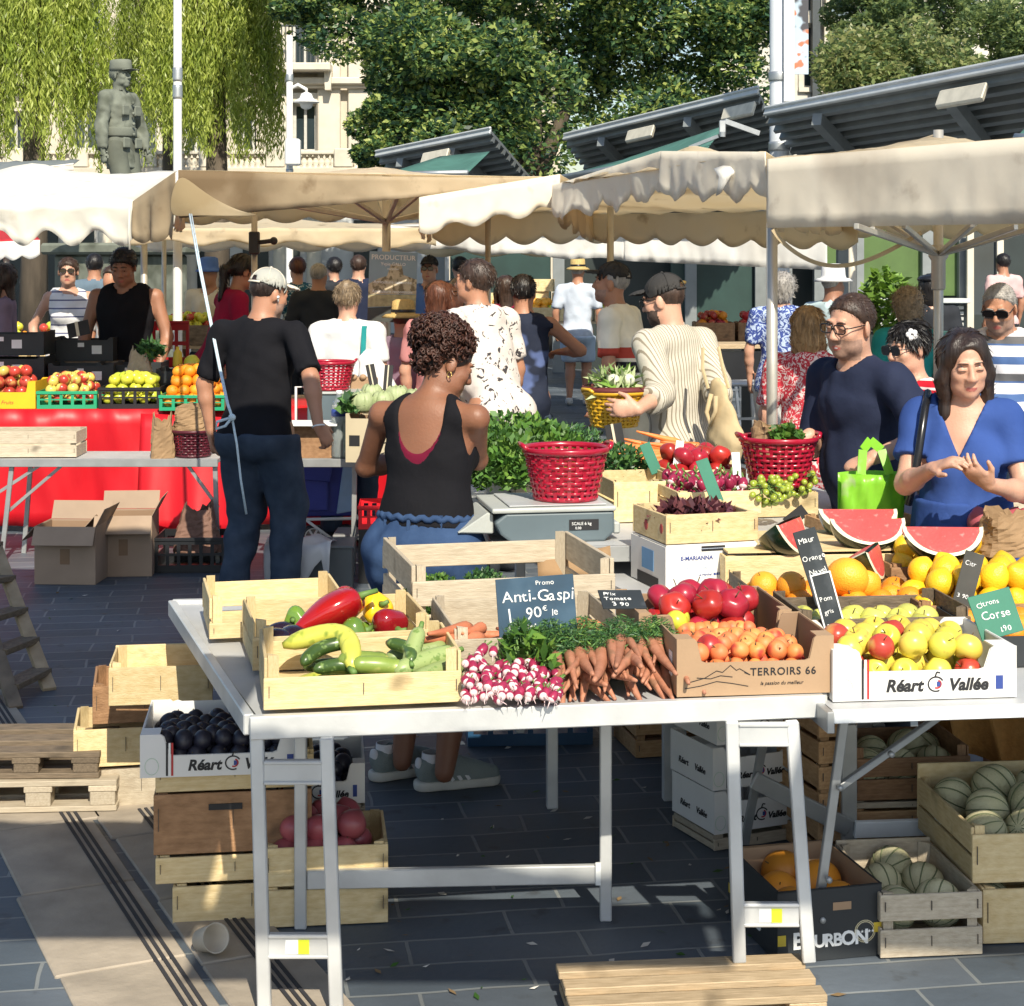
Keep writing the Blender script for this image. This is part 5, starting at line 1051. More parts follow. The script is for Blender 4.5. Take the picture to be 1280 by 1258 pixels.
def heap(kinds, fr_, x0, x1, y0, y1, z, r, label, group, layers=2, mound=.0, jit=.2, s=1, cat=None, rotf=None, limit=999, name=None):
    "fruit heaped in a box: a close-packed layer, then a smaller one resting in its hollows"
    cnt = 0; step = 2*r*s*1.01; z0 = z+r*s
    for L in range(layers):
        nx = max(1, int((x1-x0-2*r*s*.0)/step)); ny = max(1, int((y1-y0)/(step*.88))); ins = L*.22*step
        yy = y0+r*s+ins*.9; row = 0
        while yy < y1-r*s*.9-ins*.6+1e-6:
            xx = x0+r*s+ins+(row % 2)*step*.5
            while xx < x1-r*s*.9-ins*.6:
                if cnt >= limit: return cnt
                k = random.choice(kinds); u = (xx-x0)/(x1-x0)*2-1; v = (yy-y0)/(y1-y0)*2-1
                lab = label[k] if isinstance(label, dict) else label
                if lab is None: xx += step; continue
                fruit(k, fr_(xx+U(-1,1)*jit*r*s, yy+U(-1,1)*jit*r*s, z0+L*step*.74+mound*(1-u*u)*(1-v*v)+U(-.1,.1)*r), lab, group[k] if isinstance(group, dict) else group, s, cat=cat[k] if isinstance(cat, dict) else cat, rot=rotf() if rotf else None, name=name); cnt += 1; xx += step
            yy += step*.88; row += 1
    return cnt
SLATEM = blotch(mat('slate_board', (.020,.027,.034), .75, .3, 9), (.10,.115,.13), 7, .52, .75, detail=6); SLATEB = blotch(mat('blue_slate', (.022,.060,.105), .7, .3, 9), (.07,.13,.19), 6, .5, .75, detail=6); GREENS = mat('green_slate', (.015,.16,.10), .6, .15, 9)
def board(label, A, w, h, yaw, tilt, lines, m=SLATEM, name='price_board', roll=0, sz=.03, frame=None, group=None, x0=.012):
    "a price board: a thin slab leaning back, chalk writing on its face"
    root = empty(name, A, yaw, label, 'sign', group); root.rotation_mode = 'XYZ'; root.rotation_euler = (Matrix.Rotation(yaw, 3, 'Z') @ Matrix.Rotation(tilt, 3, 'X') @ Matrix.Rotation(roll, 3, 'Y')).to_euler()
    MB().box(0, w, 0, .004, 0, h).build('board', m, root, bevel=.001)
    for t, x, z, s in lines: text(t, s, CHALK, root, face_M(x, -.0012, z), hand=1)
    if frame:
        f = MB(); f.box(-.004, w+.004, -.003, .006, -.004, .0); f.box(-.004, w+.004, -.003, .006, h, h+.004); f.box(-.004, 0, -.003, .006, 0, h); f.box(w, w+.004, -.003, .006, 0, h); f.build('frame', frame, root)
    return root
# ------------------------------------------------------------------ the near table
ALU = mat('aluminium', (.60,.61,.61), .42, .22, 5, metal=.35, bump=.05, bscale=60, detail=6); ALUD = mat('dull_steel', (.40,.41,.41), .45, .15, 9, metal=.6); TOPM = mat('table_sheet', (.50,.51,.52), .5, .15, 4, metal=.2); LABW = mat('white_label', (.78,.80,.80), .5); LABY = mat('yellow_label', (.62,.68,.03), .5)
TZ = .71; FLp, FRp = at(312, 895, TZ), at(1030, 868, TZ); BLp = at(232, 775, TZ+.0); BLp = FLp+(BLp-FLp)*1.28; BRp = FRp+V((-.16, 1.42, 0)); tb = empty('market_table', FLp, 0, 'white aluminium market table on ladder shaped trestle legs in front', 'table'); L_ = lambda p: V(p)-FLp
def rail(name, a, b, h=.052, w=.028, dz=0, m=ALU): mb = MB(); mb.bar(L_(a)+V((0,0,-h/2+dz)), L_(b)+V((0,0,-h/2+dz)), w, h); return mb.build(name, m, tb, bevel=.003)
rail('front_rail', FLp, FRp, .055); rail('side_rail', FLp+V((-.004,.018,0)), BLp, .05, .026, -.001); rail('side_rail', FRp+V((.0,.018,0)), BRp, .05, .026, -.001); rail('back_rail', BLp, BRp, .05)
mb = MB(); q = [L_(p)+V((0,0,-.012)) for p in (FLp+V((.02,.02,0)), FRp+V((-.02,.02,0)), BRp, BLp)]; mb.add(q+[p-V((0,0,.012)) for p in q], [(0,1,2,3),(7,6,5,4),(0,4,5,1),(1,5,6,2),(2,6,7,3),(3,7,4,0)]); mb.build('top_sheet', TOPM, tb)
def ladder(xl0, xl1, xr0, xr1, d, zf, rungs, lab):
    W = lambda px: (px-640)*d/F
    for a, b in ((xl0, xl1), (xr0, xr1)): mb = MB(); mb.bar(L_((W(b), d, zf)), L_((W(a), d+.004, TZ-.053)), .032, .026, up=(0,1,0)); mb.build('leg', ALU, tb, bevel=.003)
    for py in rungs:
        z = CH-(py-HZ)*d/F; t = (TZ-z)/TZ; xa = W(xl0+(xl1-xl0)*t)+.014; xb = W(xr0+(xr1-xr0)*t)-.014; mb = MB(); mb.box(xa, xb, d-.008, d+.012, z-.028, z+.028); mb.box(xa, xb, d-.013, d-.0085, z+.02, z+.028); mb.box(xa, xb, d-.013, d-.0085, z-.028, z-.02)
        r = mb.build('rung', ALU, tb, bevel=.002); r.location = -FLp
        if py > 1100: MB().box((xa+xb)/2-.03, (xa+xb)/2+.02, d-.0092, d-.0083, z-.016, z+.016).build('sticker', LABW, r); MB().box((xa+xb)/2+.0, (xa+xb)/2+.026, d-.0099, d-.0093, z-.017, z+.017).build('sticker', LABY, r)
ladder(321, 331, 408, 421, FLp.y+.004, 0, (965, 1182), 1); ladder(915, 924, 990, 1011, FRp.y-.055, .068, (918, 1143), 1)
for px, py in ((376, 1160), (757, 1150)): p = at(px, py, 0); mb = MB(); mb.box(-.016,.016,-.016,.016,0,TZ-.03); mb.build('leg', ALU, tb, bevel=.003).location = L_(p)
a, b = at(376, 1160, 0), at(757, 1150, 0); mb = MB(); mb.bar(L_(a+V((.017,0,.13))), L_(b+V((-.017,0,.125))), .022, .05); o = mb.build('cross_bar', ALU, tb, bevel=.003); mb = MB(); mb.box(-.012,.002,-.02,-.012,.10,.16); mb.build('bracket', LABW, tb).location = L_(b+V((-.016,0,0)))
# ------------------------------------------------------------------ crates on it
Y1 = R(12)
def P2(px, d, z): return V(((px-640)*d/F, d, z))
Z0 = TZ+.002
END2 = ((.03,.46),(.5,1.0))
cA = P2(262, 4.98, Z0); crate('empty pale crate at the far left corner of the white table', cA, R(13), .385, .36, .115, W_NEW, ((0,.40),), ((.2,.86),), ((0,.42),(.48,1)), 1.05, group='wooden crates')
cB = P2(316, 4.60, Z0); crate('pale crate of red peppers and aubergines on the white table', cB, R(13), .47, .36, .125, W_NEW, ((0,.7),), ((.35,.95),), END2, 1.05, group='wooden crates')
cC = P2(330, 4.195, Z0); crate('front pale crate of courgettes and cucumbers on the white table', cC, R(10), .475, .36, .125, W_NEW, ((0,.62),), ((.1,.72),), END2, 1.04, group='wooden crates')
cD = P2(516, 5.02, Z0+.0); crate('large grey slatted crate with a few parsley sprigs behind the chalkboard', cD, R(13), .60, .56, .20, W_GREY, ((0,.3),(.42,.78)), ((.0,.25),(.5,.86)), ((.02,.45),(.55,1)), 1.0, t=.012, group='wooden crates')
cE = P2(568, 4.50, Z0); crate('grey wooden crate holding loose carrots below the Anti-Gaspi chalkboard', cE, R(10), .455, .46, .13, W_GREY, ((0,.80),), ((0,.9),), ((.0,.48),(.52,1)), 1.02, group='wooden crates')
fA, fB, fC, fD, fE = Fr(cA, R(13)), Fr(cB, R(13)), Fr(cC, R(10)), Fr(cD, R(13)), Fr(cE, R(10))
lay = lambda z=0: (PI/2, U(-.3,.3), z)
# B: peppers
pz = .075
for k, x, y, z, r, s, lab in (('long_red_pepper', .215, .13, .118, (.15,1.15,.35), 1.2, 'long glossy red pepper lying across its crate'), ('red_pepper', .27, .20, .125, (1.2,.2,.5), 1.05, 'glossy red pepper at the top of the pepper heap'), ('yellow_pepper', .36, .25, .10, (1.1,.2,.3), 1.1, 'bright yellow pepper behind the dark red one'), ('dark_pepper', .37, .10, .085, (1.75,-.25,.5), 1.15, 'dark red bell pepper at the right end of its crate, stalk towards us'), ('green_pepper', .27, .075, .065, (1.3,.3,1.6), 1.15, 'green pepper below the long red pepper'), ('green_pepper', .20, .05, .04, (1.4,.3,2.4), .9, 'small green pepper half hidden among the aubergines'), ('green_pepper', .14, .22, .085, (1.4,.3,-.6), .9, 'pale green pepper behind the aubergines')):
    fruit(k, fB(x, y, z), lab, 'peppers in the left crates', s, (r[0], r[1], r[2]+R(13)), 'pepper', 'pepper')
for x, y, r in ((.06, .08, 1.2), (.115, .11, .6), (.085, .17, 2)): fruit('aubergine', fB(x, y, .055), 'dark purple aubergine at the left end of the pepper crate', 'aubergines', .85, (1.3, .2, r), 'aubergine')
for i in range(22): fruit(random.choice(['green_pepper', 'aubergine', 'green_pepper']), fB(U(.06,.42), U(.06,.31), U(.02,.035)), 'pepper or aubergine in the lower layer of the pepper crate', 'vegetables low in the pepper crate', .75, None, 'vegetable', 'vegetable')
# C: courgettes
for k, x, y, z, r, s, lab in (('curved_courgette', .135, .16, .088, (.5,.1,-.85), 1.15, 'curved yellow green courgette bent like a hook'), ('dark_cucumber', .16, .15, .10, (.2,-.25,.5), 1.0, 'dark green cucumber resting on the curved courgette'), ('dark_cucumber', .19, .085, .075, (.1,0,.05), .95, 'second dark cucumber under the curved courgette'),
    ('short_cucumber', .25, .11, .085, (.1,.1,.1), 1.1, 'plump short cucumber in the middle of the front crate'), ('short_cucumber', .28, .07, .078, (.1,.1,-.15), 1.05, 'pale tipped short cucumber near the front board'), ('dark_cucumber', .335, .12, .10, (.25,.2,-1.2), .95, 'cucumber standing up near the right end'), ('pale_courgette', .375, .11, .098, (.3,-.75,1.2), .95, 'pale courgette standing upright between others'), ('pale_courgette', .40, .09, .082, (.1,-.15,.45), 1.15, 'long pale courgette pointing right in the front crate'), ('pale_courgette', .43, .06, .06, (.1,-.1,.6), 1.0, 'pale courgette under the long one'), ('pale_courgette', .39, .20, .08, (.1,-.1,.3), 1.0, 'pale courgette at the back right corner')):
    fruit(k, fC(x, y, z), lab, 'courgettes and cucumbers in the front crate', s, (r[0], r[1], r[2]+R(10)), 'cucumber' if 'cucumber' in k else 'courgette', k.split('_')[1])
for i in range(26):
    k = random.choice(['short_cucumber', 'curved_courgette', 'dark_cucumber', 'pale_courgette']); fruit(k, fC(U(.09,.40), U(.06,.30), U(.02,.05)), 'courgette or cucumber in the lower layer of the front crate', 'vegetables low in the front crate', .85, (U(-.2,.2), U(-.2,.2), U(-.9,.9)), 'vegetable', 'vegetable')
# D: herbs
for x, y, r, n, lm, lab in ((.10, .20, (.10,.11,.09), 1500, LG, 'bright parsley bunch at the left end of the big slatted crate'), (.27, .30, (.075,.06,.055), 900, LK, 'blue green curly herb tuft in the middle of the big slatted crate')): greens('herb_bunch', lab, 'herbs', fD(x, y, .012 if x < .2 else .055), r, n, .018, lm, 'herbs on the near table')
greens('herb_bunch', 'parsley sprig poking out through the crate side', 'herbs', fD(.0, .10, .075), (.02,.03,.03), 90, .016, LG, 'herbs on the near table', stalks=3)
# E: loose carrots and the chalkboard
for i in range(16):
    x, y, z, r = (U(.03,.40), U(.05,.30), U(.022,.05), U(-.8,.8)) if i > 6 else [(.055,.10,.115,.95), (.10,.16,.10,1.2), (.035,.05,.095,.8), (.085,.06,.095,.5), (.41,.10,.10,-.6), (.38,.14,.09,.3), (.07,.20,.08,1.5)][i]
    fruit(f'old_carrot_{i % 3}', fE(x, y, z), 'loose carrot in the grey crate behind the chalkboard', 'loose carrots in the grey crate', 1.05, (0, PI/2+.1, r), 'carrot', 'carrot')
cp = at(630, 806, .80); bd = board('blue black chalkboard reading Anti-Gaspi 1 90 € le, standing in the carrot crate', V((cp.x-.012, 4.545, .81)), .205, .150, R(7), R(-10), [('Promo', .105, .128, .017), ('Anti-Gaspi', .014, .088, .042), ('1', .03, .038, .046), ('90', .074, .043, .042), ('€', .118, .060, .02), ('le', .142, .048, .026), ('J.', .020, .006, .036), ('Pti', .062, .008, .036)], SLATEB, roll=R(-3))
# radish bunches and bunched carrots in front
f0 = Fr(FLp, math.atan2((FRp-FLp).y, (FRp-FLp).x)); ra = f0(.49, .0, 0); 
def on_table(px, d): return V(((px-640)*d/F, d, 0))
n = 0
for i in range(1500):
    if n >= 150: break
    px = U(580, 700); t = (px-580)/120; d = U(4.22, 4.40); v = (d-4.22)/.18; top = (.12-.07*t)*(.35+.65*v)
    z = Z0+.012+U(0, 1)**.5*top
    p = V(((px-640)*d/F, d, z))
    if z < Z0+top-.035 and random.random() < .75: continue
    fruit('radish', p, 'pink and white radish in the bunches spilling beside the carrots', 'radishes in bunches', U(.9,1.12), (R(-75)+U(-.5,.5), U(-.6,.6), U(-.6,.6)), 'radish'); n += 1
greens('radish_leaves', 'pale radish leaves between the radishes and carrots', 'leaves', V(((660-640)*4.42/F, 4.43, Z0)), (.10,.05,.11), 320, .05, LG, stalks=20, aspect=.3)
n = 0
for i in range(45):
    px = 698+(i % 15)*10.2+U(-6,6); lay_ = i//18; d = 4.475+U(-.03,.02)+lay_*.015+(px-770)*.0002; z = Z0+.045+lay_*.028+U(0,.015); p = V(((px-640)*d/F, d, z))
    fruit(f'carrot_{i % 3}', p, 'earthy carrot in the tied bunches at the table edge', 'carrots in tied bunches', U(.8,1.15), (R(-72)+U(-.2,.2), U(-.6,.6), U(-.35,.35)), 'carrot', 'carrot')
for px, d, r in ((690, 4.50, .066), (730, 4.52, .085), (775, 4.53, .09), (815, 4.53, .08), (650, 4.50, .045)):
    root = empty('greens_bunch', V(((px-640)*d/F, d, Z0)), U(0,6), 'feathery dark green carrot tops bunched behind the carrots at '+{690:'the left', 730:'the left centre', 775:'the right centre', 815:'the right end', 650:'the radishes'}[px], 'leaves', 'carrot tops'); P = in_ball(2600, (0,0,.085), (r*1.2, r*.8, .075), .3)
    leaf_mesh(P, .017, 'frond', LK, root, .16, .2, mi=np.random.choice(3, len(P), p=[.5,.3,.2]), jit=.5); mb = MB()
    for _ in range(46): a = in_ball(1, (0,0,.075), (r*1.2, r, .085), .75)[0]; mb.tube([(U(-.02,.02), -r*.7, .04), (a[0]*.5+U(-.02,.02), a[1]*.3, a[2]*.8+.02), (a[0], a[1], max(a[2],.01))], .0016, 5)
    mb.build('stalk', mat('frond_stalk', (.16,.28,.06), .6, .3), root, True)
# ------------------------------------------------------------------ brown cartons at the right end
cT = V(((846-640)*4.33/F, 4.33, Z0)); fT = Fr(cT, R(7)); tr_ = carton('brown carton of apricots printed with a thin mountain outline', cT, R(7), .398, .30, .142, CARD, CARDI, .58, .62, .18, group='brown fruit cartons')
text('TERROIRS 66', .0265, INK, tr_, face_M(.185, -.0008, .048), bold=.012, space=1.12); text('la passion du meilleur', .0125, INK, tr_, face_M(.21, -.0008, .024), shear=.3, hand=0)
strokes([[(.03,.035),(.07,.045),(.10,.062),(.115,.058),(.135,.075),(.15,.062),(.158,.066),(.185,.05),(.17,.056)], [(.02,.02),(.06,.026),(.10,.036),(.14,.030),(.18,.022)], [(.05,.046),(.085,.043),(.11,.05),(.14,.046)]], .0016, INK, tr_, face_M(0, -.001, 0), 'mountain_outline')
strokes([[(.02,.03),(.10,.05),(.16,.045),(.22,.07),(.27,.05)]], .0016, INK, tr_, face_M(-.0008, .28, 0, 'left'), 'side_outline'); MB().box(-.0016,-.0006,.05,.085,.04,.10).build('label', LABW, tr_)
heap(['apricot']*13+['nectarine'], fT, .045, .355, .03, .27, .028, .0235, {'apricot': 'orange apricot with a red blush in the brown carton', 'nectarine': 'dark red nectarine among the apricots'}, {'apricot': 'apricots in the brown carton', 'nectarine': 'nectarines among the apricots'}, 2, .02, .3)
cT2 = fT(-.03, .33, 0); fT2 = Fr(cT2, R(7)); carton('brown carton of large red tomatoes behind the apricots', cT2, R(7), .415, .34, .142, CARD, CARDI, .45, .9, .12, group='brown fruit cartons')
heap(['tomato'], fT2, .05, .40, .05, .33, .008, .042, 'large glossy red tomato in the carton behind the apricots', 'tomatoes in the brown carton', 2, .03, .2, 1.05)
for x, y in ((.115, .06), (.13, .10)): fruit('lime_apple', fT2(x, y, .105), 'yellow green tomato among the red ones', 'green tomatoes', .8, None, 'tomato', 'tomato')
for i in range(9): fruit('apricot', fT2(.13+i*.022, .035+U(0,.02), .085), 'small orange apricot at the front of the tomato carton', 'apricots beside the tomatoes', .9, cat='apricot')
board('slate card with chalk writing lying on the left rim of the tomato carton', fT2(-.085, .06, .145), .12, .09, R(12), R(-68), [('Prix', .012, .062, .02), ('Tomate', .01, .038, .022), ('3 90', .03, .010, .024)], SLATEM, roll=R(4))
# ------------------------------------------------------------------ right folding table
RZ = .69; RY = R(7); rA = at(1042, 889, RZ); rt_ = empty('folding_table', rA, RY, 'folding metal table with a thin white edge and crossed struts on the right', 'table')
MB().box(0, 1.6, .0, 1.32, -.012, 0).build('table_top', TOPM, rt_); MB().box(-.005, 1.61, -.022, -.002, -.026, .004).build('edge_strip', LABW, rt_, bevel=.002); MB().box(-.022, -.003, -.02, 1.32, -.05, .002).build('edge_strip', ALUD, rt_, bevel=.002)
lo = lambda px, py, d: V(Matrix.Rotation(-RY, 3, 'Z') @ (P2(px, d, CH-(py-HZ)*d/F)-rA))
def strut(name, a, b, w=.026, m=ALUD): mb = MB(); mb.bar(a, b, w, .016, up=(0,1,.2)); o = mb.build(name, m, rt_, bevel=.002); return o
for a, b in (((1055, 898, 4.5), (1018, 1172, 4.52)), ((930, 1060, 5.2), (958, 905, 5.0))): strut('leg', lo(*a), lo(*b), .024)
strut('brace', lo(1048, 985, 4.51), lo(1182, 890, 4.62), .018); strut('leg', lo(1061, 905, 5.1), lo(1061, 1075, 5.12), .045); strut('cross_bar', lo(942, 975, 5.05), lo(1062, 1035, 5.1), .05); strut('cross_bar', lo(1068, 1037, 5.1), lo(1330, 1028, 5.2), .05, LABW); strut('leg', lo(1098, 905, 5.6), lo(1098, 950, 5.62), .04)
for px, py in ((1050, 985), (1114, 943), (1036, 1100), (1028, 1150)): o = MB().lathe([(.008,-.006),(.008,.006),(0,.008)], 10, Matrix.Rotation(R(90), 4, 'X')).build('rivet', ALUD, rt_, True); o.location = lo(px, py, 4.49)
cR = P2(1041, 4.36, RZ+.003); fR = Fr(cR, R(6)); reart('white carton with black lettering full of yellow apples on the right table', cR, R(6), .472, .36, .128, .56, .75)
LY = 'yellow apple in the white carton at the table front'; LRD = 'red blushed apple among the yellow ones in the white carton'
heap(['yellow_apple']*4+['red_apple'], fR, .02, .455, .03, .34, .012, .0385, {'yellow_apple': LY, 'red_apple': LRD}, {'yellow_apple': 'yellow apples in the white carton', 'red_apple': 'red apples in the white carton'}, 2, .015, .25, .98, {'yellow_apple': 'apple', 'red_apple': 'apple'}, name='apple')
cG = P2(1000, 4.74, RZ+.003); fG = Fr(cG, R(6)); crate('dark old crate with a row of pale green apples behind the white carton', cG, R(6), .475, .30, .135, W_DARK, ((0,.92),), ((0,.7),), ((0,.5),(.54,1.12)), 1.1, group='wooden crates')
heap(['green_apple'], fG, .02, .455, .02, .28, .055, .037, 'pale green apple in the dark old crate', 'green apples in the dark crate', 1, 0, .15, 1, 'apple', name='apple')
cO = fG(-.045, .315, 0); fO = Fr(cO, R(6)); crate('old wooden crate of large oranges below the watermelon', cO, R(6), .56, .34, .13, W_DARK, ((0,.95),), ((0,.7),), ((0,.5),(.54,1.1)), 1.1, group='wooden crates')
heap(['orange'], fO, .02, .54, .03, .32, .05, .042, 'orange in the old crate below the watermelon', 'oranges in the old crate', 1, 0, .2, 1.0)
for x, y, z, s, l in ((.30, .10, .225, 1.1, 'very large orange grapefruit on top of the oranges'), (.14, .12, .20, .78, 'round grapefruit left of the chalk board'), (.065, .16, .195, .8, 'yellowish grapefruit at the left end of the oranges'), (.36, .12, .205, .9, 'orange grapefruit at the right of the very large one')): fruit('grapefruit', fO(x, y, z-.065), l, 'grapefruit on the oranges', s)
cW = fO(.0, .38, 0); fW = Fr(cW, R(6)); crate('pale solid crate carrying the cut watermelons', cW, R(6), .62, .42, .185, W_NEW, ((0,.97),), ((0,.97),), ((0,.5),(.52,.98)), .97, group='wooden crates'); crate('old crate of lemons left over beside the oranges', fO(.50, .30, .06), R(6), .36, .20, .10, W_BRN, ((0,.9),), None, ((0,.5),(.54,1)), 1, group='wooden crates')
heap(['lemon'], Fr(fO(.50, .30, .10), R(6)), .02, .34, .02, .19, .02, .034, 'lemon in the small brown crate behind the dark board', 'lemons in the small crate', 2, 0, .2, .95)
MB_ = MB().box(.01, .61, .01, .41, 0, .006); o = MB_.build('crate_lid', W_NEW); o.location = fW(0,0,.187); o.rotation_euler = (0,0,R(6)); tag(o, 'thin board laid over the crate under the cut watermelons', 'board')
RINDM = blotch(mat('melon_rind', (.008,.026,.014), .22, .3, 5, coat=.5), (.05,.10,.035), 9, .58, .68, dist=1.2); FLESH = blotch(mat('melon_flesh', (.60,.085,.08), .35, .12, 14, sss=.1, bump=.2, bscale=120), (.70,.22,.20), 40, .60, .72); PITH = mat('melon_pith', (.70,.68,.50), .45, .06, 12)
def wedge(label, loc, r, ang, M, squash=1):
    root = empty('watermelon_slice', loc, 0, label, 'watermelon', 'cut watermelon'); root.rotation_euler = M.to_euler(); n, m = 18, 14; mb = MB(); vs = []
    for i in range(n+1):
        t = PI*i/n
        for j in range(m+1): a = ang*j/m; vs.append((math.cos(t)*r, math.sin(t)*math.cos(a)*r*squash, math.sin(t)*math.sin(a)*r*squash))
    mb.add(vs, [(i*(m+1)+j, (i+1)*(m+1)+j, (i+1)*(m+1)+j+1, i*(m+1)+j+1) for i in range(n) for j in range(m)]); mb.build('rind', RINDM, root, True)
    for a in (0, ang):
        d = V((0, math.cos(a)*squash, math.sin(a)*squash)); nn = V((0, -math.sin(a), math.cos(a)))*(-1 if a == 0 else 1); mp = MB(); mf = MB(); o_ = [V((math.cos(PI*i/n)*r, 0, 0))+d*math.sin(PI*i/n)*r for i in range(n+1)]; c = d*(r*.30); inn = [c+(p-c)*.985+nn*.0008 for p in o_]; fl = [c+(p-c)*(.86 if math.sin(PI*i/n) > .2 else .90)+nn*.003+d*.002 for i, p in enumerate(o_)]
        mp.add(o_+fl, [(i, i+1, n+2+i, n+1+i) for i in range(n)]); mp.build('pith', PITH, root); mf.add([p+V((0,0,0)) for p in fl]+[c+nn*.008], [(i, i+1, n+1) for i in range(n)]+[(n, 0, n+1)]); mf.build('flesh', FLESH, root, True)
    return root
def wpos(px, py, d): return P2(px, d, CH-(py-HZ)*d/F)
def WM(b, yaw=0): c, q = math.cos(R(b)), math.sin(R(b)); return Matrix.Rotation(R(yaw), 3, 'Z') @ Matrix(((1,0,0),(0,-c,q),(0,-q,-c)))
wedge('big watermelon slice with its red face to the viewer, nearest the blue dress', wpos(1178, 658, 5.36), .122, R(75), WM(42, -4), .95)
wedge('watermelon slice with its red face up, in the middle behind the boards', wpos(1084, 648, 5.55), .120, R(75), WM(38, 4), .95)
wedge('rear watermelon slice, only a red strip of it showing', wpos(1072, 636, 5.8), .13, R(75), WM(36, 0), .95)
wedge('dark watermelon wedge with its rind to the viewer at the left end', wpos(985, 650, 5.5), .115, R(80), WM(38, -118), 1)
wedge('striped watermelon wedge pointing upwards between two red slices', wpos(1090, 684, 5.26), .098, R(80), WM(30, -112), 1)
# black box of lemons, boards
cL = P2(1215, 4.72, RZ+.003); fL = Fr(cL, R(6)); carton('black carton of oranges at the right edge behind the green board', cL, R(6), .5, .28, .11, CARDK, CARDK, .75, .9, .15, 'black_carton'); heap(['orange'], fL, .03, .48, .03, .26, .04, .042, 'orange in the black carton at the right edge', 'oranges in the black carton', 1, 0, .2, .9)
cL2 = fL(-.04, .30, .0); fL2 = Fr(cL2, R(6)); crate('wooden crate of bright lemons at the right edge of the picture', cL2, R(6), .5, .36, .12, W_BRN, ((0,.9),), None, ((0,.5),(.54,1)), 1, group='wooden crates'); heap(['lemon'], fL2, .02, .48, .02, .33, .05, .037, 'bright lemon heaped at the right edge of the picture', 'lemons at the right edge', 2, .03, .25, 1.12)
for i in range(4): fruit('red_onion', P2(1226+i*20, 5.7, .93+U(0,.03)), 'dark red onion behind the lemons', 'red onions behind the lemons', 1.1)
bgp = empty('paper_bag', P2(1258, 5.55, .86), R(10), 'crumpled brown paper bag behind the lemons at the right edge', 'bag')
def crumple(root, w, d, h, m, name='bag_body', seed=0, n=16, top=.75, open_=True):
    rng = np.random.RandomState(seed); mb = MB(); vs = []
    for i in range(n+1):
        t = i/n; q = 1-(1-top)*t
        for j in range(28): a = 2*PI*j/28; c, s_ = math.cos(a), math.sin(a); sq = 1/max(abs(c), abs(s_))**.7; b = 1+.10*math.sin(3*a+seed+5*t)+rng.uniform(-.05,.05); vs.append((c*sq*w/2*q*b*.85, s_*sq*d/2*q*b*.85, h*t*(1+(rng.uniform(-.06,.06) if t > .8 else 0)+.10*math.sin(2*a+seed)*(t > .7))))
    mb.add(vs, [(i*28+j, i*28+(j+1) % 28, (i+1)*28+(j+1) % 28, (i+1)*28+j) for i in range(n) for j in range(28)]+[tuple(range(27,-1,-1))]); return mb.build(name, m, root, False, solid=.002)
PAPER = mat('brown_paper', (.30,.19,.10), .85, .12, 9, bump=.3, bscale=25); crumple(bgp, .20, .16, .13, PAPER, seed=4)
board('tall dark slate with chalk lettering leaning on the watermelon crate', P2(1020, 5.02, .80), .068, .215, R(4), R(-14), [('Maur', .008, .178, .023), ('Orange', .004, .125, .021), ('Navel', .010, .085, .022), ('3 90', .02, .03, .022)], SLATEM, roll=R(-15), group='slate price boards')
board('small white edged slate stuck between the green apples', P2(1035, 4.72, .775), .05, .165, R(4), R(-12), [('Pom', .006, .095, .018), ('gris', .008, .06, .018), ('2 90', .006, .022, .017)], SLATEM, roll=R(-13), frame=CHALK, group='slate price boards')
board('narrow grey slate leaning in front of the right watermelon slice', P2(1190, 5.0, .815), .055, .155, R(-4), R(-14), [('Citr', .008, .115, .018), ('3 90', .008, .02, .018)], mat('grey_slate', (.055,.055,.05), .8, .3, 9), roll=R(17), group='slate price boards')
board('green slate with pale chalk lettering in front of the lemons', P2(1228, 4.60, .790), .118, .118, R(2), R(-20), [('Citrons', .015, .085, .020), ('Corse', .020, .048, .030), ('1.90', .058, .010, .020)], GREENS, roll=R(-14))
def easel(label, loc, w, h, yaw, tilt, roll=0):
    r = board(label, loc, w, h, yaw, tilt, [], mat('plain_black_board', (.018,.018,.02), .7, .2, 9), roll=roll, group='black boards on clips'); MB().box(w*.38, w*.52, -.006, -.0005, 0, h).build('clip', mat('clip_wood', (.62,.55,.42), .6), r); return r
easel('black board with a pale clip behind the watermelon and the blue dress', P2(1200, 5.75, .845), .13, .085, R(-10), R(-20), R(38)); easel('black board with a pale clip left of the green shopping bag', P2(978, 6.3, .86), .13, .085, R(-25), R(-20), R(48))
# ------------------------------------------------------------------ boxes in the middle
Z2 = .755; cM = P2(832, 5.45, Z2); fM = Fr(cM, R(17)); wb = carton('white lidded carton with a blue label under the beet crate', cM, R(17), .31, .30, .142, CARDW, CARDW, 1, 1, .0, 'white_carton', side=1, flaps=False)
mt = MB().box(-.10, .9, -.05, .9, -.05, -.003); o = mt.build('support_board', TOPM); o.location = fM(0,0,0); o.rotation_euler = (0,0,R(17)); tag(o, 'grey support board under the white lidded carton', 'board')
MB().box(.004,.306,.004,.296,.1425,.1465).build('lid', CARDW, wb); BLUEL = mat('blue_label', (.12,.30,.55), .5); GREYL = mat('pale_blue_print', (.50,.58,.72), .6)
MB().box(-.0016,-.0006,.10,.20,.05,.115).build('label', BLUEL, wb); MB().box(.12,.20,-.0012,-.0004,.124,.14).build('hand_hole', INK, wb); MB().box(-.0016,-.0006,.06,.24,.0,.035).build('hand_hole', INK, wb); MB().box(.11,.20,-.0012,-.0004,.008,.02).build('label', BLUEL, wb)
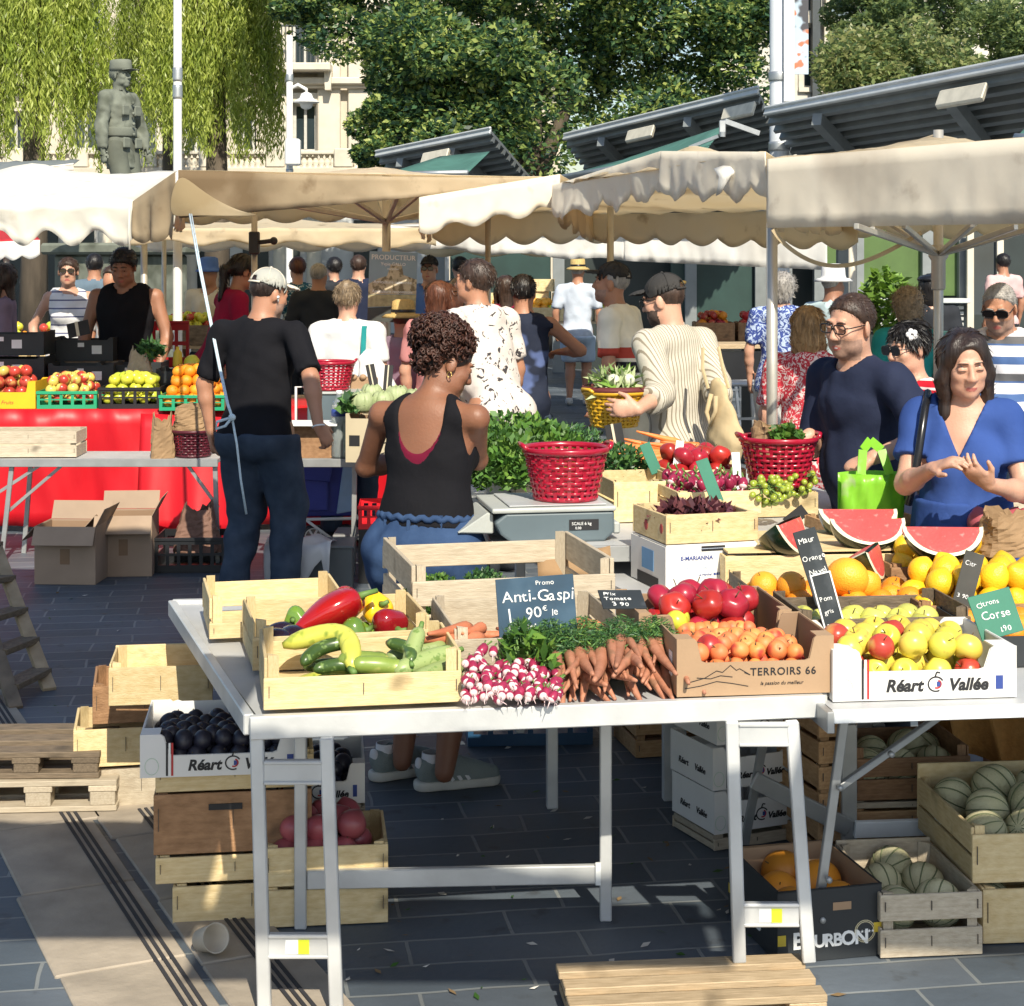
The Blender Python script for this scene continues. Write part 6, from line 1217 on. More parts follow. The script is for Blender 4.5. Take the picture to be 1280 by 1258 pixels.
text('E-MARIANNA', .018, INKB, wb, face_M(.05,-.0008,.098), bold=.02); text('Poires 4 x 12 unités', .011, GREYL, wb, face_M(.05,-.0008,.07)); text('Le Marchal  ■■■■■', .010, INKB, wb, face_M(.11,-.0008,.048)); strokes([[(.02,.012),(.29,.012),(.29,.132),(.02,.132),(.02,.012)]], .0014, GREYL, wb, face_M(0,-.001,0), 'print_frame')
cN = fM(.004, .004, .148); fN = Fr(cN, R(17)); nc = crate('pale crate of dark red beet leaves on the white carton', cN, R(17), .31, .29, .092, W_NEW, ((0,1),), ((0,1),), ((0,1),), 1, group='wooden crates')
mb = MB(); mb.ball((-.0012,.04,.045),(.0006,.014,.016),10); mb.ball((-.0012,.17,.040),(.0006,.016,.018),10); mb.build('printed_onion', mat('red_print', (.42,.06,.06), .6), nc, True)
greens('beet_leaves', 'dark red beet leaves filling the pale crate on the white carton', 'leaves', fN(.155,.145,.03), (.15,.14,.055), 900, .05, LP, aspect=.45)
T2Z = .85; t2 = empty('stall_table', P2(585, 5.72, T2Z), R(6), 'grey stall table carrying the scale, the greens and the crates', 'table'); MB().box(.09,1.55,0,2.0,-.022,0).build('table_top', TOPM, t2); MB().box(.09,1.55,-.02,-.002,-.05,.002).build('edge_rail', ALUD, t2, bevel=.002)
for px, py in ((690, 1010), (835, 1000), (850, 998), (650, 930), (905, 930)): p = at(px, py, 0); mb = MB(); mb.box(-.018,.018,-.018,.018,-T2Z,-.023); mb.build('leg', ALU, t2, bevel=.003).location = Matrix.Rotation(-R(6), 3, 'Z') @ (p-P2(585, 5.72, 0))
for k in range(5): MB().lathe([(.006,-.004),(.006,.004)], 8, Matrix.Rotation(R(90), 4, 'X')).build('rivet', STAPLE, t2).location = (.12+k*.16, -.021, -.024)
for px, d, w, dd, h, z, m, l in ((848, 6.05, .30, .36, .085, .905, W_NEW, 'pale crate of radishes right of the green slate'), (768, 6.25, .26, .36, .15, .852, W_NEW, 'tall pale crate beside the scale'), (836, 6.5, .30, .32, .075, .935, W_NEW, 'pale crate of red tomatoes behind the radish crate'), (790, 6.9, .42, .40, .09, .90, W_NEW, 'pale crate of bright bunched carrots'), (905, 6.35, .36, .30, .09, .852, W_NEW, 'pale crate of green grapes'), (735, 6.6, .30, .36, .12, .852, W_NEW, 'pale crate behind the red basket on the scale'), (640, 6.6, .50, .5, .12, .852, W_GREY, 'crate under the big heap of parsley'), (1190, 6.3, .3, .3, .1, .852, W_GREY, 'grey crate behind the middle watermelon'), (1040, 5.95, .36, .25, .155, .74, W_ORA, 'orange brown crate behind the watermelon slices')):
    crate(l, P2(px, d, z), R(12), w, dd, h, m, ((0,.96),), None, ((0,.48),(.52,1)), 1, group='wooden crates')
def fill(px, d, z, w, dd, kinds, r, lab, grp, layers=1, s=1, cat=None, mound=0, name=None): heap(kinds, Fr(P2(px, d, z), R(12)), .015, w-.015, .015, dd-.015, .0, r, lab, grp, layers, mound, .2, s, cat, name=name)
fill(848, 6.05, .945, .30, .36, ['radish'], .0165, 'round red radish in the crate right of the green slate', 'radishes in the pale crate', 2, 1.5, 'radish'); fill(836, 6.5, .955, .30, .32, ['tomato'], .040, 'shiny round red tomato behind the radish crate', 'tomatoes in the middle of the stall', 2, .95, 'tomato')
for i in range(44): fruit(f'bright_carrot_{i % 3}', Fr(P2(790, 6.9, .94), R(12))(U(.05,.36), U(.06,.34), U(.03,.10)), 'bright orange carrot in the bunches behind the scale', 'bright bunched carrots', 1, (R(90)+U(-.2,.2), U(-.2,.2), R(100)+U(-.4,.4)), 'carrot', 'carrot')
greens('greens_bunch', 'dark green carrot tops left of the bright carrots', 'leaves', P2(775, 6.75, .95), (.13,.12,.09), 900, .03, LK)
GR = mat('grape_skin', (.24,.33,.03), .22, .2, 8, col2=(.36,.42,.06), sss=.2, coat=.3)
for px, py, d, n, nm in ((960, 640, 6.15, 62, 'larger bunch of green grapes left of the watermelon'), (995, 632, 6.4, 48, 'smaller bunch of green grapes behind the larger one')):
    root = empty('grape_bunch', P2(px, d, .935), U(0,6), nm, 'grapes', 'green grapes'); g0 = MB().ball((0,0,0), (.0115,.0115,.013), 12).build('grape', GR, root, True); me = g0.data
    for i in range(n): p = in_ball(1, (0,0,.045), (.088,.06,.052), .7)[0]; o = bpy.data.objects.new('grape', me) if i else g0; (COL.objects.link(o) if i else None); o.parent = root; o.location = p; o.rotation_euler = (U(0,3),U(0,3),0)
    mb = MB(); [mb.tube([(0,0,.05),(U(-.05,.05),U(-.05,.05),.07),tuple(in_ball(1,(0,0,.05),(.10,.08,.055),.8)[0])], .002, 5) for _ in range(14)]; mb.build('stalk', STEMG, root, True)
# scale with a red basket
sc = empty('scale', P2(626, 5.80, T2Z), R(10), 'grey market scale with a steel plate under the red basket', 'scale'); SG = mat('scale_grey', (.10,.135,.155), .5, .1, 6); SGL = mat('scale_light', (.42,.44,.42), .5, .1, 6)
mb = MB(); mb.prism([(0,.03),(.04,0),(.35,0),(.385,.03),(.385,.10),(.02,.10),(-.02,.07)], 0, .34); mb.build('body', SG, sc, bevel=.008, seg=2); MB().box(-.03,.39,-.008,.35,.101,.118).build('cover', SGL, sc, bevel=.006, seg=2); MB().box(.03,.36,.01,.33,.12,.124).build('plate', ALU, sc, bevel=.002); MB().box(.23,.33,-.003,-.0005,.04,.075).build('name_plate', INK, sc); text('SCALE 6 kg', .014, CHALK, sc, face_M(.238,-.004,.057)); text('0.00', .012, CHALK, sc, face_M(.25,-.004,.043))
MB().prism([(-.14,.035),(-.02,.03),(-.02,.095),(-.04,.10)], .03, .30).build('display', SGL, sc, bevel=.004); MB().box(.385,.41,.02,.10,.02,.06).build('foot', SGL, sc, bevel=.006)
REDP = mat('red_plastic', (.36,.008,.030), .28, .1, 6, coat=.3); YELP = mat('yellow_plastic', (.62,.36,.02), .35, .1, 6)
basket('red woven plastic basket standing on the market scale', P2(707, 5.98, .976), .142, .105, .175, REDP, R(10), group='red baskets')
for px, d, r, n in ((618, 6.45, (.20,.20,.15), 2600), (672, 6.75, (.24,.2,.14), 3000), (640, 7.0, (.26,.2,.15), 2400)): greens('herb_heap', {618: 'bright green parsley heap next to the arm of the woman in black', 672: 'parsley heap behind the red basket on the scale', 640: 'rear of the parsley heap below the floral shirt'}[px], 'herbs', P2(px, d, .96), r, n, .032, LG+[LK[1]], 'parsley heaps', aspect=.6)
greens('herb_heap', 'feathery fennel tops right of the parsley heap', 'herbs', P2(712, 7.1, .98), (.22,.16,.10), 1800, .03, LK, 'parsley heaps', aspect=.25)
easel('black board with a pale clip standing behind the parsley', P2(580, 7.5, 1.02), .17, .10, R(8), R(-25), R(-4)); easel('black board with a pale clip below the yellow basket', P2(762, 7.1, 1.0), .07, .12, R(-12), R(-10), R(-12))
for px, d, z, yaw, rl, m, l in ((815, 6.6, .98, 20, -18, GREENS, 'narrow green price tag in the tomato crate'), (890, 5.95, .96, 15, -16, GREENS, 'long green price tag leaning over the beet crate'), (840, 6.55, 1.0, 0, 10, CHALK, 'white price stick in the bright carrots'), (918, 6.3, .945, 0, -2, CHALK, 'white price stick behind the radishes')):
    r = empty('price_tag', P2(px, d, z), R(yaw), l, 'sign'); r.rotation_euler = (R(-18), R(rl), R(yaw)); MB().box(0,.045 if m is GREENS else .03,0,.003,0,.12 if px < 850 else .155).build('card', m, r, bevel=.001)
fen = mat('fennel_white', (.62,.64,.48), .4, .12, 8)
for i, (px, d, z) in enumerate(((575, 7.3, 1.0), (600, 7.4, 1.0), (590, 7.2, 1.0), (640, 7.5, .99), (668, 7.4, .985))): o = MB().ball((0,0,.04),(.05,.04,.055),14).tube([(0,0,.08),(.01,0,.12)], [.02,.012], 8).build('fennel_bulb', fen, None, True); o.location = P2(px, d, z); o.rotation_euler = (U(-1,1),U(-1,1),0); tag(o, 'white fennel bulb lying at the back of the parsley', 'fennel', 'fennel bulbs')
pb = empty('paper_bag', P2(712, 5.72, .85), R(6), 'flattened brown paper bag hanging over the table edge below the scale', 'bag'); flat([[V((x, -.02-.01*k, .004-.022*k+.006*math.sin(x*60))) for x in np.linspace(-.11,.13,9)] for k in range(5)], 'sheet', PAPER, pb, solid=.002)
# ------------------------------------------------------------------ under and beside the tables
def stack(px, py, w, d, rows, yaw, group='wooden crates'):
    "crates piled on the ground; rows are (height, material, label, front boards)"
    p = at(px, py, 0); z = .002; out = []
    for i, r in enumerate(rows):
        h, m, lab = r[:3]; fb = r[3] if len(r) > 3 else ((0,.95),); dx = r[4] if len(r) > 4 else (0,0); dw = r[5] if len(r) > 5 else 1
        q = Fr(p, R(yaw))(dx[0], dx[1], 0); out.append(crate(lab, (q.x, q.y, z), R(yaw+U(-2,2)), w*dw, d, h, m, fb, None, ((0,.46),(.52,1)), 1, group=group)); z += h+.003
    return out, z, Fr(p, R(yaw))
o_, z_, f1 = stack(112, 1012, .33, .30, [(.135, W_GREY, 'bottom crate of the rear left stack by the pallet'), (.13, W_NEW, 'second crate up in the rear left stack, shifted left', ((0,.95),), (-.05,-.02)), (.13, W_BRN, 'brown third crate up in the rear left stack', ((0,.95),), (.01,0))], 12)
p = P2(136, 5.44, z_); crate('topmost empty pale crate of the left stack, lit by the sun', (p.x, p.y, z_+.0), R(8), .315, .27, .132, W_NEW, ((0,.90),), ((0,1),), ((0,.46),(.5,1)), 1, group='wooden crates')
o_, z_, f2 = stack(216, 1157, .42, .36, [(.105, W_NEW, 'lowest crate of the front left stack'), (.075, W_NEW, 'low pale crate under the brown plywood box', ((0,.95),), (-.045,0)), (.165, W_BRN, 'brown plywood box with a hand slot in the front left stack', ((0,.99),), (-.05,0)), (.10, W_NEW, 'pale crate carrying the white carton of plums', ((0,.9),), (-.045,0))], 7)
MB().box(.145,.235,-.0045,-.001,.118,.134).build('hand_slot', INK, o_[2]); strokes([[(.03,.06),(.05,.12),(.07,.05),(.10,.11),(.13,.07),(.2,.10)]], .004, mat('orange_print', (.5,.16,.05), .6), o_[2], face_M(-.004,.34,0,'left'), 'printed_sign')
cP = f2(-.085, -.02, z_-.055); fP = Fr(cP, R(7)); reart('white carton of blue black plums on the front left stack', cP, R(7), .44, .38, .115, .5, .95)
heap(['plum'], fP, .02, .42, .02, .36, .018, .026, 'blue black plum in the white carton on the left stack', 'plums in the white carton', 2, .0, .3)
bg = empty('plastic_bag', f1(.40,-.12,0), 0, 'crumpled white plastic bag on the paving between the two left stacks', 'bag'); PLAS = mat('white_plastic', (.70,.72,.74), .35, .08, 6, thin=.35); crumple(bg, .12, .14, .12, PLAS, seed=3, n=8)
o_, z_, f3 = stack(330, 1162, .33, .30, [(.105, W_NEW, 'lowest pale crate behind the left trestle leg'), (.11, W_NEW, 'pale crate of red onions behind the left trestle leg', ((0,.95),), (.0,0))], 6)
heap(['red_onion'], f3, .02, .31, .02, .28, .15, .038, 'red onion in the crate behind the left trestle leg', 'red onions under the table', 2, 0, .25)
cQ = P2(325, 5.05, .22); reart('white carton of plums under the table behind the left trestle leg', cQ, R(6), .30, .30, .115, .55, .9); fQ = Fr(cQ, R(6)); heap(['plum'], fQ, .02, .28, .02, .28, .02, .026, 'blue black plum in the carton under the table', 'plums under the table', 2, 0, .3); crate('crate under the carton of plums below the table', P2(325, 5.05, .002), R(6), .30, .30, .21, W_GREY, ((0,.45),(.5,.97)), group='wooden crates')
MB2 = MB().lathe([(.028,0),(.036,.075),(.038,.078),(.034,.074),(.027,.004),(0,.004)], 20).build('paper_cup', mat('cup_paper', (.55,.50,.42), .7), None, True); MB2.location = at(252, 1192, 0); MB2.rotation_euler = (R(70), 0, R(40)); MB2.location.z = .035; tag(MB2, 'paper cup lying on the pale stone slabs', 'cup')
# white cartons under the right table
for i in range(5): reart(['lowest white carton in the tall stack under the right table', 'second white carton from the ground in the tall stack', 'middle white carton of the tall stack under the right table', 'fourth white carton from the ground in the tall stack', 'topmost white carton of the tall stack under the right table'][i], P2(935+[0,3,-2,4,0][i], 5.6, .002+i*.132)+V((0,0,0)), R(12+U(-1.5,1.5)), .46, .34, .128, .72, .72)
for i in range(4): reart(['lowest white carton of the shorter stack behind the right trestle leg', 'second white carton of the shorter stack behind the right trestle leg', 'third white carton up in the shorter stack', 'topmost white carton of the shorter stack'][i], P2([893,891,896,890][i], [5.30,5.30,5.32,5.31][i], [.055,.187,.319,.451][i]), R(24), .30, .26, .128, .72, .72)
cr = crate('flat crate under the shorter stack of white cartons', P2(893, 5.31, .002), R(24), .30, .26, .05, W_GREY, group='wooden crates')
for i in range(3): crate(['bottom orange wooden crate standing behind the table legs', 'middle orange wooden crate standing behind the table legs', 'top orange wooden crate standing behind the table legs'][i], P2(795, 6.3, .002+i*.15), R(12), .34, .3, .146, W_ORA, ((0,.42),(.55,.98)), group='wooden crates')
cb = empty('plastic_crate', P2(585, 6.45, .002), R(4), 'blue plastic crate on the paving beyond the legs of the woman in black', 'crate', 'plastic crates'); BLP = mat('blue_plastic', (.02,.075,.16), .4, .15, 6)
def plcrate(root, w, d, h, m, slots=6, t=.006):
    for y in (0, d-t):
        mb = MB(); mb.box(0,w,y,y+t,0,h*.22); mb.box(0,w,y,y+t,h*.80,h)
        for k in range(slots+1): x = (w-.02)*k/slots; mb.box(x,x+.02,y+.001,y+t-.001,h*.22,h*.80)
        mb.box(.02,w-.02,y+.0015,y+t-.0015,h*.48,h*.56); mb.build('side_wall', m, root)
    for x in (0, w-t):
        mb = MB(); mb.box(x,x+t,t,d-t,0,h*.5); mb.box(x,x+t,t,d-t,h*.8,h); mb.box(x,x+t,t,t+.04,h*.5,h*.8); mb.box(x,x+t,d-t-.04,d-t,h*.5,h*.8); mb.build('end_wall', m, root)
    MB().box(t,w-t,t,d-t,.002,.008).build('base', m, root); MB().box(-.006,w+.006,-.006,-.0005,h-.02,h).build('rim', m, root, bevel=.002)
plcrate(cb, .46, .36, .20, BLP)
# melon crates, right
def melons(fr_, pts, z, lab, grp, s=1):
    for x, y, dz in pts: fruit('melon', fr_(x, y, z+dz), lab, grp, s, (R(70)+U(-.5,.5), U(-.6,.6), U(0,6)))
o_, z_, f5 = stack(1024, 1088, .12, .30, [(.15, W_ORA, 'bottom of the three upright crates left of the melon crates', ((0,.45),(.52,.97))), (.15, W_ORA, 'middle of the upright crates left of the melon crates', ((0,.45),(.52,.97))), (.15, W_ORA, 'upper upright crate with a printed garlic left of the melons', ((0,.45),(.52,.97)))], 14)
mb = MB(); mb.ball((.09,-.0045,.10),(.03,.0015,.03),12); mb.ball((.09,-.0045,.132),(.008,.0012,.014),8); mb.build('printed_garlic', LABW, o_[2], True)
o_, z_, f6 = stack(1066, 1082, .36, .34, [(.16, W_ORA, 'lower orange brown crate under the dark melons', ((0,.4),(.6,.97))), (.02, W_GREY, 'thin grey tray between the two brown melon crates'), (.155, W_BRN, 'brown slatted crate of shaded melons under the right table', ((0,.40),(.44,.80)))], 6)
melons(f6, [(.07,.08,0),(.17,.09,.0),(.28,.09,0),(.12,.21,.005),(.24,.22,.01),(.30,.25,0)], .26, 'shaded ribbed melon in the brown crate under the table', 'melons in the brown crate', .95)
cBo = at(972, 1207, 0)+V((0,0,.002)); fBo = Fr(cBo, R(13)); bo = carton('black melon carton with white lettering and yellow bands beside the trestle', cBo, R(13), .285, .36, .185, CARDK, CARD, .98, .98, .0, 'black_carton', flaps=False)
text('Bo', .058, INKW, bo, face_M(.04,-.0008,.035), bold=.03, space=.9); text('URB', .045, INKW, bo, face_M(.098,-.0008,.035), bold=.03, space=.85); text('ON', .05, INKW, bo, face_M(.172,-.0008,.035), bold=.03, space=.85)
M_ = face_M(0,-.001,0); C_ = lambda r, n=20: [(.238+math.cos(t)*r, .065+math.sin(t)*r) for t in np.linspace(0,6.283,n)]
strokes([C_(.028), C_(.024)], .0018, mat('pale_gold', (.62,.55,.35), .5), bo, M_, 'round_badge'); text('★★★★★', .010, INKW, bo, face_M(.216,-.0009,.061)); MB().box(.262,.2845,-.0014,-.0004,.06,.085).build('yellow_band', INKY, bo); MB().box(.0,.022,-.0014,-.0004,.045,.072).build('yellow_band', INKY, bo); MB().box(.15,.20,-.0014,-.0004,.125,.145).build('hand_hole', CARD, bo)
text('BoURB', .055, INKW, bo, face_M(-.0008,.27,.04,'left'), bold=.03, space=.9); MB().box(-.0014,-.0004,.31,.358,.06,.085).build('yellow_band', INKY, bo)
orm = fm('melon_orange', (.72,.26,.02), (.78,.34,.04), .45, 5)
MAKE['orange_melon'] = lambda: me_of(pome(orm, r=.062, dim=.04).build('melon', [orm, STEM], None, True))
for x, y in ((.07,.08),(.20,.09),(.09,.22),(.21,.24),(.14,.32)): fruit('orange_melon', fBo(x, y, .09+U(0,.03)), 'orange canary melon in the black carton', 'orange melons', 1, None, 'melon', 'melon')
cK = at(1101, 1200, 0)+V((0,0,.002)); fK = Fr(cK, R(6)); crate('weathered slatted crate of melons standing on the sunlit paving', cK, R(6), .268, .40, .165, W_GREY, ((0,.44),(.56,.98)), ((0,.5),(.55,1.05)), ((0,.46),(.54,1)), 1, group='wooden crates')
melons(fK, [(.07,.10,0),(.19,.11,.005),(.08,.25,.01),(.20,.26,.0),(.14,.34,.02)], .09, 'pale ribbed melon in the weathered slatted crate', 'melons in the slatted crate', .95)
cJ = at(1229, 1182, 0)+V((0,0,.002)); crate('pale solid crate at the right edge standing on the ground', cJ, R(5), .36, .40, .145, W_NEW, ((0,.98),), ((0,1),), ((0,.46),(.54,1)), 1, group='wooden crates')
cJ2 = cJ+V((-.022,.02,.150)); fJ2 = Fr(cJ2, R(5)); crate('upper pale crate of ribbed melons at the right edge', cJ2, R(5), .38, .46, .15, W_NEW, ((0,.86),), ((.2,1.25),), ((0,.46),(.5,.98)), 1.0, group='wooden crates')
melons(fJ2, [(.07,.10,0),(.19,.10,.0),(.31,.11,0),(.12,.22,.02),(.25,.23,.03),(.07,.36,.01),(.19,.36,.04),(.31,.36,.03)], .10, 'ribbed green melon in the upper crate at the right edge', 'melons in the upper crate', 1.0)
melons(Fr(cJ, R(5)), [(.05,.09,0),(.06,.25,0)], .08, 'melon half seen in the lower crate at the right edge', 'melons in the lower crate', .9)
# burlap
BUR = blotch(mat('burlap', (.46,.24,.07), .9, .15, 60, thin=.35, bump=.4, bscale=140), (.30,.13,.03), 9, .5, .7, detail=6, stretch=(1,1,.3)); bu = empty('burlap_cloth', (0,0,0), 0, 'orange burlap cloth hanging behind the right folding table', 'cloth'); a, b = P2(1128, 5.66, .685), P2(1400, 5.80, .685); rows = []
for i in range(9):
    t = i/8; rows.append([a.lerp(b, j/40)+V((.03*math.sin(j*.8)*t+.06*t, -.02-.10*t+.04*math.sin(j*.9+1)*t-.12*(j/40)*t, -(.40+.14*min(1,(j/40)*2.4))*t)) for j in range(41)])
flat(rows, 'cloth', BUR, bu, solid=.004)
# scraps on the paving
LIT = MB()
for i in range(170):
    p = at(U(430, 1100), U(900, 1250), 0) if i < 110 else at(U(60, 420), U(740, 900), 0); a = U(0, 6); r = U(.006, .022); LIT.add([p+V((math.cos(a+q)*r*w_, math.sin(a+q)*r*w_, .004+.006*(q > 2)*U(0,1))) for q, w_ in ((0,1),(1.5,.35),(3.1,1),(4.7,.35))], [(0,1,2,3)]); LIT.mi[-1] = i % 3
o = LIT.build('litter', [LG[2], mat('dry_leaf', (.20,.13,.06), .9), mat('paper_scrap', (.5,.48,.44), .9)]); o['kind'] = 'stuff'
# pallets
def pallet(label, loc, yaw, w, d, n=5, h=.115, rot=None, m=W_PAL):
    root = empty('pallet', loc, yaw, label, 'pallet', 'wooden pallets')
    if rot: root.rotation_euler = rot
    bw = d/(n*1.45)
    for k in range(n): y = (d-bw)*k/(n-1); MB().box(U(-.01,0), w+U(0,.01), y, y+bw, h-.018, h).build('top_board', m, root, bevel=.002)
    for x in (0, w/2-.045, w-.09):
        MB().box(x, x+.09, 0, d, h-.037, h-.0185).build('stringer', m, root, bevel=.002)
        for y in (.0, d/2-.04, d-.085): MB().box(x+.005, x+.085, y+.003, y+.082, .018, h-.0375).build('block', m, root, bevel=.002)
    for y in (0, d/2-.045, d-.09): MB().box(0, w, y, y+.09, 0, .0175).build('bottom_board', m, root, bevel=.002)
    return root
pp = at(700, 1290, 0); pallet('pale pallet lying flat under the foot of the right trestle', (pp.x+.03, pp.y-.02, .002), R(6), .60, .25, 3, .066)
pq = at(-52, 1022, 0); pallet('shade-toned grey pallet lying on the stone slabs at the left edge', (pq.x, pq.y, .010), R(4), .50, .36, 3, .10, m=W_GREY); pallet('second shade-toned pallet stacked on the first at the left edge', (pq.x-.03, pq.y+.03, .112), R(2), .47, .36, 3, .085, m=W_DARK)  # darker wood colours stand in for the shade on both pallets
lad = empty('step_ladder', at(62, 862, 0), 0, 'dark wooden trestle leaning at the left edge beyond the pallets', 'trestle'); o = lad.location; 
for px0, py0, d0, px1, py1 in ((62, 862, 7.3, -22, 640), (20, 850, 7.0, -62, 640)):
    mb = MB(); mb.bar(P2(px0, d0, .0)-o, P2(px1, d0+1.1, CH-(py1-HZ)*(d0+1.1)/F)-o, .055, .03); mb.build('rail', W_PAL if px0 > 50 else W_DARK, lad, bevel=.002)
for t in (.10, .26, .42, .60, .8):
    a = P2(62, 7.3, 0).lerp(P2(-22, 8.4, CH-(640-HZ)*8.4/F), t)-o; b = P2(20, 7.0, 0).lerp(P2(-62, 8.1, CH-(640-HZ)*8.1/F), t)-o; mb = MB(); mb.bar(a, b, .09, .025); mb.build('step', W_DARK, lad, bevel=.002)
# ------------------------------------------------------------------ the left stall
REDC = mat('red_cloth', (.62,.008,.018), .45, .08, 3, bump=.12, bscale=9, thin=.12); LZ = .80; LD_ = 11.6; fl_ = Fr(P2(-110, 11.5, LZ), R(2)); ls = empty('stall_table', fl_.loc, R(2), 'fruit stall table under the red cloth on the left', 'table'); MB().box(0,3.6,.02,1.3,-.03,-.004).build('table_top', W_PAL, ls); [MB().box(x,x+.05,y,y+.05,-LZ,-.031).build('leg', ALUD, ls) for x in (.1,1.7,3.4) for y in (.1,1.2)]
rc = empty('red_cloth', fl_.loc, R(2), 'bright red oilcloth covering the left fruit stall down to the ground', 'tablecloth'); rows = []
for i in range(12):
    t = i/11; y, z = (.9*(1-i/3), 0) if i < 3 else (-.03, -.76*(i-3)/8); s_ = max(0, -z)
    rows.append([V((3.62*j/90-.01, y-.045*s_*math.sin(j*.62+1.3*math.sin(j*.11))-.03*math.sin(j*.21)*s_-.035*MN.noise(V((j*.35, z*3, 2)))-.05*MN.noise(V((j*.12, z*1.2, 7)))*(z < 0)+(.05 if i >= 3 and 46 < j < 52 else 0)*s_, z+.003+.0)) for j in range(91)])
flat(rows, 'cloth', REDC, rc, solid=.003)
cl = empty('red_cloth', (0,0,0), 0, 'overlapping red oilcloth panel hanging in front of the capped man', 'tablecloth'); a, b = P2(172, 11.35, .745), P2(300, 11.3, .72); flat([[a.lerp(b, j/20)+V((0, -.03*math.sin(j*.7)*t-.05*t+.1*(1-t), -.72*t+.04*(1-t))) for j in range(21)] for t in np.linspace(0,1,9)], 'cloth', REDC, cl, solid=.003)
PLG = mat('green_plastic', (.02,.33,.16), .35, .1, 6); PLK = mat('black_plastic', (.014,.015,.018), .4, .2, 6); PLY = mat('yellow_card', (.72,.45,.01), .55, .08, 6)
def fruitbox(px, w, m, kinds, lab, grp, boxlab, z=LZ+.006, d=11.56, h=.115, layers=3, s=1.0, r=.038, name='plastic_crate', cat=None, dd=.40, yaw=2, mound=.03):
    f = Fr(P2(px, d, z), R(yaw)); b = empty(name, f.loc, R(yaw), boxlab, 'crate', 'plastic crates'); plcrate(b, w, dd, h, m, 5); heap(kinds, f, .02, w-.02, .015, dd-.01, .02, r, lab, grp, layers, mound, .25, s, cat, name=name and 'apple' if 'apple' in kinds[0] else None); return f
ye = carton('yellow carton of red apples at the left edge of the fruit stall', P2(-22, 11.56, LZ+.006), R(2), .345, .40, .18, PLY, PLY, .6, .8, .2, 'yellow_carton'); text('Fruits', .035, INKR, ye, face_M(.12,-.001,.03), shear=.3); heap(['red_apple','red_apple','blush_apple'], Fr(P2(-22, 11.56, LZ+.006), R(2)), .02, .33, .02, .38, .06, .04, 'red apple in the yellow carton on the left stall', 'red apples on the left stall', 3, .0, .2, 1.1, 'apple', name='apple')
fruitbox(46, .39, PLG, ['blush_apple'], 'pink blushed apple heaped in the green crate', 'blushed apples on the left stall', 'green plastic crate of blushed apples'); fruitbox(123, .40, PLK, ['lime_apple'], 'yellow green apple heaped in the black crate', 'green apples on the left stall', 'black plastic crate of yellow green apples', h=.14); fruitbox(199, .42, PLG, ['orange'], 'orange heaped in the green crate beside the capped man', 'oranges on the left stall', 'green plastic crate of oranges beside the capped man', d=11.42, layers=4, h=.10)
for px, d, z, lab in ((-40, 12.15, .95, 'black carton at the left edge behind the red apples'), (-40, 12.2, 1.12, 'upper black carton with white labels at the left edge'), (60, 12.2, .9, 'black carton behind the blushed apples'), (62, 12.6, 1.06, 'dark carton with a black board on it'), (120, 12.3, .9, 'black carton behind the yellow green apples')):
    k = carton(lab, P2(px, d, z), R(2), .52 if px < 0 else .45, .36, .165, CARDK, CARDK, .9, .9, .1, 'black_carton', group='black cartons')
    MB().box(.30,.37,-.0014,-.0004,.05,.11).build('label', LABW, k); MB().box(.20,.245,-.0014,-.0004,.10,.13).build('label', LABW, k)
    if z > 1.1: strokes([[(.085+math.cos(t)*.026, .085+math.sin(t)*.026) for t in np.linspace(0,6.3,18)], [(.07,.085),(.08,.095),(.1,.08)]], .008, INKW, k, face_M(0,-.001,0), 'round_logo'); 
for px, d, z in ((-40, 12.15, .8), (60, 12.2, .8), (62, 12.6, .8), (120, 12.3, .8)): MB_ = MB().box(0,.5,0,.36,0,.095 if px != 62 else .255); o = MB_.build('plank', W_DARK, None, bevel=.003); o.location = P2(px, d, z+.002); tag(o, 'dark plank support under the black cartons of the left stall', 'plank', 'plank supports')
easel('black board with a pale clip in front of the man in the black shirt', P2(86, 12.2, 1.24), .15, .11, R(2), R(-25), R(-14))
SACK = mat('burlap_sack', (.36,.30,.22), .9, .15, 40, bump=.3); sk_ = empty('cloth_bag', P2(175, 12.0, .90), 0, 'beige cloth bag with green leaves sticking out on the left stall', 'bag'); crumple(sk_, .26, .22, .27, SACK, seed=1, top=.45); P = in_ball(160, (.08,.0,.27), (.10,.05,.07), .2); leaf_mesh(P, .09, 'leaf', LK, sk_, .25, .2, mi=np.random.randint(0,3,160))
o = MB().lathe([(.03,0),(.034,.01),(.03,.10),(.012,.12),(.012,.14)], 14).build('yellow_bottle', INKY, None, True); o.location = P2(222, 12.05, 1.05); tag(o, 'small yellow bottle behind the oranges', 'bottle'); k = carton('black carton behind the oranges on the left stall', P2(195, 12.0, .87), R(2), .42, .34, .17, CARDK, CARDK, .9, .9, .1, 'black_carton', group='black cartons'); MB_ = MB().box(0,.42,0,.34,0,.06); o = MB_.build('plank', W_DARK); o.location = P2(195, 12.0, .806); tag(o, 'dark plank support under the black cartons of the left stall', 'plank', 'plank supports'); fruit('lime_apple', P2(241, 12.05, 1.075), 'single yellow green melon on the black carton by the capped man', 'single fruit', 1.5, None, 'melon', 'melon')
# red folding chair-like crates behind
for px, w in ((158, .18), (190, .28)): b = empty('plastic_crate', P2(px, 13.6, .95), R(2), {158: 'small red plastic crate behind the black shirt', 190: 'large red plastic crate standing on edge behind the cloth bag'}[px], 'crate', 'plastic crates'); plcrate(b, w, .05, .36, mat('red_crate', (.45,.015,.02), .4, .1, 6), 3)
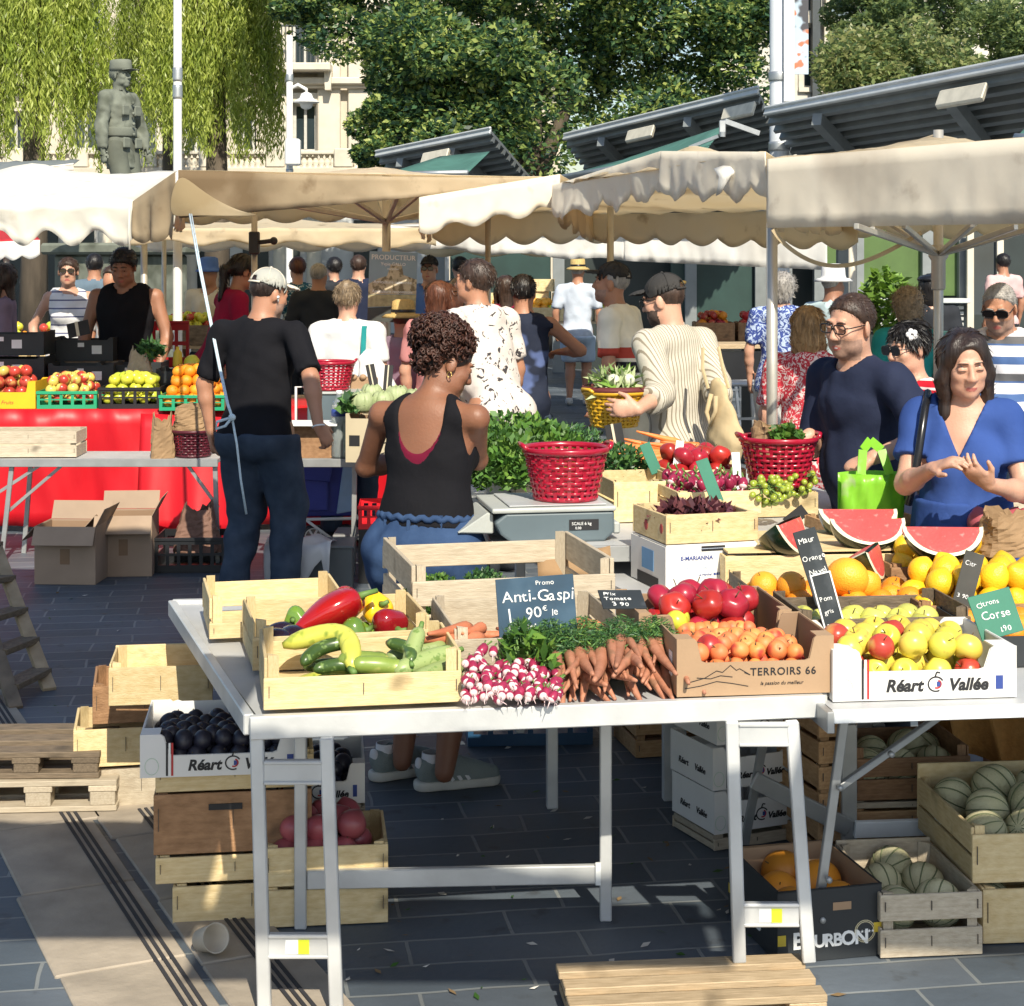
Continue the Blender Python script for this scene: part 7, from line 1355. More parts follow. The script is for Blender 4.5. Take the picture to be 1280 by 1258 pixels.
# trestle table in front of it
def trestle(label, px0, px1, d, z, dd=.42, legs=(), m=ALUD):
    a, b = P2(px0, d, z), P2(px1, d, z); root = empty('trestle_table', a, 0, label, 'table'); w = b.x-a.x; MB().box(0,w,0,dd,-.028,0).build('table_top', TOPM, root, bevel=.003); MB().box(-.004,w+.004,-.02,-.001,-.045,.002).build('edge_rail', m, root, bevel=.002)
    for p, q, y in legs: mb = MB(); mb.bar(((p-640)*d/F-a.x, y, -.03), ((q-640)*d/F-a.x, y, -z+.0), .028, .016, up=(0,1,0)); mb.build('leg', m, root, bevel=.002)
    return root
tr1 = trestle('low grey trestle table in front of the red cloth', -60, 272, 10.3, .62, .42, ((14,0,.02),(16,6,.4),(268,272,.02),(-40,-46,.02)))
for (p, q, z1), y in (((52,-20,-.20),.03),((78,8,-.26),.06),((232,272,-.24),.03)): mb = MB(); x0 = (p-640)*10.3/F-tr1.location.x; x1 = (q-640)*10.3/F-tr1.location.x; mb.bar((x0, y, -.03), (x1, y, z1-.05), .018, .018, up=(0,1,0)); mb.build('brace', ALUD, tr1)
crate('grey slatted crate on the low trestle at the left edge', P2(-25, 10.32, .622), R(2), .56, .30, .155, W_GREY, ((.02,.47),(.54,1)), group='wooden crates')
bgA = empty('paper_bag', P2(203, 10.35, .622), .3, 'brown paper bag standing on the low trestle beside the dark basket', 'bag'); crumple(bgA, .16, .12, .24, PAPER, seed=2); bgB = empty('paper_bag', P2(238, 10.42, .78), .1, 'brown paper bag crumpled over the dark basket', 'bag'); crumple(bgB, .24, .18, .14, PAPER, seed=5); basket('dark red woven basket on the low trestle beside the hand of the capped man', P2(241, 10.42, .624), .125, .10, .155, mat('wine_plastic', (.09,.012,.022), .35, .1), 0, group='red baskets')
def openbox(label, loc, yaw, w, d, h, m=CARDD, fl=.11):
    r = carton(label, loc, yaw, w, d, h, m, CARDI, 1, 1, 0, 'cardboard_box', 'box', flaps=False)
    for i, (x0, x1, y0, y1, rx, ry) in enumerate(((0,w,0,0,-35,0),(0,w,d,d,20,0),(0,0,0,d,0,-30),(w,w,0,d,0,25))):
        mb = MB(); (mb.box(0,w,-fl,0,-.0015,.0015) if i == 0 else mb.box(0,w,0,fl,-.0015,.0015) if i == 1 else mb.box(-fl,0,0,d,-.0015,.0015) if i == 2 else mb.box(0,fl,0,d,-.0015,.0015)); o = mb.build('flap', m, r); o.location = (x0 if i != 3 else w, y0 if i != 1 else d, h+.002); o.rotation_euler = (R(60) if i == 0 else R(62) if i == 1 else 0, R(-48) if i == 2 else R(-62) if i == 3 else 0, 0)
    MB().box(w*.42,w*.58,-.0012,-.0003,h*.35,h*.62).build('tape', mat('brown_tape', (.22,.13,.07), .35), r); return r
openbox('left open cardboard box under the low trestle', at(43, 731, 0)+V((0,0,.002)), R(-3), .34, .30, .315); openbox('taller open cardboard box right of the other one', at(118, 722, 0)+V((0,0,.002)), R(4), .32, .30, .34)
bc = empty('plastic_crate', at(193, 717, 0)+V((0,0,.002)), R(2), 'black plastic crate full of brown paper beside the capped man', 'crate', 'plastic crates'); plcrate(bc, .40, .34, .20, PLK); bpp = empty('paper_heap', at(193, 717, 0)+V((.22,.17,.10)), 0, 'crumpled brown paper heaped in the black crate', 'paper'); crumple(bpp, .34, .26, .26, mat('dark_paper', (.20,.11,.08), .85, .15, 9), seed=7, top=.5)
# middle: trestle with the scale, bottle, cabbages
tr2 = trestle('grey trestle table right of the capped man carrying the bottle and cabbages', 350, 520, 9.95, .66, .75, ((372,352,.02),(443,441,.02),(510,512,.5)))
o = MB().box(0,.30,0,.02,0,.185).build('board', W_BRN); o.location = P2(353, 9.98, .662); tag(o, 'brown board standing on the trestle behind the hand of the capped man', 'board'); o = MB().box(-.02,.32,-.10,.14,0,.012).build('shelf', LABW); o.location = P2(353, 10.0, .850); tag(o, 'pale shelf board above the brown board', 'shelf')
s2 = empty('scale', P2(384, 10.25, .664), 0, 'second grey scale under the red basket beside the capped man', 'scale'); MB().prism([(0,0),(.28,0),(.27,.15),(.02,.15)], 0, .26).build('body', SG, s2, bevel=.006); MB().box(-.005,.285,-.01,.27,.152,.165).build('plate', SGL, s2, bevel=.002); MB().box(0,.28,0,.26,.166,.336).build('riser', SG, s2, bevel=.006); MB().box(-.02,.30,-.01,.27,.338,.352).build('tray', SGL, s2, bevel=.003)
basket('red woven basket on the second scale in front of the white tee shirt', P2(411, 10.4, 1.02), .152, .115, .165, REDP, 0, group='red baskets')
wbt = empty('water_bottle', P2(424, 9.98, .665), 0, 'large clear water bottle with a blue label on the trestle', 'bottle'); CLR = mat('clear_plastic', (.85,.9,.92), .12, .02, 4, trans=.85, ior=1.1)
MB().lathe([(.038,0),(.044,.01),(.044,.06),(.041,.07),(.044,.08),(.044,.17),(.041,.18),(.044,.19),(.044,.27),(.03,.32),(.016,.345),(.016,.36)], 20).build('bottle', CLR, wbt, True); MB().lathe([(.017,.355),(.017,.38),(0,.38)], 14).build('cap', LABW, wbt, True); MB().lathe([(.0448,.235),(.0448,.275)], 20).build('label', INKB, wbt, True); MB().lathe([(.0415,.004),(.0415,.30),(0,.30)], 16).build('water', mat('water', (.62,.66,.62), .1, .03, 3, trans=.6, ior=1.2), wbt, True)
cc = carton('pale cardboard box of cabbages beside the arm of the woman in black', P2(432, 9.75, .664), R(-8), .30, .30, .27, mat('pale_card', (.52,.44,.30), .8, .1, 5), CARDI, .9, .9, .1); text('BIO', .06, INK, cc, face_M(.16,-.001,.15), bold=.02); MB().box(.02,.08,-.0014,-.0004,.09,.15).build('hand_hole', INK, cc); strokes([[(.16,.09),(.25,.12),(.27,.07),(.20,.05)]], .006, INK, cc, face_M(0,-.001,0), 'printed_mark')
CAB = mat('cabbage_leaf', (.34,.42,.19), .5, 0, 7, col2=(.52,.57,.34), bump=.4, bscale=30, thin=.15)
def cabbage(p, r, lab):
    root = empty('cabbage', p, U(0,6), lab, 'cabbage', 'cabbages'); MB().ball((0,0,r*.9), (r*.9,r*.9,r*.85), 18).build('heart', CAB, root, True)
    for k in range(7):
        a = k*.9; mb = MB(); vs = []; 
        for i in range(7):
            for j in range(7): u, v = i/6, j/6-.5; th = v*1.7; ph = -.9+u*2.0; rr = r*(1+.07*k/7+.32*max(0,u-.45)+.10*u*math.sin(14*v+k)); vs.append((rr*math.cos(ph)*math.cos(a+th), rr*math.cos(ph)*math.sin(a+th), r*.9+rr*math.sin(ph)*.95))
        mb.add(vs, [(i*7+j, i*7+j+1, (i+1)*7+j+1, (i+1)*7+j) for i in range(6) for j in range(6)]); mb.build('leaf', CAB, root, True, solid=.003)
for px, d, z, r in ((452, 9.85, .925, .062), (478, 9.9, .93, .06), (496, 10.0, .94, .066), (465, 10.0, .965, .058), (520, 9.9, .94, .06)): cabbage(P2(px, d, z), r, {452: 'pale cabbage nearest the water bottle', 478: 'pale cabbage in the middle of its box', 496: 'whitish cabbage next to the sign pole', 465: 'rear cabbage below the egg tray', 520: 'cabbage hidden by the hair of the woman in black'}[px])
o = MB().box(0,.30,0,.40,0,.26).build('box', W_NEW, None, bevel=.004); o.location = P2(470, 9.9, .664); tag(o, 'pale wooden box under the right hand cabbages', 'box'); greens('leaves', 'dark green leaves left of the cabbages', 'leaves', P2(440, 9.85, .935), (.07,.07,.07), 160, .07, LK, aspect=.6)
eg = empty('egg_tray', P2(437, 10.5, 1.0), 0, 'brown egg carton behind the cabbages', 'egg carton'); MB().box(0,.16,0,.14,0,.08).build('tray', CARD, eg, bevel=.01); [MB().ball((.025+.055*i,.0,.085),(.022,.022,.018),10).build('bump', CARD, eg, True) for i in range(3)]; o = MB().box(0,.30,0,.3,0,.334).build('box', W_DARK); o.location = P2(432, 10.45, .664); tag(o, 'dark box under the egg carton', 'box')
for i, px in enumerate((464, 478)): easel(['left black board stuck upright behind the cabbages', 'right black board against the sign pole'][i], P2(px, 10.0, 1.02), .05, .17, R(0), R(-8), R(-12 if i == 0 else 4))
# shopping trolley
tl = empty('shopping_trolley', P2(405, 11.0, 0), R(8), 'dark blue shopping trolley on white wheels before the red cloth', 'trolley'); NAVY = mat('trolley_blue', (.04,.05,.27), .6, .15, 6, bump=.2, bscale=12); LBL = mat('trolley_light', (.30,.42,.60), .6)
MB().prism([(-.19,.20),(.19,.20),(.17,.62),(-.15,.62)], -.16, .12).build('bag', NAVY, tl, bevel=.03, seg=2); MB().prism([(-.15,.24),(.02,.24),(.02,.45),(-.15,.47)], -.195, -.165).build('pocket', NAVY, tl, bevel=.012); MB().prism([(.07,.22),(.19,.24),(.16,.56),(.12,.58)], -.185, -.163).build('side_panel', LBL, tl, bevel=.006); MB().prism([(-.17,.44),(.03,.42),(.06,.60),(-.14,.62)], -.21, -.197).build('flap', NAVY, tl, bevel=.008)
mb = MB(); mb.tube([(-.19,-.17,.19),(.20,-.17,.19)], .010, 8); mb.tube([(-.19,.1,.19),(.2,.1,.19),(.2,-.17,.19)], .010, 8); mb.tube([(-.17,.13,.19),(-.17,.16,.98),(.17,.16,.98),(.17,.13,.19)], .010, 8); mb.tube([(-.12,-.17,.19),(.05,-.17,.06)], .009, 8); mb.build('frame', WHITEP, tl, True)
for x in (-.07, .13): 
    wq = empty('wheel', (0,0,0)); wq.parent = tl; wq.location = (x, -.12, .075); MB().lathe([(.055,-.014),(.072,-.012),(.075,0),(.072,.012),(.055,.014)], 24, cap=False, M=Matrix.Rotation(R(90),4,'X')).build('tyre', PLK, wq, True); mb = MB(); [mb.bar((0,0,0),(math.cos(a)*.055,0,math.sin(a)*.055),.014,.012) for a in np.linspace(0,5.24,6)]; mb.lathe([(.048,-.01),(.056,-.01),(.056,.01),(.048,.01)], 20, cap=False, M=Matrix.Rotation(R(90),4,'X')); mb.build('rim', WHITEP, wq)
tub = carton('grey plastic tub with a white bag hanging over its rim', P2(352, 9.35, .01), R(3), .37, .30, .24, mat('grey_tub', (.075,.09,.10), .5, .1), PLK, 1, 1, 0, 'tub', 'tub', t=.008, flaps=False); MB().box(-.012,.382,-.012,.312,.241,.252).build('rim', mat('grey_tub_rim', (.10,.115,.125), .5), tub, bevel=.003)
wp = empty('plastic_bag', P2(345, 9.3, .27), 0, 'white plastic bag draped over the rim of the grey tub', 'bag'); pts = []
for i in range(9):
    t = i/8; pts.append([V((-.06+.36*j/14-.02*t*math.sin(j), .22-.26*min(1,t*1.8)-.02*math.sin(j*.9)*t, .015+.02*math.sin(j*.8+i)*(1-t)-max(0,t-.5)*(.30*abs(math.sin(j*.55+.4))+.08)*1.2)) for j in range(15)])
flat(pts, 'sheet', PLAS, wp, solid=.002); o = MB().box(-.02,.42,0,.3,0,.03).build('rack', ALUD, None, bevel=.004); o.location = P2(420, 10.2, .16); tag(o, 'pale metal rack lying behind the grey tub', 'rack')
rcr = empty('plastic_crate', P2(448, 9.7, .30), R(3), 'bright red plastic crate behind the elbow of the woman in black', 'crate', 'plastic crates'); plcrate(rcr, .30, .3, .13, mat('bright_red_crate', (.65,.01,.02), .4, .1, 6)); o = MB().box(0,.3,0,.3,0,.296).build('box', PLK); o.location = P2(448, 9.7, .002); tag(o, 'black box under the bright red crate', 'box')
# the photo sign on the umbrella pole
sg = empty('producer_sign', P2(459, 12.2, CH-(402-HZ)*12.2/F), 0, 'landscape photo sign lettered PRODUCTEUR fixed to the umbrella pole', 'sign'); sw, sh = 60*12.2/F, 88*12.2/F; sg.rotation_euler = (0, R(2), R(4)); SKYP = mat('sign_sky', (.26,.36,.45), .4, .15, 5); ROCK = blotch(mat('sign_rock', (.55,.47,.32), .5, .3, 16), (.20,.16,.09), 24, .5, .6); DKP = mat('sign_dark', (.05,.055,.05), .5, .4, 12)
MB().box(0,sw,0,.01,0,sh).build('panel', SKYP, sg); sp = [(0,.19),(sw,.20),(sw,.30),(sw*.72,.33),(sw*.68,.40),(sw*.58,.41),(sw*.45,.40),(sw*.38,.32),(sw*.2,.30),(0,.26)]; MB().prism(sp, -.003, -.0005).build('printed_rock', ROCK, sg); MB().prism([(0,0),(sw,0),(sw,.08),(sw*.6,.11),(0,.095)], -.003, -.0005).build('printed_foreground', DKP, sg); MB().prism([(0,.10),(sw*.6,.113),(sw,.085),(sw,.197),(0,.187)], -.003, -.0006).build('printed_field', mat('sign_field', (.40,.36,.20), .5, .4, 30), sg); MB().ball((sw*.78,-.003,.075), (.045,.001,.018), 10).build('printed_figure', LABW, sg)
for t, z, s in (('PRODUCTEUR', sh-.055, .047), ('Yvpie GALLO', sh-.095, .030), ('maraîcher', sh-.125, .020), ('Agriculture raisonnée', sh-.22, .030), ('Agriculture responsable', sh-.285, .029)): text(t, s, CHALK, sg, face_M(sw/2, -.005, z), align='CENTER', bold=.02)
# far stalls seen between the people
def far_stall(label, px, d, w, z, kinds, lab, grp, m=W_NEW, n=2):
    root = empty('market_stall', P2(px, d, 0), 0, label, 'stall'); MB().box(0,w,0,1,z-.03,z).build('table_top', W_PAL, root); [MB().box(x,x+.05,y,y+.05,0,z-.031).build('leg', ALUD, root) for x in (.02,w-.07) for y in (.05,.9)]
    for k in range(n):
        wc = w/n-.04; q = P2(px, d, z+.002)+V((k*w/n+.02,.05,0)); crate(f'{"left" if k == 0 else "right" if k == n-1 else "second" if k == 1 else "third"} crate on the {label.split(" behind")[0].split(" between")[0].split(" left of")[0]} '+str({-20: 'at the left edge', 868: 'behind the striped shirt', 610: 'under the rear awning', 195: 'behind the black shirt'}[px]), q, 0, wc, .4, .2, m, ((0,.98),), group='far fruit crates'); heap(kinds, Fr(q,0), .02, wc-.02, .02, .38, .13, .045, lab, grp, 2, .03, .2, 1.1, 'fruit', name='fruit')
far_stall('far fruit stall left of the woman in the striped tank top', -20, 16.2, .80, .88, ['lemon','orange','red_apple','lime_apple'], 'fruit on the far left stall', 'far fruit on the left')
far_stall('far stall of red fruit between the striped shirt and the floral shirt', 868, 18.5, .9, .92, ['red_apple','tomato','orange'], 'red fruit on the far stall behind the striped shirt', 'far red fruit', W_BRN)
far_stall('far stall of green crates behind the man in the white shirt', 610, 25, 2.0, .9, ['lime_apple','grapefruit'], 'fruit on the far stall under the rear awning', 'far fruit in the middle', W_NEW, 4)
far_stall('far stall with crates behind the black shirted man', 195, 17, 1.1, .95, ['lime_apple','red_apple'], 'fruit on the far stall behind the red crates', 'far fruit behind red crates', W_DARK)
for i, (px, d, z) in enumerate(((620, 25.3, 1.12), (650, 25.4, 1.14), (655, 25.4, 1.32), (600, 25.4, 1.12), (690, 25.3, 1.12))): crate(['pale crate standing far off under the rear awning, leftmost but one', 'pale crate low in the far pile', 'pale crate topmost in the far pile', 'pale crate at the left end of the far pile', 'pale crate at the right end of the far pile'][i], P2(px, d, z), R(U(-10,10)), .42, .3, .18, W_NEW, ((0,.98),), group='far fruit crates')
# bar tables and stools at the kiosk
bt = empty('bar_table', P2(885, 15.0, 0), R(10), 'tall dark bar table behind the striped shirt', 'table'); MB().box(0,.55,0,.5,1.02,1.06).build('table_top', W_PAL, bt, bevel=.004); MB().box(.05,.5,.02,.06,.7,1.0).build('apron', PLK, bt); MB().box(.42,.52,.1,.4,0,1.01).build('pedestal', PLK, bt); [MB().box(x,x+.035,y,y+.035,0,1.01).build('leg', PLK, bt) for x in (.02,) for y in (.02,.44)]
def stool(px, d, l): r = empty('bar_stool', P2(px, d, 0), R(12), l, 'stool', 'bar stools'); MB().box(-.19,.19,-.18,.18,.76,.79).build('seat', ALU, r, bevel=.01); [ (lambda mb: (mb.bar((x*.15,y*.14,.76),(x*.21,y*.2,0),.026,.026), mb.build('leg', ALU, r)))(MB()) for x in (-1,1) for y in (-1,1)]; mb = MB(); mb.bar((-.19,-.18,.25),(.19,-.18,.25),.022,.03); mb.bar((-.185,-.18,.5),(.185,-.18,.5),.02,.02); mb.build('foot_rail', ALU, r); return r
stool(925, 14.4, 'bright metal bar stool nearest the floral shirts'); stool(893, 17.5, 'metal bar stool behind the striped shirt'); stool(912, 19.5, 'farthest metal bar stool by the kiosk')
pl = empty('potted_plant', P2(1105, 12.5, 0), 0, 'bright green leafy plant held up behind the navy tee shirt', 'plant'); P = in_ball(500, (.02,0,1.48), (.20,.16,.25), .3); leaf_mesh(P, .085, 'foliage', [mat('bright_leaf', (.14,.25,.03), .5, .3, 9, thin=.3), LG[1]], pl, .5, .3, mi=np.random.randint(0,2,500)); MB().lathe([(.1,.0),(.14,.3),(.13,.3),(0,.28)], 18).build('pot', PLK, pl, True); mb = MB(); mb.tube([(0,0,.28),(.01,0,.9),(.02,0,1.4)], .012, 6); mb.build('stem', BARK, pl, True)
for px, d, l in ((1150, 13.5, 'teal chair back behind the woman with curly hair'), (1185, 13.2, 'dark green chair back by the canopy pole')): r = empty('chair', P2(px, d, 0), R(8), l, 'chair', 'folding chairs'); TC = mat('teal_fabric', (.02,.07,.065), .7); MB().prism([(-.02,.75),(.42,.72),(.46,1.22),(.02,1.25)], 0, .03).build('backrest', TC, r, bevel=.01); MB().box(.0,.42,-.4,0,.42,.46).build('seat', TC, r); [MB().box(x,x+.03,y,y+.03,0,.74 if y > -.1 else .42).build('leg', ALUD, r) for x in (.0,.4) for y in (-.36,.031)]
# ------------------------------------------------------------------ the people
def cloth(name, a, b=None, rough=.85, sc=9, **k): return mat(name, a, rough, .12, sc, col2=b, spec=.15, bump=k.pop('bump', .5), bscale=k.pop('bscale', 13), **k)
BLACKT = cloth('black_jersey', (.009,.009,.012)); NAVYT = cloth('navy_jersey', (.020,.026,.055)); JEANS = cloth('dark_denim', (.028,.042,.068), (.055,.075,.11), sc=12); DEN = cloth('blue_denim', (.024,.050,.12), (.045,.085,.18), sc=14); WHT = cloth('white_cotton', (.68,.68,.68)); CRM = cloth('cream_cotton', (.66,.60,.46)); KHK = cloth('khaki', (.30,.26,.19)); LBL2 = cloth('pale_blue_cotton', (.45,.55,.68)); BLU = cloth('blue_linen', (.030,.066,.235), (.042,.088,.29), sc=7); CRI = cloth('crimson_jersey', (.28,.012,.05)); TEALT = cloth('teal_jersey', (.02,.23,.23)); PNK = cloth('pink_cotton', (.50,.22,.22)); MAUVE = cloth('mauve_cotton', (.25,.18,.24)); DGR = cloth('charcoal_cotton', (.03,.033,.04)); SKYB = cloth('sky_shirt', (.10,.20,.55)); PALEG = cloth('grey_blue_cotton', (.12,.17,.22))
STRP = stripes(cloth('striped_shirt', (.54,.50,.42)), (.26,.225,.17), 'X', 58, .30, jitter=.25); SAIL = stripes(cloth('sailor_tank', (.72,.72,.74)), (.10,.11,.22), 'Z', 14, .16); POLO = stripes(stripes(cloth('polo_stripe', (.66,.66,.72)), (.07,.13,.30), 'Z', 11, .42), (.12,.12,.13), 'Z', 5.5, .2, phase=.45); REDST = stripes(cloth('red_stripe', (.50,.015,.03)), (.70,.62,.60), 'Z', 30, .28)
FLW = blotch(cloth('palm_shirt', (.66,.60,.56)), (.055,.05,.055), 13, .60, .625, detail=3, dist=2.2); FLB = blotch(cloth('blue_flower_shirt', (.05,.08,.28)), (.45,.55,.75), 17, .50, .54, detail=2, dist=3); FLR = blotch(cloth('red_flower_blouse', (.52,.04,.06)), (.75,.62,.60), 32, .50, .56, detail=3, dist=2.5); FLT = blotch(cloth('teal_flower_shirt', (.03,.13,.20)), (.55,.62,.64), 20, .55, .6, dist=2); VEST = blotch(cloth('vest_cloth', (.022,.028,.05)), (.10,.14,.30), 5, .55, .62); OLDP = stripes(stripes(cloth('old_polo', (.80,.76,.64)), (.03,.03,.04), 'Z', .9, .06, phase=.02), (.45,.07,.05), 'Z', .9, .06, phase=-.06)
MESH = cloth('cap_grey', (.40,.40,.36)); CAPW = cloth('cap_cream', (.66,.60,.50)); CAPG = cloth('cap_charcoal', (.045,.043,.042)); STRAW = mat('straw', (.50,.36,.14), .8, .2, 60, bump=.3); BLKP = mat('black_frame', (.012,.012,.014), .25, .1); LENS = mat('dark_lens', (.01,.008,.008), .08, .1, spec=.8); BEARD = mat('beard', (.07,.045,.035), .7, .4, 80); SHOEW = cloth('white_shoe', (.55,.55,.54)); SOCK = cloth('white_sock', (.74,.73,.74)); GOLD = mat('gold', (.6,.42,.15), .3, .1, metal=.9)
HAIRS['reddish'] = mat('hair_reddish', (.085,.030,.018), .5, .6, 40, col2=(.02,.009,.007), bump=.5); HAIRS['dark_brown'] = mat('hair_dark_brown', (.024,.014,.011), .4, .5, 60, stretch=(1,1,.1), bump=.5, bscale=90)
def who(label, px, d, top, yaw, H=None, **k):
    c = P2(px, d, 0); H = H or CH-(top-HZ)*d/F; k.setdefault('h', .012 if d < 7 else .016 if d < 10 else .021 if d < 14 else .03); p = Person(label, c, yaw, H, **k); return p
def loc_(px, d, yaw): 
    M = Matrix.Rotation(-R(yaw), 3, 'Z'); c = P2(px, d, 0)
    return lambda x, y, dd: tuple(M @ (P2(x, dd, CH-(y-HZ)*dd/F)-c))
# the man in the cream cap
T = loc_(322, 9.15, -22); p = who('man in a black tee shirt and cream mesh cap, back to the camera', 322, 9.15, 338, -22, wide=1.13, deep=1.05, skin=SK_T, lean=4, head=(-28,-12,0), rw=T(398, 533, 8.85), lw=T(264, 540, 9.25), rel=(.6,-.5,-.2), lel=(-.9,-.3,0), feet=((-.13,-.02),(.13,.05)))
p.body(.009, .006, stub=STUB, handset={1: (nrm((.35,.45,-.8)), (-.6,.3,-.3), (-.2,.7,.3), .5)}); p.top(BLACKT, 'tee_shirt', .44, -.10, .072, .016, .006, 2, flare=.03); p.trousers(JEANS, 'jeans', .99, .026, .008, 4, flare=.012, waist=-.05); p.shoes(DGR); p.hair('thin', 'dark_brown'); p.cap_hat(MESH, CAPW)
MB().ball((0,0,0),(.009,.012,.010),10).tube([(0,0,0),(0,.004,-.026)], .0035, 6).build('earbud', WHT, p.root, True).location = V(p.hp(.082,.006,-.012)); b = MB().lathe([(.033,-.004),(.034,0),(.033,.004)], 16, cap=False).build('wristband', WHT, p.root, True); b.location = V(p.W[1]); b.rotation_euler = V(p.W[1]-p.E[1]).to_track_quat('Z','Y').to_euler()
# the woman in black
T = loc_(532, 5.96, -24); p = who('woman in a black tank top with a curly reddish hair puff', 532, 5.96, 0, -24, H=1.555, wide=1.22, deep=1.2, fem=True, skin=SK_D, lean=5, head=(-46,-24,-6), rw=T(572, 560, 6.32), lw=T(520, 575, 6.35), rel=(.8,-.5,-.7), lel=(-.8,-.5,-.7), feet=((-.09,.0),(.10,-.06)), shsc=.98); p.bare_feet = False
p.body(.006, .006, lips=LIPD); p.top(BLACKT, 'tank_top', 0, .05, .075, .010, .0025, 3, tank=2, scoop=.20, h=.008)
q = p.top(cloth('wine_bra', (.14,.008,.03)), 'undershirt', 0, .15, .075, .006, .001, 5, tank=2, scoop=.175, h=.008); p.trousers(DEN, 'denim_shorts', .36, .022, .007, 6, waist=.085, flare=.03, h=.009)
w = MB(); k = p.k; [w.tube([tuple(p.up(math.cos(t)*.165*1.12+.0, math.sin(t)*.128*1.1, .085+.006*math.sin(t*23))) for t in np.linspace(0, 6.283, 90)], .012, 6)]; w.build('waistband', DEN, p.root, True); w = MB(); [w.bar(tuple(p.up(math.cos(t)*.188, math.sin(t)*.146, .04)), tuple(p.up(math.cos(t)*.186, math.sin(t)*.144, .10)), .012, .006) for t in (-2.2,-1.57,-.9,-.2)]; w.build('belt_loop', DEN, p.root)
S = Sdf(); q = p.hk; S.ell(p.hp(0,-.012,.038), np.array([.079,.096,.085])*q, .01, p.Rh); S.fn(folds(.002,1,2.5)); nn = p.Rh@nrm([0,.62,-.78]); S.cut(p.hp(0,.082,.045), nn); HB = p.emit(S, 'hair', HAIRS['black'], .006)
mb = MB(); c = p.hp(-.012,-.055,.092)
def curls(n, cc, rad, rr, L):
    for _ in range(n):
        a = in_ball(1, (0,0,0), rad, .72)[0]; b = cc+p.Rh@(a*q); o_ = nrm(b-cc); u = nrm(np.cross(o_, np.random.normal(size=3))); v_ = np.cross(o_, u); ph = U(0,6); mb.tube([tuple(b+o_*(t*L-.01)+(u*math.cos(t*11+ph)+v_*math.sin(t*11+ph))*rr+np.array([0,0,-.25*L*t*t])) for t in np.linspace(0,1,9)], [.0042]*8+[.0015], 4, cap=False)
curls(760, c, np.array([.132,.112,.088]), .009, .035); curls(170, p.hp(0,-.085,.005), np.array([.095,.05,.06]), .008, .028); mb.build('curls', HAIRS['reddish'], HB, True); S = Sdf(); S.ell(c, np.array([.118,.098,.078])*q, .03, p.Rh); S.ell(p.hp(0,-.07,.0), np.array([.085,.045,.055])*q, .03, p.Rh); p.emit(S, 'puff', HAIRS['black'], .008, parent=HB)
MB().tube([(math.cos(t)*.008,0,math.sin(t)*.010) for t in np.linspace(0,6.28,14)], .0018, 6).build('earring', GOLD, p.root, True).location = V(p.hp(.086,-.006,-.045))
def sneaker(px, py, yaw, parent, M=None):
    g = at(px, py, 0); r = empty('shoe', (0,0,0)); r.parent = parent; r.matrix_world = parent.matrix_world; W0 = Matrix.Translation(g) @ Matrix.Rotation(R(yaw), 4, 'Z'); r.matrix_parent_inverse = Matrix(); r.matrix_local = (Matrix.Translation(parent.location) @ Matrix.Rotation(parent.rotation_euler.z, 4, 'Z')).inverted() @ W0
    GS = cloth('grey_suede', (.26,.30,.29), bscale=300); S = Sdf(); S.cap((0,-.02,.055), (0,.14,.045), .040, .036, .03); S.cap((0,.14,.04), (.006,.19,.036), .038, .033, .02); S.cap((0,-.035,.075), (0,.03,.085), .036, .040, .03); S.cap((0,.03,.085), (0,.10,.058), .038, .036, .03); S.cut((0,0,.028), (0,0,-1)); S.cut((0,-.02,.112), nrm((0,-.25,1))); S.cap((0,-.01,.09), (0,-.0,.16), .030, .034, .006, op='-'); v, f = S.mesh(.005); npmesh('upper', v, f, GS, r, True)
    S = Sdf(); S.cap((0,-.035,.02), (0,.06,.02), .043, .042, .02); S.cap((0,.06,.02), (.006,.185,.022), .042, .040, .02); S.cut((0,0,.033), (0,0,1)); S.cut((0,0,.001), (0,0,-1)); v, f = S.mesh(.005); npmesh('sole', v, f, cloth('sole_white', (.60,.59,.54)), r, True)
    for sd in (-1, 1):
        for k in range(3): y = .035+k*.028; mb = MB(); mb.bar((sd*.0435, y+.014, .034), (sd*.034, y-.022, .088), .005, .011, up=(0,1,0)); mb.build('side_stripe', SOCK, r)
    mb = MB(); [mb.bar((-.024,.045+.016*k,.112-.011*k),(.024,.05+.016*k,.112-.011*k),.006,.004) for k in range(5)]; mb.build('lace', SOCK, r); S = Sdf(); S.ell((0,-.06,.085), (.026,.012,.026)); v, f = S.mesh(.005); npmesh('heel_tab', v, f, SOCK, r, True)
    MB().lathe([(.036,.07),(.038,.10),(.036,.125),(.034,.125)], 18, cap=False).build('sock', SOCK, r, True).location = (0,-.012,0)
sneaker(545, 986, -72, p.root); sneaker(487, 973, -58, p.root)
# the man in the striped shirt
T = loc_(848, 8.5, 42); p = who('bearded man in a striped cream shirt and charcoal cap holding a basket', 848, 8.5, 345, 42, wide=1.0, skin=SK_L, lean=5, head=(22,-10,0), lw=T(797, 512, 8.02), rw=T(905, 535, 8.2), lel=(-.5,-.6,-.8), rel=(.8,-.6,-.4))
p.body(.007, .006, stub=BEARD, brow=HAIRS['dark_brown'], handset={-1: (nrm((-.74,.67,.06)), (.67,.74,0), (0,.1,1), .32)}); p.top(STRP, 'shirt', .74, -.13, .07, .022, .004, 7, flare=.035, collar=True); p.trousers(JEANS, 'jeans', .99, .022, waist=-.08); p.shoes(DGR); p.hair('thin', 'brown'); p.cap_hat(CAPG); p.glasses(BLKP); MB().ball((0,0,0),(.022,.006,.010),10).build('cap_mark', GOLD, p.root, True).location = V(p.hp(.035,-.105,.075))
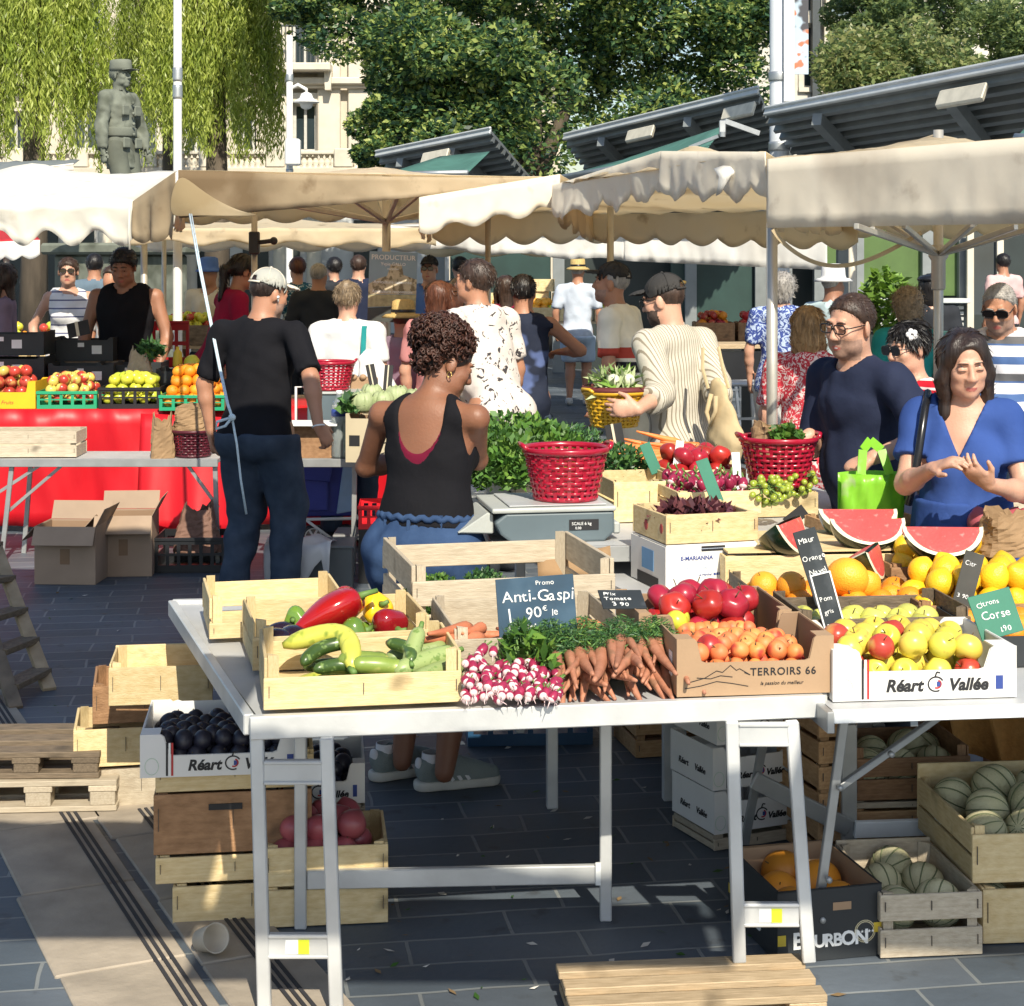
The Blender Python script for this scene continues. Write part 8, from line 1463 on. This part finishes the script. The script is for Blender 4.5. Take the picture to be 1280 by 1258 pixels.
basket('yellow woven basket held by the man in the striped shirt', P2(768, 8.22, CH-(533-HZ)*8.22/F), .145, .105, .165, YELP, R(30), group='baskets of shoppers'); hb = Fr(P2(768, 8.22, CH-(490-HZ)*8.22/F), 0); mb = MB().lathe([(.146,0),(.158,.008),(.150,.03),(.144,.02),(.146,0)], 30, cap=False); o = mb.build('basket_liner', mat('wine_liner', (.12,.02,.02), .7), None, True); o.location = hb(0,0,.0); tag(o, 'dark red cord edge around the yellow basket', 'liner')
greens('leek_leaves', 'pale green leek leaves in the yellow basket', 'vegetables', hb(0,0,0), (.15,.12,.075), 170, .12, [LG[1], CAB], aspect=.22); [tag((lambda o: (setattr(o, 'location', hb(x, y, .06)), o)[1])(MB().ball((0,0,0),(.032,.03,.03),12).build('fennel_bulb', fen, None, True)), l, 'fennel') for x, y, l in ((-.01,-.09,'white bulb at the front of the yellow basket'),(.06,-.07,'white bulb at the right of the yellow basket'))]
tb_ = empty('tote_bag', P2(901, 8.12, 0), R(-60), 'slouchy cream tote bag hanging from the shoulder of the striped shirt', 'bag'); zz = lambda y: CH-(y-HZ)*8.12/F; BAGC = cloth('tote_canvas', (.50,.39,.23)); S = Sdf(); S.cap((-.02,0,zz(488)), (.03,0,zz(545)), .055, .115, .06, .42, (0,1,0)); S.ell((.045,.01,zz(553)), (.10,.05,.075), .05); S.fn(folds(.007,2,1.3)); v, f = S.mesh(.012); npmesh('bag_body', v, f, BAGC, tb_, True)
for y0 in (-.05, .04): mb = MB(); pts = [(-.03+.4*(y0+.05),y0,zz(486)), (-.06+.4*(y0+.05),y0-.01,zz(462)), (-.085,y0+.01,zz(436))]; mb.tube(pts, .009, 6); mb.build('strap', BAGC, tb_)
mb = MB(); mb.tube([(.0,-.055,zz(492)),(-.015,-.07,zz(515)),(.015,-.07,zz(530)),(.04,-.06,zz(512)),(.035,-.055,zz(494))], .011, 8); mb.build('knotted_strap', BAGC, tb_, True)
# the man in the navy tee shirt
T = loc_(1088, 6.6, 122); p = who('man with glasses in a navy tee shirt leaning towards the fruit', 1088, 6.6, 0, 122, H=1.665, wide=.98, deep=1.04, skin=SK_L, lean=9, head=(8,-9,-4), lw=T(1092, 572, 6.15), rw=T(1012, 545, 6.5), lel=(-.9,-.9,-.3), rel=(.6,-.5,-.6), belly=.2)
p.body(.0048, .0055, stub=STUB, handset={-1: (nrm((.75,.5,-.35)), (.1,-.4,-.9), (.3,.8,.2), .85), 1: (nrm((-.1,.6,-.7)), (-.9,.2,.2), (0,.6,.6), .8)}); p.top(NAVYT, 'tee_shirt', .42, -.12, .066, .020, .0045, 9, flare=.03, h=.010); p.trousers(JEANS, 'jeans', .99, .022, waist=-.07); p.shoes(DGR); p.hair('crop', HAIRS['brown'], .006); p.glasses(BLKP)
def teeth(p): MB().ball((0,0,0),(.014*p.hk,.006*p.hk,.0035*p.hk),10).build('teeth', SOCK, p.root, True).location = V(p.hp(0,.089,-.0685))
teeth(p)
bk = basket('red woven basket with a paper bag carried by the man in navy', P2(973, 6.45, CH-(606-HZ)*6.45/F), .138, .10, .175, REDP, R(10), group='baskets of shoppers'); crumple(empty('paper_bag', P2(968, 6.47, CH-(572-HZ)*6.45/F), .4, 'brown paper bag inside the carried red basket', 'bag'), .20, .15, .125, PAPER, seed=9); greens('salad', 'bright frilly salad leaves in the carried red basket', 'vegetables', P2(982, 6.40, CH-(552-HZ)*6.4/F), (.085,.06,.04), 420, .03, LG, aspect=.7)
gb = empty('shopping_bag', P2(1090, 6.0, CH-(665-HZ)*6.0/F), R(6), 'lime green shopping bag held by the man in navy', 'bag'); LIME = blotch(mat('lime_plastic', (.34,.75,.06), .3, .1, 5, thin=.4), (.50,.62,.30), 9, .6, .66); flat([[V((-.11+.22*j/12, -.05*math.sin(PI*j/12)+.012*math.sin(j*1.7+i), .20*i/6)) for j in range(13)] for i in range(7)], 'front', LIME, gb, solid=.002); flat([[V((-.11+.22*j/12, .05*math.sin(PI*j/12)+.03, .20*i/6)) for j in range(13)] for i in range(7)], 'back', LIME, gb, solid=.002); mb = MB(); [mb.bar(a, b, .03, .004, up=(0,1,0)) for a, b in (((-.05,-.04,.20),(-.035,-.01,.28)),((-.035,-.01,.28),(.0,.02,.31)),((.05,-.04,.20),(.03,-.01,.28)),((.03,-.01,.28),(.0,.02,.31)))]; mb.build('handle', LIME, gb)
# the woman in the blue dress
T = loc_(1204, 5.9, 160); p = who('woman in a blue dress with dark hair rubbing her hands together', 1204, 5.9, 0, 160, H=1.56, wide=1.0, deep=1.08, shsc=.94, fem=True, skin=SK_L, lean=4, head=(22,-14,4), lid=1.0, rw=T(1166, 586, 5.60), lw=T(1236, 606, 5.57), rel=(.55,-.5,-.8), lel=(-.55,-.5,-.8), belly=.3)
d1 = nrm(np.array(T(1200,572,5.52))-p.W[1]); d2 = nrm(np.array(T(1196,575,5.52))-p.W[-1]); p.body(.0045, .0048, brow=HAIRS['brown'], handset={1: (d1, (-.2,-.3,-.9), (-.3,.8,.4), .30), -1: (d2, (.4,-.1,.9), (.5,.8,.2), .35)}); p.top(BLU, 'dress_top', .32, .10, .082, .016, .007, 11, vneck=.185, flare=.015, h=.0085); p.skirt(BLU, .165, -.60, .178, .265, 'dress_skirt', 16, .014, .010, ydepth=1.0); p.trousers(BLU, 'dress_lining', .3, .01, h=.016, waist=.02); p.shoes(DGR); p.hair('long', 'dark_brown', .0065)
mb = MB(); A = p.up(.115,.06,.50); mb.tube([tuple(p.up(*a)) for a in ((.12,-.14,.34),(.125,-.085,.50),(.125,-.01,.548),(.125,.075,.505),(.135,.135,.40),(.15,.165,.28),(.18,.15,.16))], .014, 8); mb.build('bag_strap', BLKP, p.root, True)
# behind them
p = who('woman with dark sunglasses and a pale flower clip in her black hair', 1150, 7.2, 0, 112, H=1.535, fem=True, skin=SK_L, lean=4, head=(6,-8,0)); p.body(.007); p.top(REDST, 'striped_top', .25, -.1, .07, .014); p.trousers(JEANS); p.shoes(DGR); p.hair('bun', 'black', .008); p.glasses(BLKP, LENS, 'sunglasses', .030, .021); mb = MB(); [mb.ball((math.cos(a)*.014, 0, math.sin(a)*.014), (.012,.005,.012), 8) for a in np.linspace(0,5.03,5)]; mb.build('flower_clip', SOCK, p.root, True).matrix_local = Matrix.Translation(V(p.hp(-.075,.03,.075))) @ Matrix.Rotation(R(70),4,'Z')
p = who('grey haired man in a striped polo shirt and sunglasses at the right edge', 1256, 8.8, 352, 150, wide=1.12, deep=1.15, skin=SK_T, lean=6, head=(2,-20,0), belly=1); p.body(.007, stub=STUB, brow=HAIRS['grey']); p.top(POLO, 'polo_shirt', .42, -.14, .07, .018, .006, 13, collar=True); p.trousers(JEANS); p.shoes(DGR); p.hair('crop', 'grey'); p.glasses(BLKP, LENS, 'sunglasses', .031, .020)
def quick(label, px, d, top, yaw, tm, bm=JEANS, hair=('short','brown'), sleeve=.4, skin=SK_L, fine=0, to=.99, hat=None, collar=False, **k):
    tk = k.pop('tk', 0); hem = k.pop('hem', -.12); st = k.pop('stub', None); gl = k.pop('gl', None); tk and k.setdefault('shsc', .92); p = who(label, px, d, top, yaw, skin=skin, **k); p.body(fine, stub=st); p.top(tm, 'shirt', sleeve, hem, .072, .018, .007, int(px) % 17, collar=collar, flare=.025, tank=tk); p.trousers(bm, 'trousers' if to > .6 else 'shorts', to, .022 if to > .6 else .035, waist=hem+.05); p.shoes(SHOEW if to < .6 else DGR)
    if hair: p.hair('thin' if hat else hair[0], hair[1])
    if hat == 'cap': p.cap_hat(CAPG if skin is not SK_M else DGR)
    elif hat: p.brim_hat(hat[0], hat[1], hat[2])
    if gl: p.glasses(BLKP, LENS if gl == 2 else None, 'sunglasses' if gl == 2 else 'glasses')
    return p
quick('woman with curly ash hair in a teal top, back to the camera', 1135, 11, 362, 8, TEALT, hair=('curly','ash'), fem=True, wide=1.1)
quick('woman in a red and white flowered blouse behind the man in navy', 1010, 8.9, 385, -28, FLR, WHT, ('bob','blond'), .42, fem=True, wide=1.08, hem=-.22)
quick('grey haired woman in a blue flowered shirt and white trousers', 978, 13.5, 343, -12, FLB, WHT, ('curly','grey'), .4, fem=True, wide=1.2, hem=-.16)
quick('man in a white bucket hat and pale shirt facing right', 1040, 14, 338, -50, cloth('ice_shirt', (.50,.62,.64)), WHT, ('crop','grey'), .4, SK_M, hat=(WHT, None, .15), wide=1.1)
q = quick('man in a white shirt, pale shorts and banded straw hat far off', 722, 21.5, 328, -8, cloth('ice_white_shirt', (.52,.58,.68)), LBL2, ('crop','grey'), .42, SK_T, to=.46, hat=(STRAW, BLKP, .15), wide=1.05, hem=-.14)
quick('old man in a black cap and cream striped polo leaning left', 806, 11, 0, 68, OLDP, CRM, ('crop','grey'), .4, SK_T, .009, hat='cap', H=1.79, lean=22, head=(8,6,0), collar=True, stub=STUB, wide=1.08)
quick('man in a pale shirt printed with black palms leaning left', 622, 10, 0, 48, FLW, DGR, ('short','brown'), .40, SK_T, .009, H=1.80, lean=17, head=(18,4,0), collar=True, wide=1.12, belly=.6, hem=-.24)
quick('man in a navy sleeveless sports vest, back to the camera', 654, 11.7, 345, -4, VEST, JEANS, ('short','black'), 0, SK_T, tk=1, rw=(.24,.26,1.16), rel=(1,-.3,-.5), wide=1.05, hem=-.2)
p = quick('woman in a white tee shirt with a teal shoulder strap, back turned', 434, 11, 352, -6, WHT, JEANS, ('bun','ash'), .36, SK_L, fem=True, wide=1.12); mb = MB(); [mb.bar(tuple(p.up(*a)), tuple(p.up(*b)), .03, .008, up=(0,1,0)) for a, b in (((.13,-.09,.50),(.13,-.135,.30)),((.13,-.135,.30),(.12,-.135,.12)),((.13,-.09,.50),(.13,.08,.46)))]; mb.build('bag_strap', TEALT, p.root)
b2 = empty('tote_bag', P2(463, 10.75, 0), R(10), 'white tote bag at the hip of the woman in the white tee', 'bag'); S = Sdf(); S.cap((0,0,1.17), (.04,0,.98), .07, .13, .05, .4, (0,1,0)); S.fn(folds(.006,4)); v, f = S.mesh(.014); npmesh('bag_body', v, f, WHT, b2, True)
quick('woman in a crimson tee shirt with a dark ponytail bending forward', 266, 13.0, 0, -62, CRI, JEANS, ('pony','black'), .42, SK_T, .010, fem=True, H=1.86, lean=19, head=(0,-12,0), lw=(-.1,.5,1.0))
quick('broad man in a sleeveless black shirt looking down at the stall', 157, 12.9, 309, 176, BLACKT, DGR, ('short','black'), 0, SK_M, .009, tk=1, wide=1.15, head=(0,-20,0), lw=(-.29,.16,1.0), rw=(.30,.14,.98))
quick('woman in a white striped tank top and sunglasses facing us', 86, 15.3, 322, -158, SAIL, DEN, ('bun','brown'), 0, SK_L, .011, fem=True, gl=2, tk=1, head=(-14,0,0), wide=1.05, rw=(.27,.04,.98), lw=(-.29,.02,.98))
quick('woman with long auburn hair in a pink top behind the photo sign', 549, 11.4, 352, -24, PNK, JEANS, ('long','auburn'), .4, fem=True, wide=1.1)
quick('short person in a yellow straw hat below the photo sign', 503, 12.0, 0, -20, MAUVE, JEANS, ('short','brown'), .4, SK_T, H=1.47, hat=(STRAW, BLKP, .17))
quick('man in a sky blue shirt and dark cap walking towards us', 537, 18, 322, 172, SKYB, DGR, ('short','brown'), .9, SK_L, .012, hat='cap', gl=2, collar=True)
quick('white haired woman in a teal patterned top by the palm shirt', 574, 13, 349, 150, FLT, DGR, ('bob','grey'), .3, fem=True, gl=1)
quick('woman in turquoise patterned clothes far off by the cream cap', 372, 18.5, 322, 20, FLT, DGR, ('short','auburn'), .4, fem=True); quick('person in black clothes far off, left of the white tee woman', 398, 17, 330, -10, DGR, DGR, ('crop','grey'), .6, SK_T, wide=1.1); quick('person in dark clothes far off with a purple skirt', 418, 20, 322, 30, DGR, cloth('purple_cloth', (.09,.02,.12)), ('short','black'), .6, fem=True); quick('man in dark blue far off behind the white tee woman', 448, 20, 320, 0, NAVYT, DGR, ('short','brown'), .5, wide=1.15)
quick('man in grey blue seen from behind, left of the black shirted man', 118, 19, 318, 10, PALEG, DGR, ('short','black'), .5, SK_T, wide=1.1); quick('person in a white shirt partly behind the black shirted man', 141, 16.5, 333, 160, WHT, JEANS, ('short','brown'), .5, SK_T); quick('person in a mauve top cut by the left edge of the picture', 4, 14, 330, 100, MAUVE, JEANS, ('long','brown'), .8, fem=True); quick('person in a pale top far off between the ropes and the pole', 262, 17.5, 328, 165, CRM, JEANS, ('short','grey'), .5, SK_T, hat=(SKYB, None, .13))
p = quick('woman in a black beret and dark clothes behind the teal top', 1163, 14.5, 344, -10, DGR, cloth('wine_skirt', (.2,.01,.03)), ('bob','black'), .8, fem=True, wide=1.1); MB().ball((0,-.02,.085),(.115,.12,.045),20).build('beret', BLKP, p.root, True).matrix_local = p.HM()
quick('person in a pale pink shirt far off at the right edge', 1254, 24, 318, 20, cloth('pale_pink', (.62,.42,.42)), DGR, ('short','black'), .4, SK_T); quick('person in red far off behind the navy vest', 632, 15, 345, 10, CRI, JEANS, ('long','brown'), .4, fem=True); quick('person in a denim shirt far off, right of the blue shirted man', 575, 20, 322, 12, PALEG, DGR, ('short','black'), .6, wide=1.1)
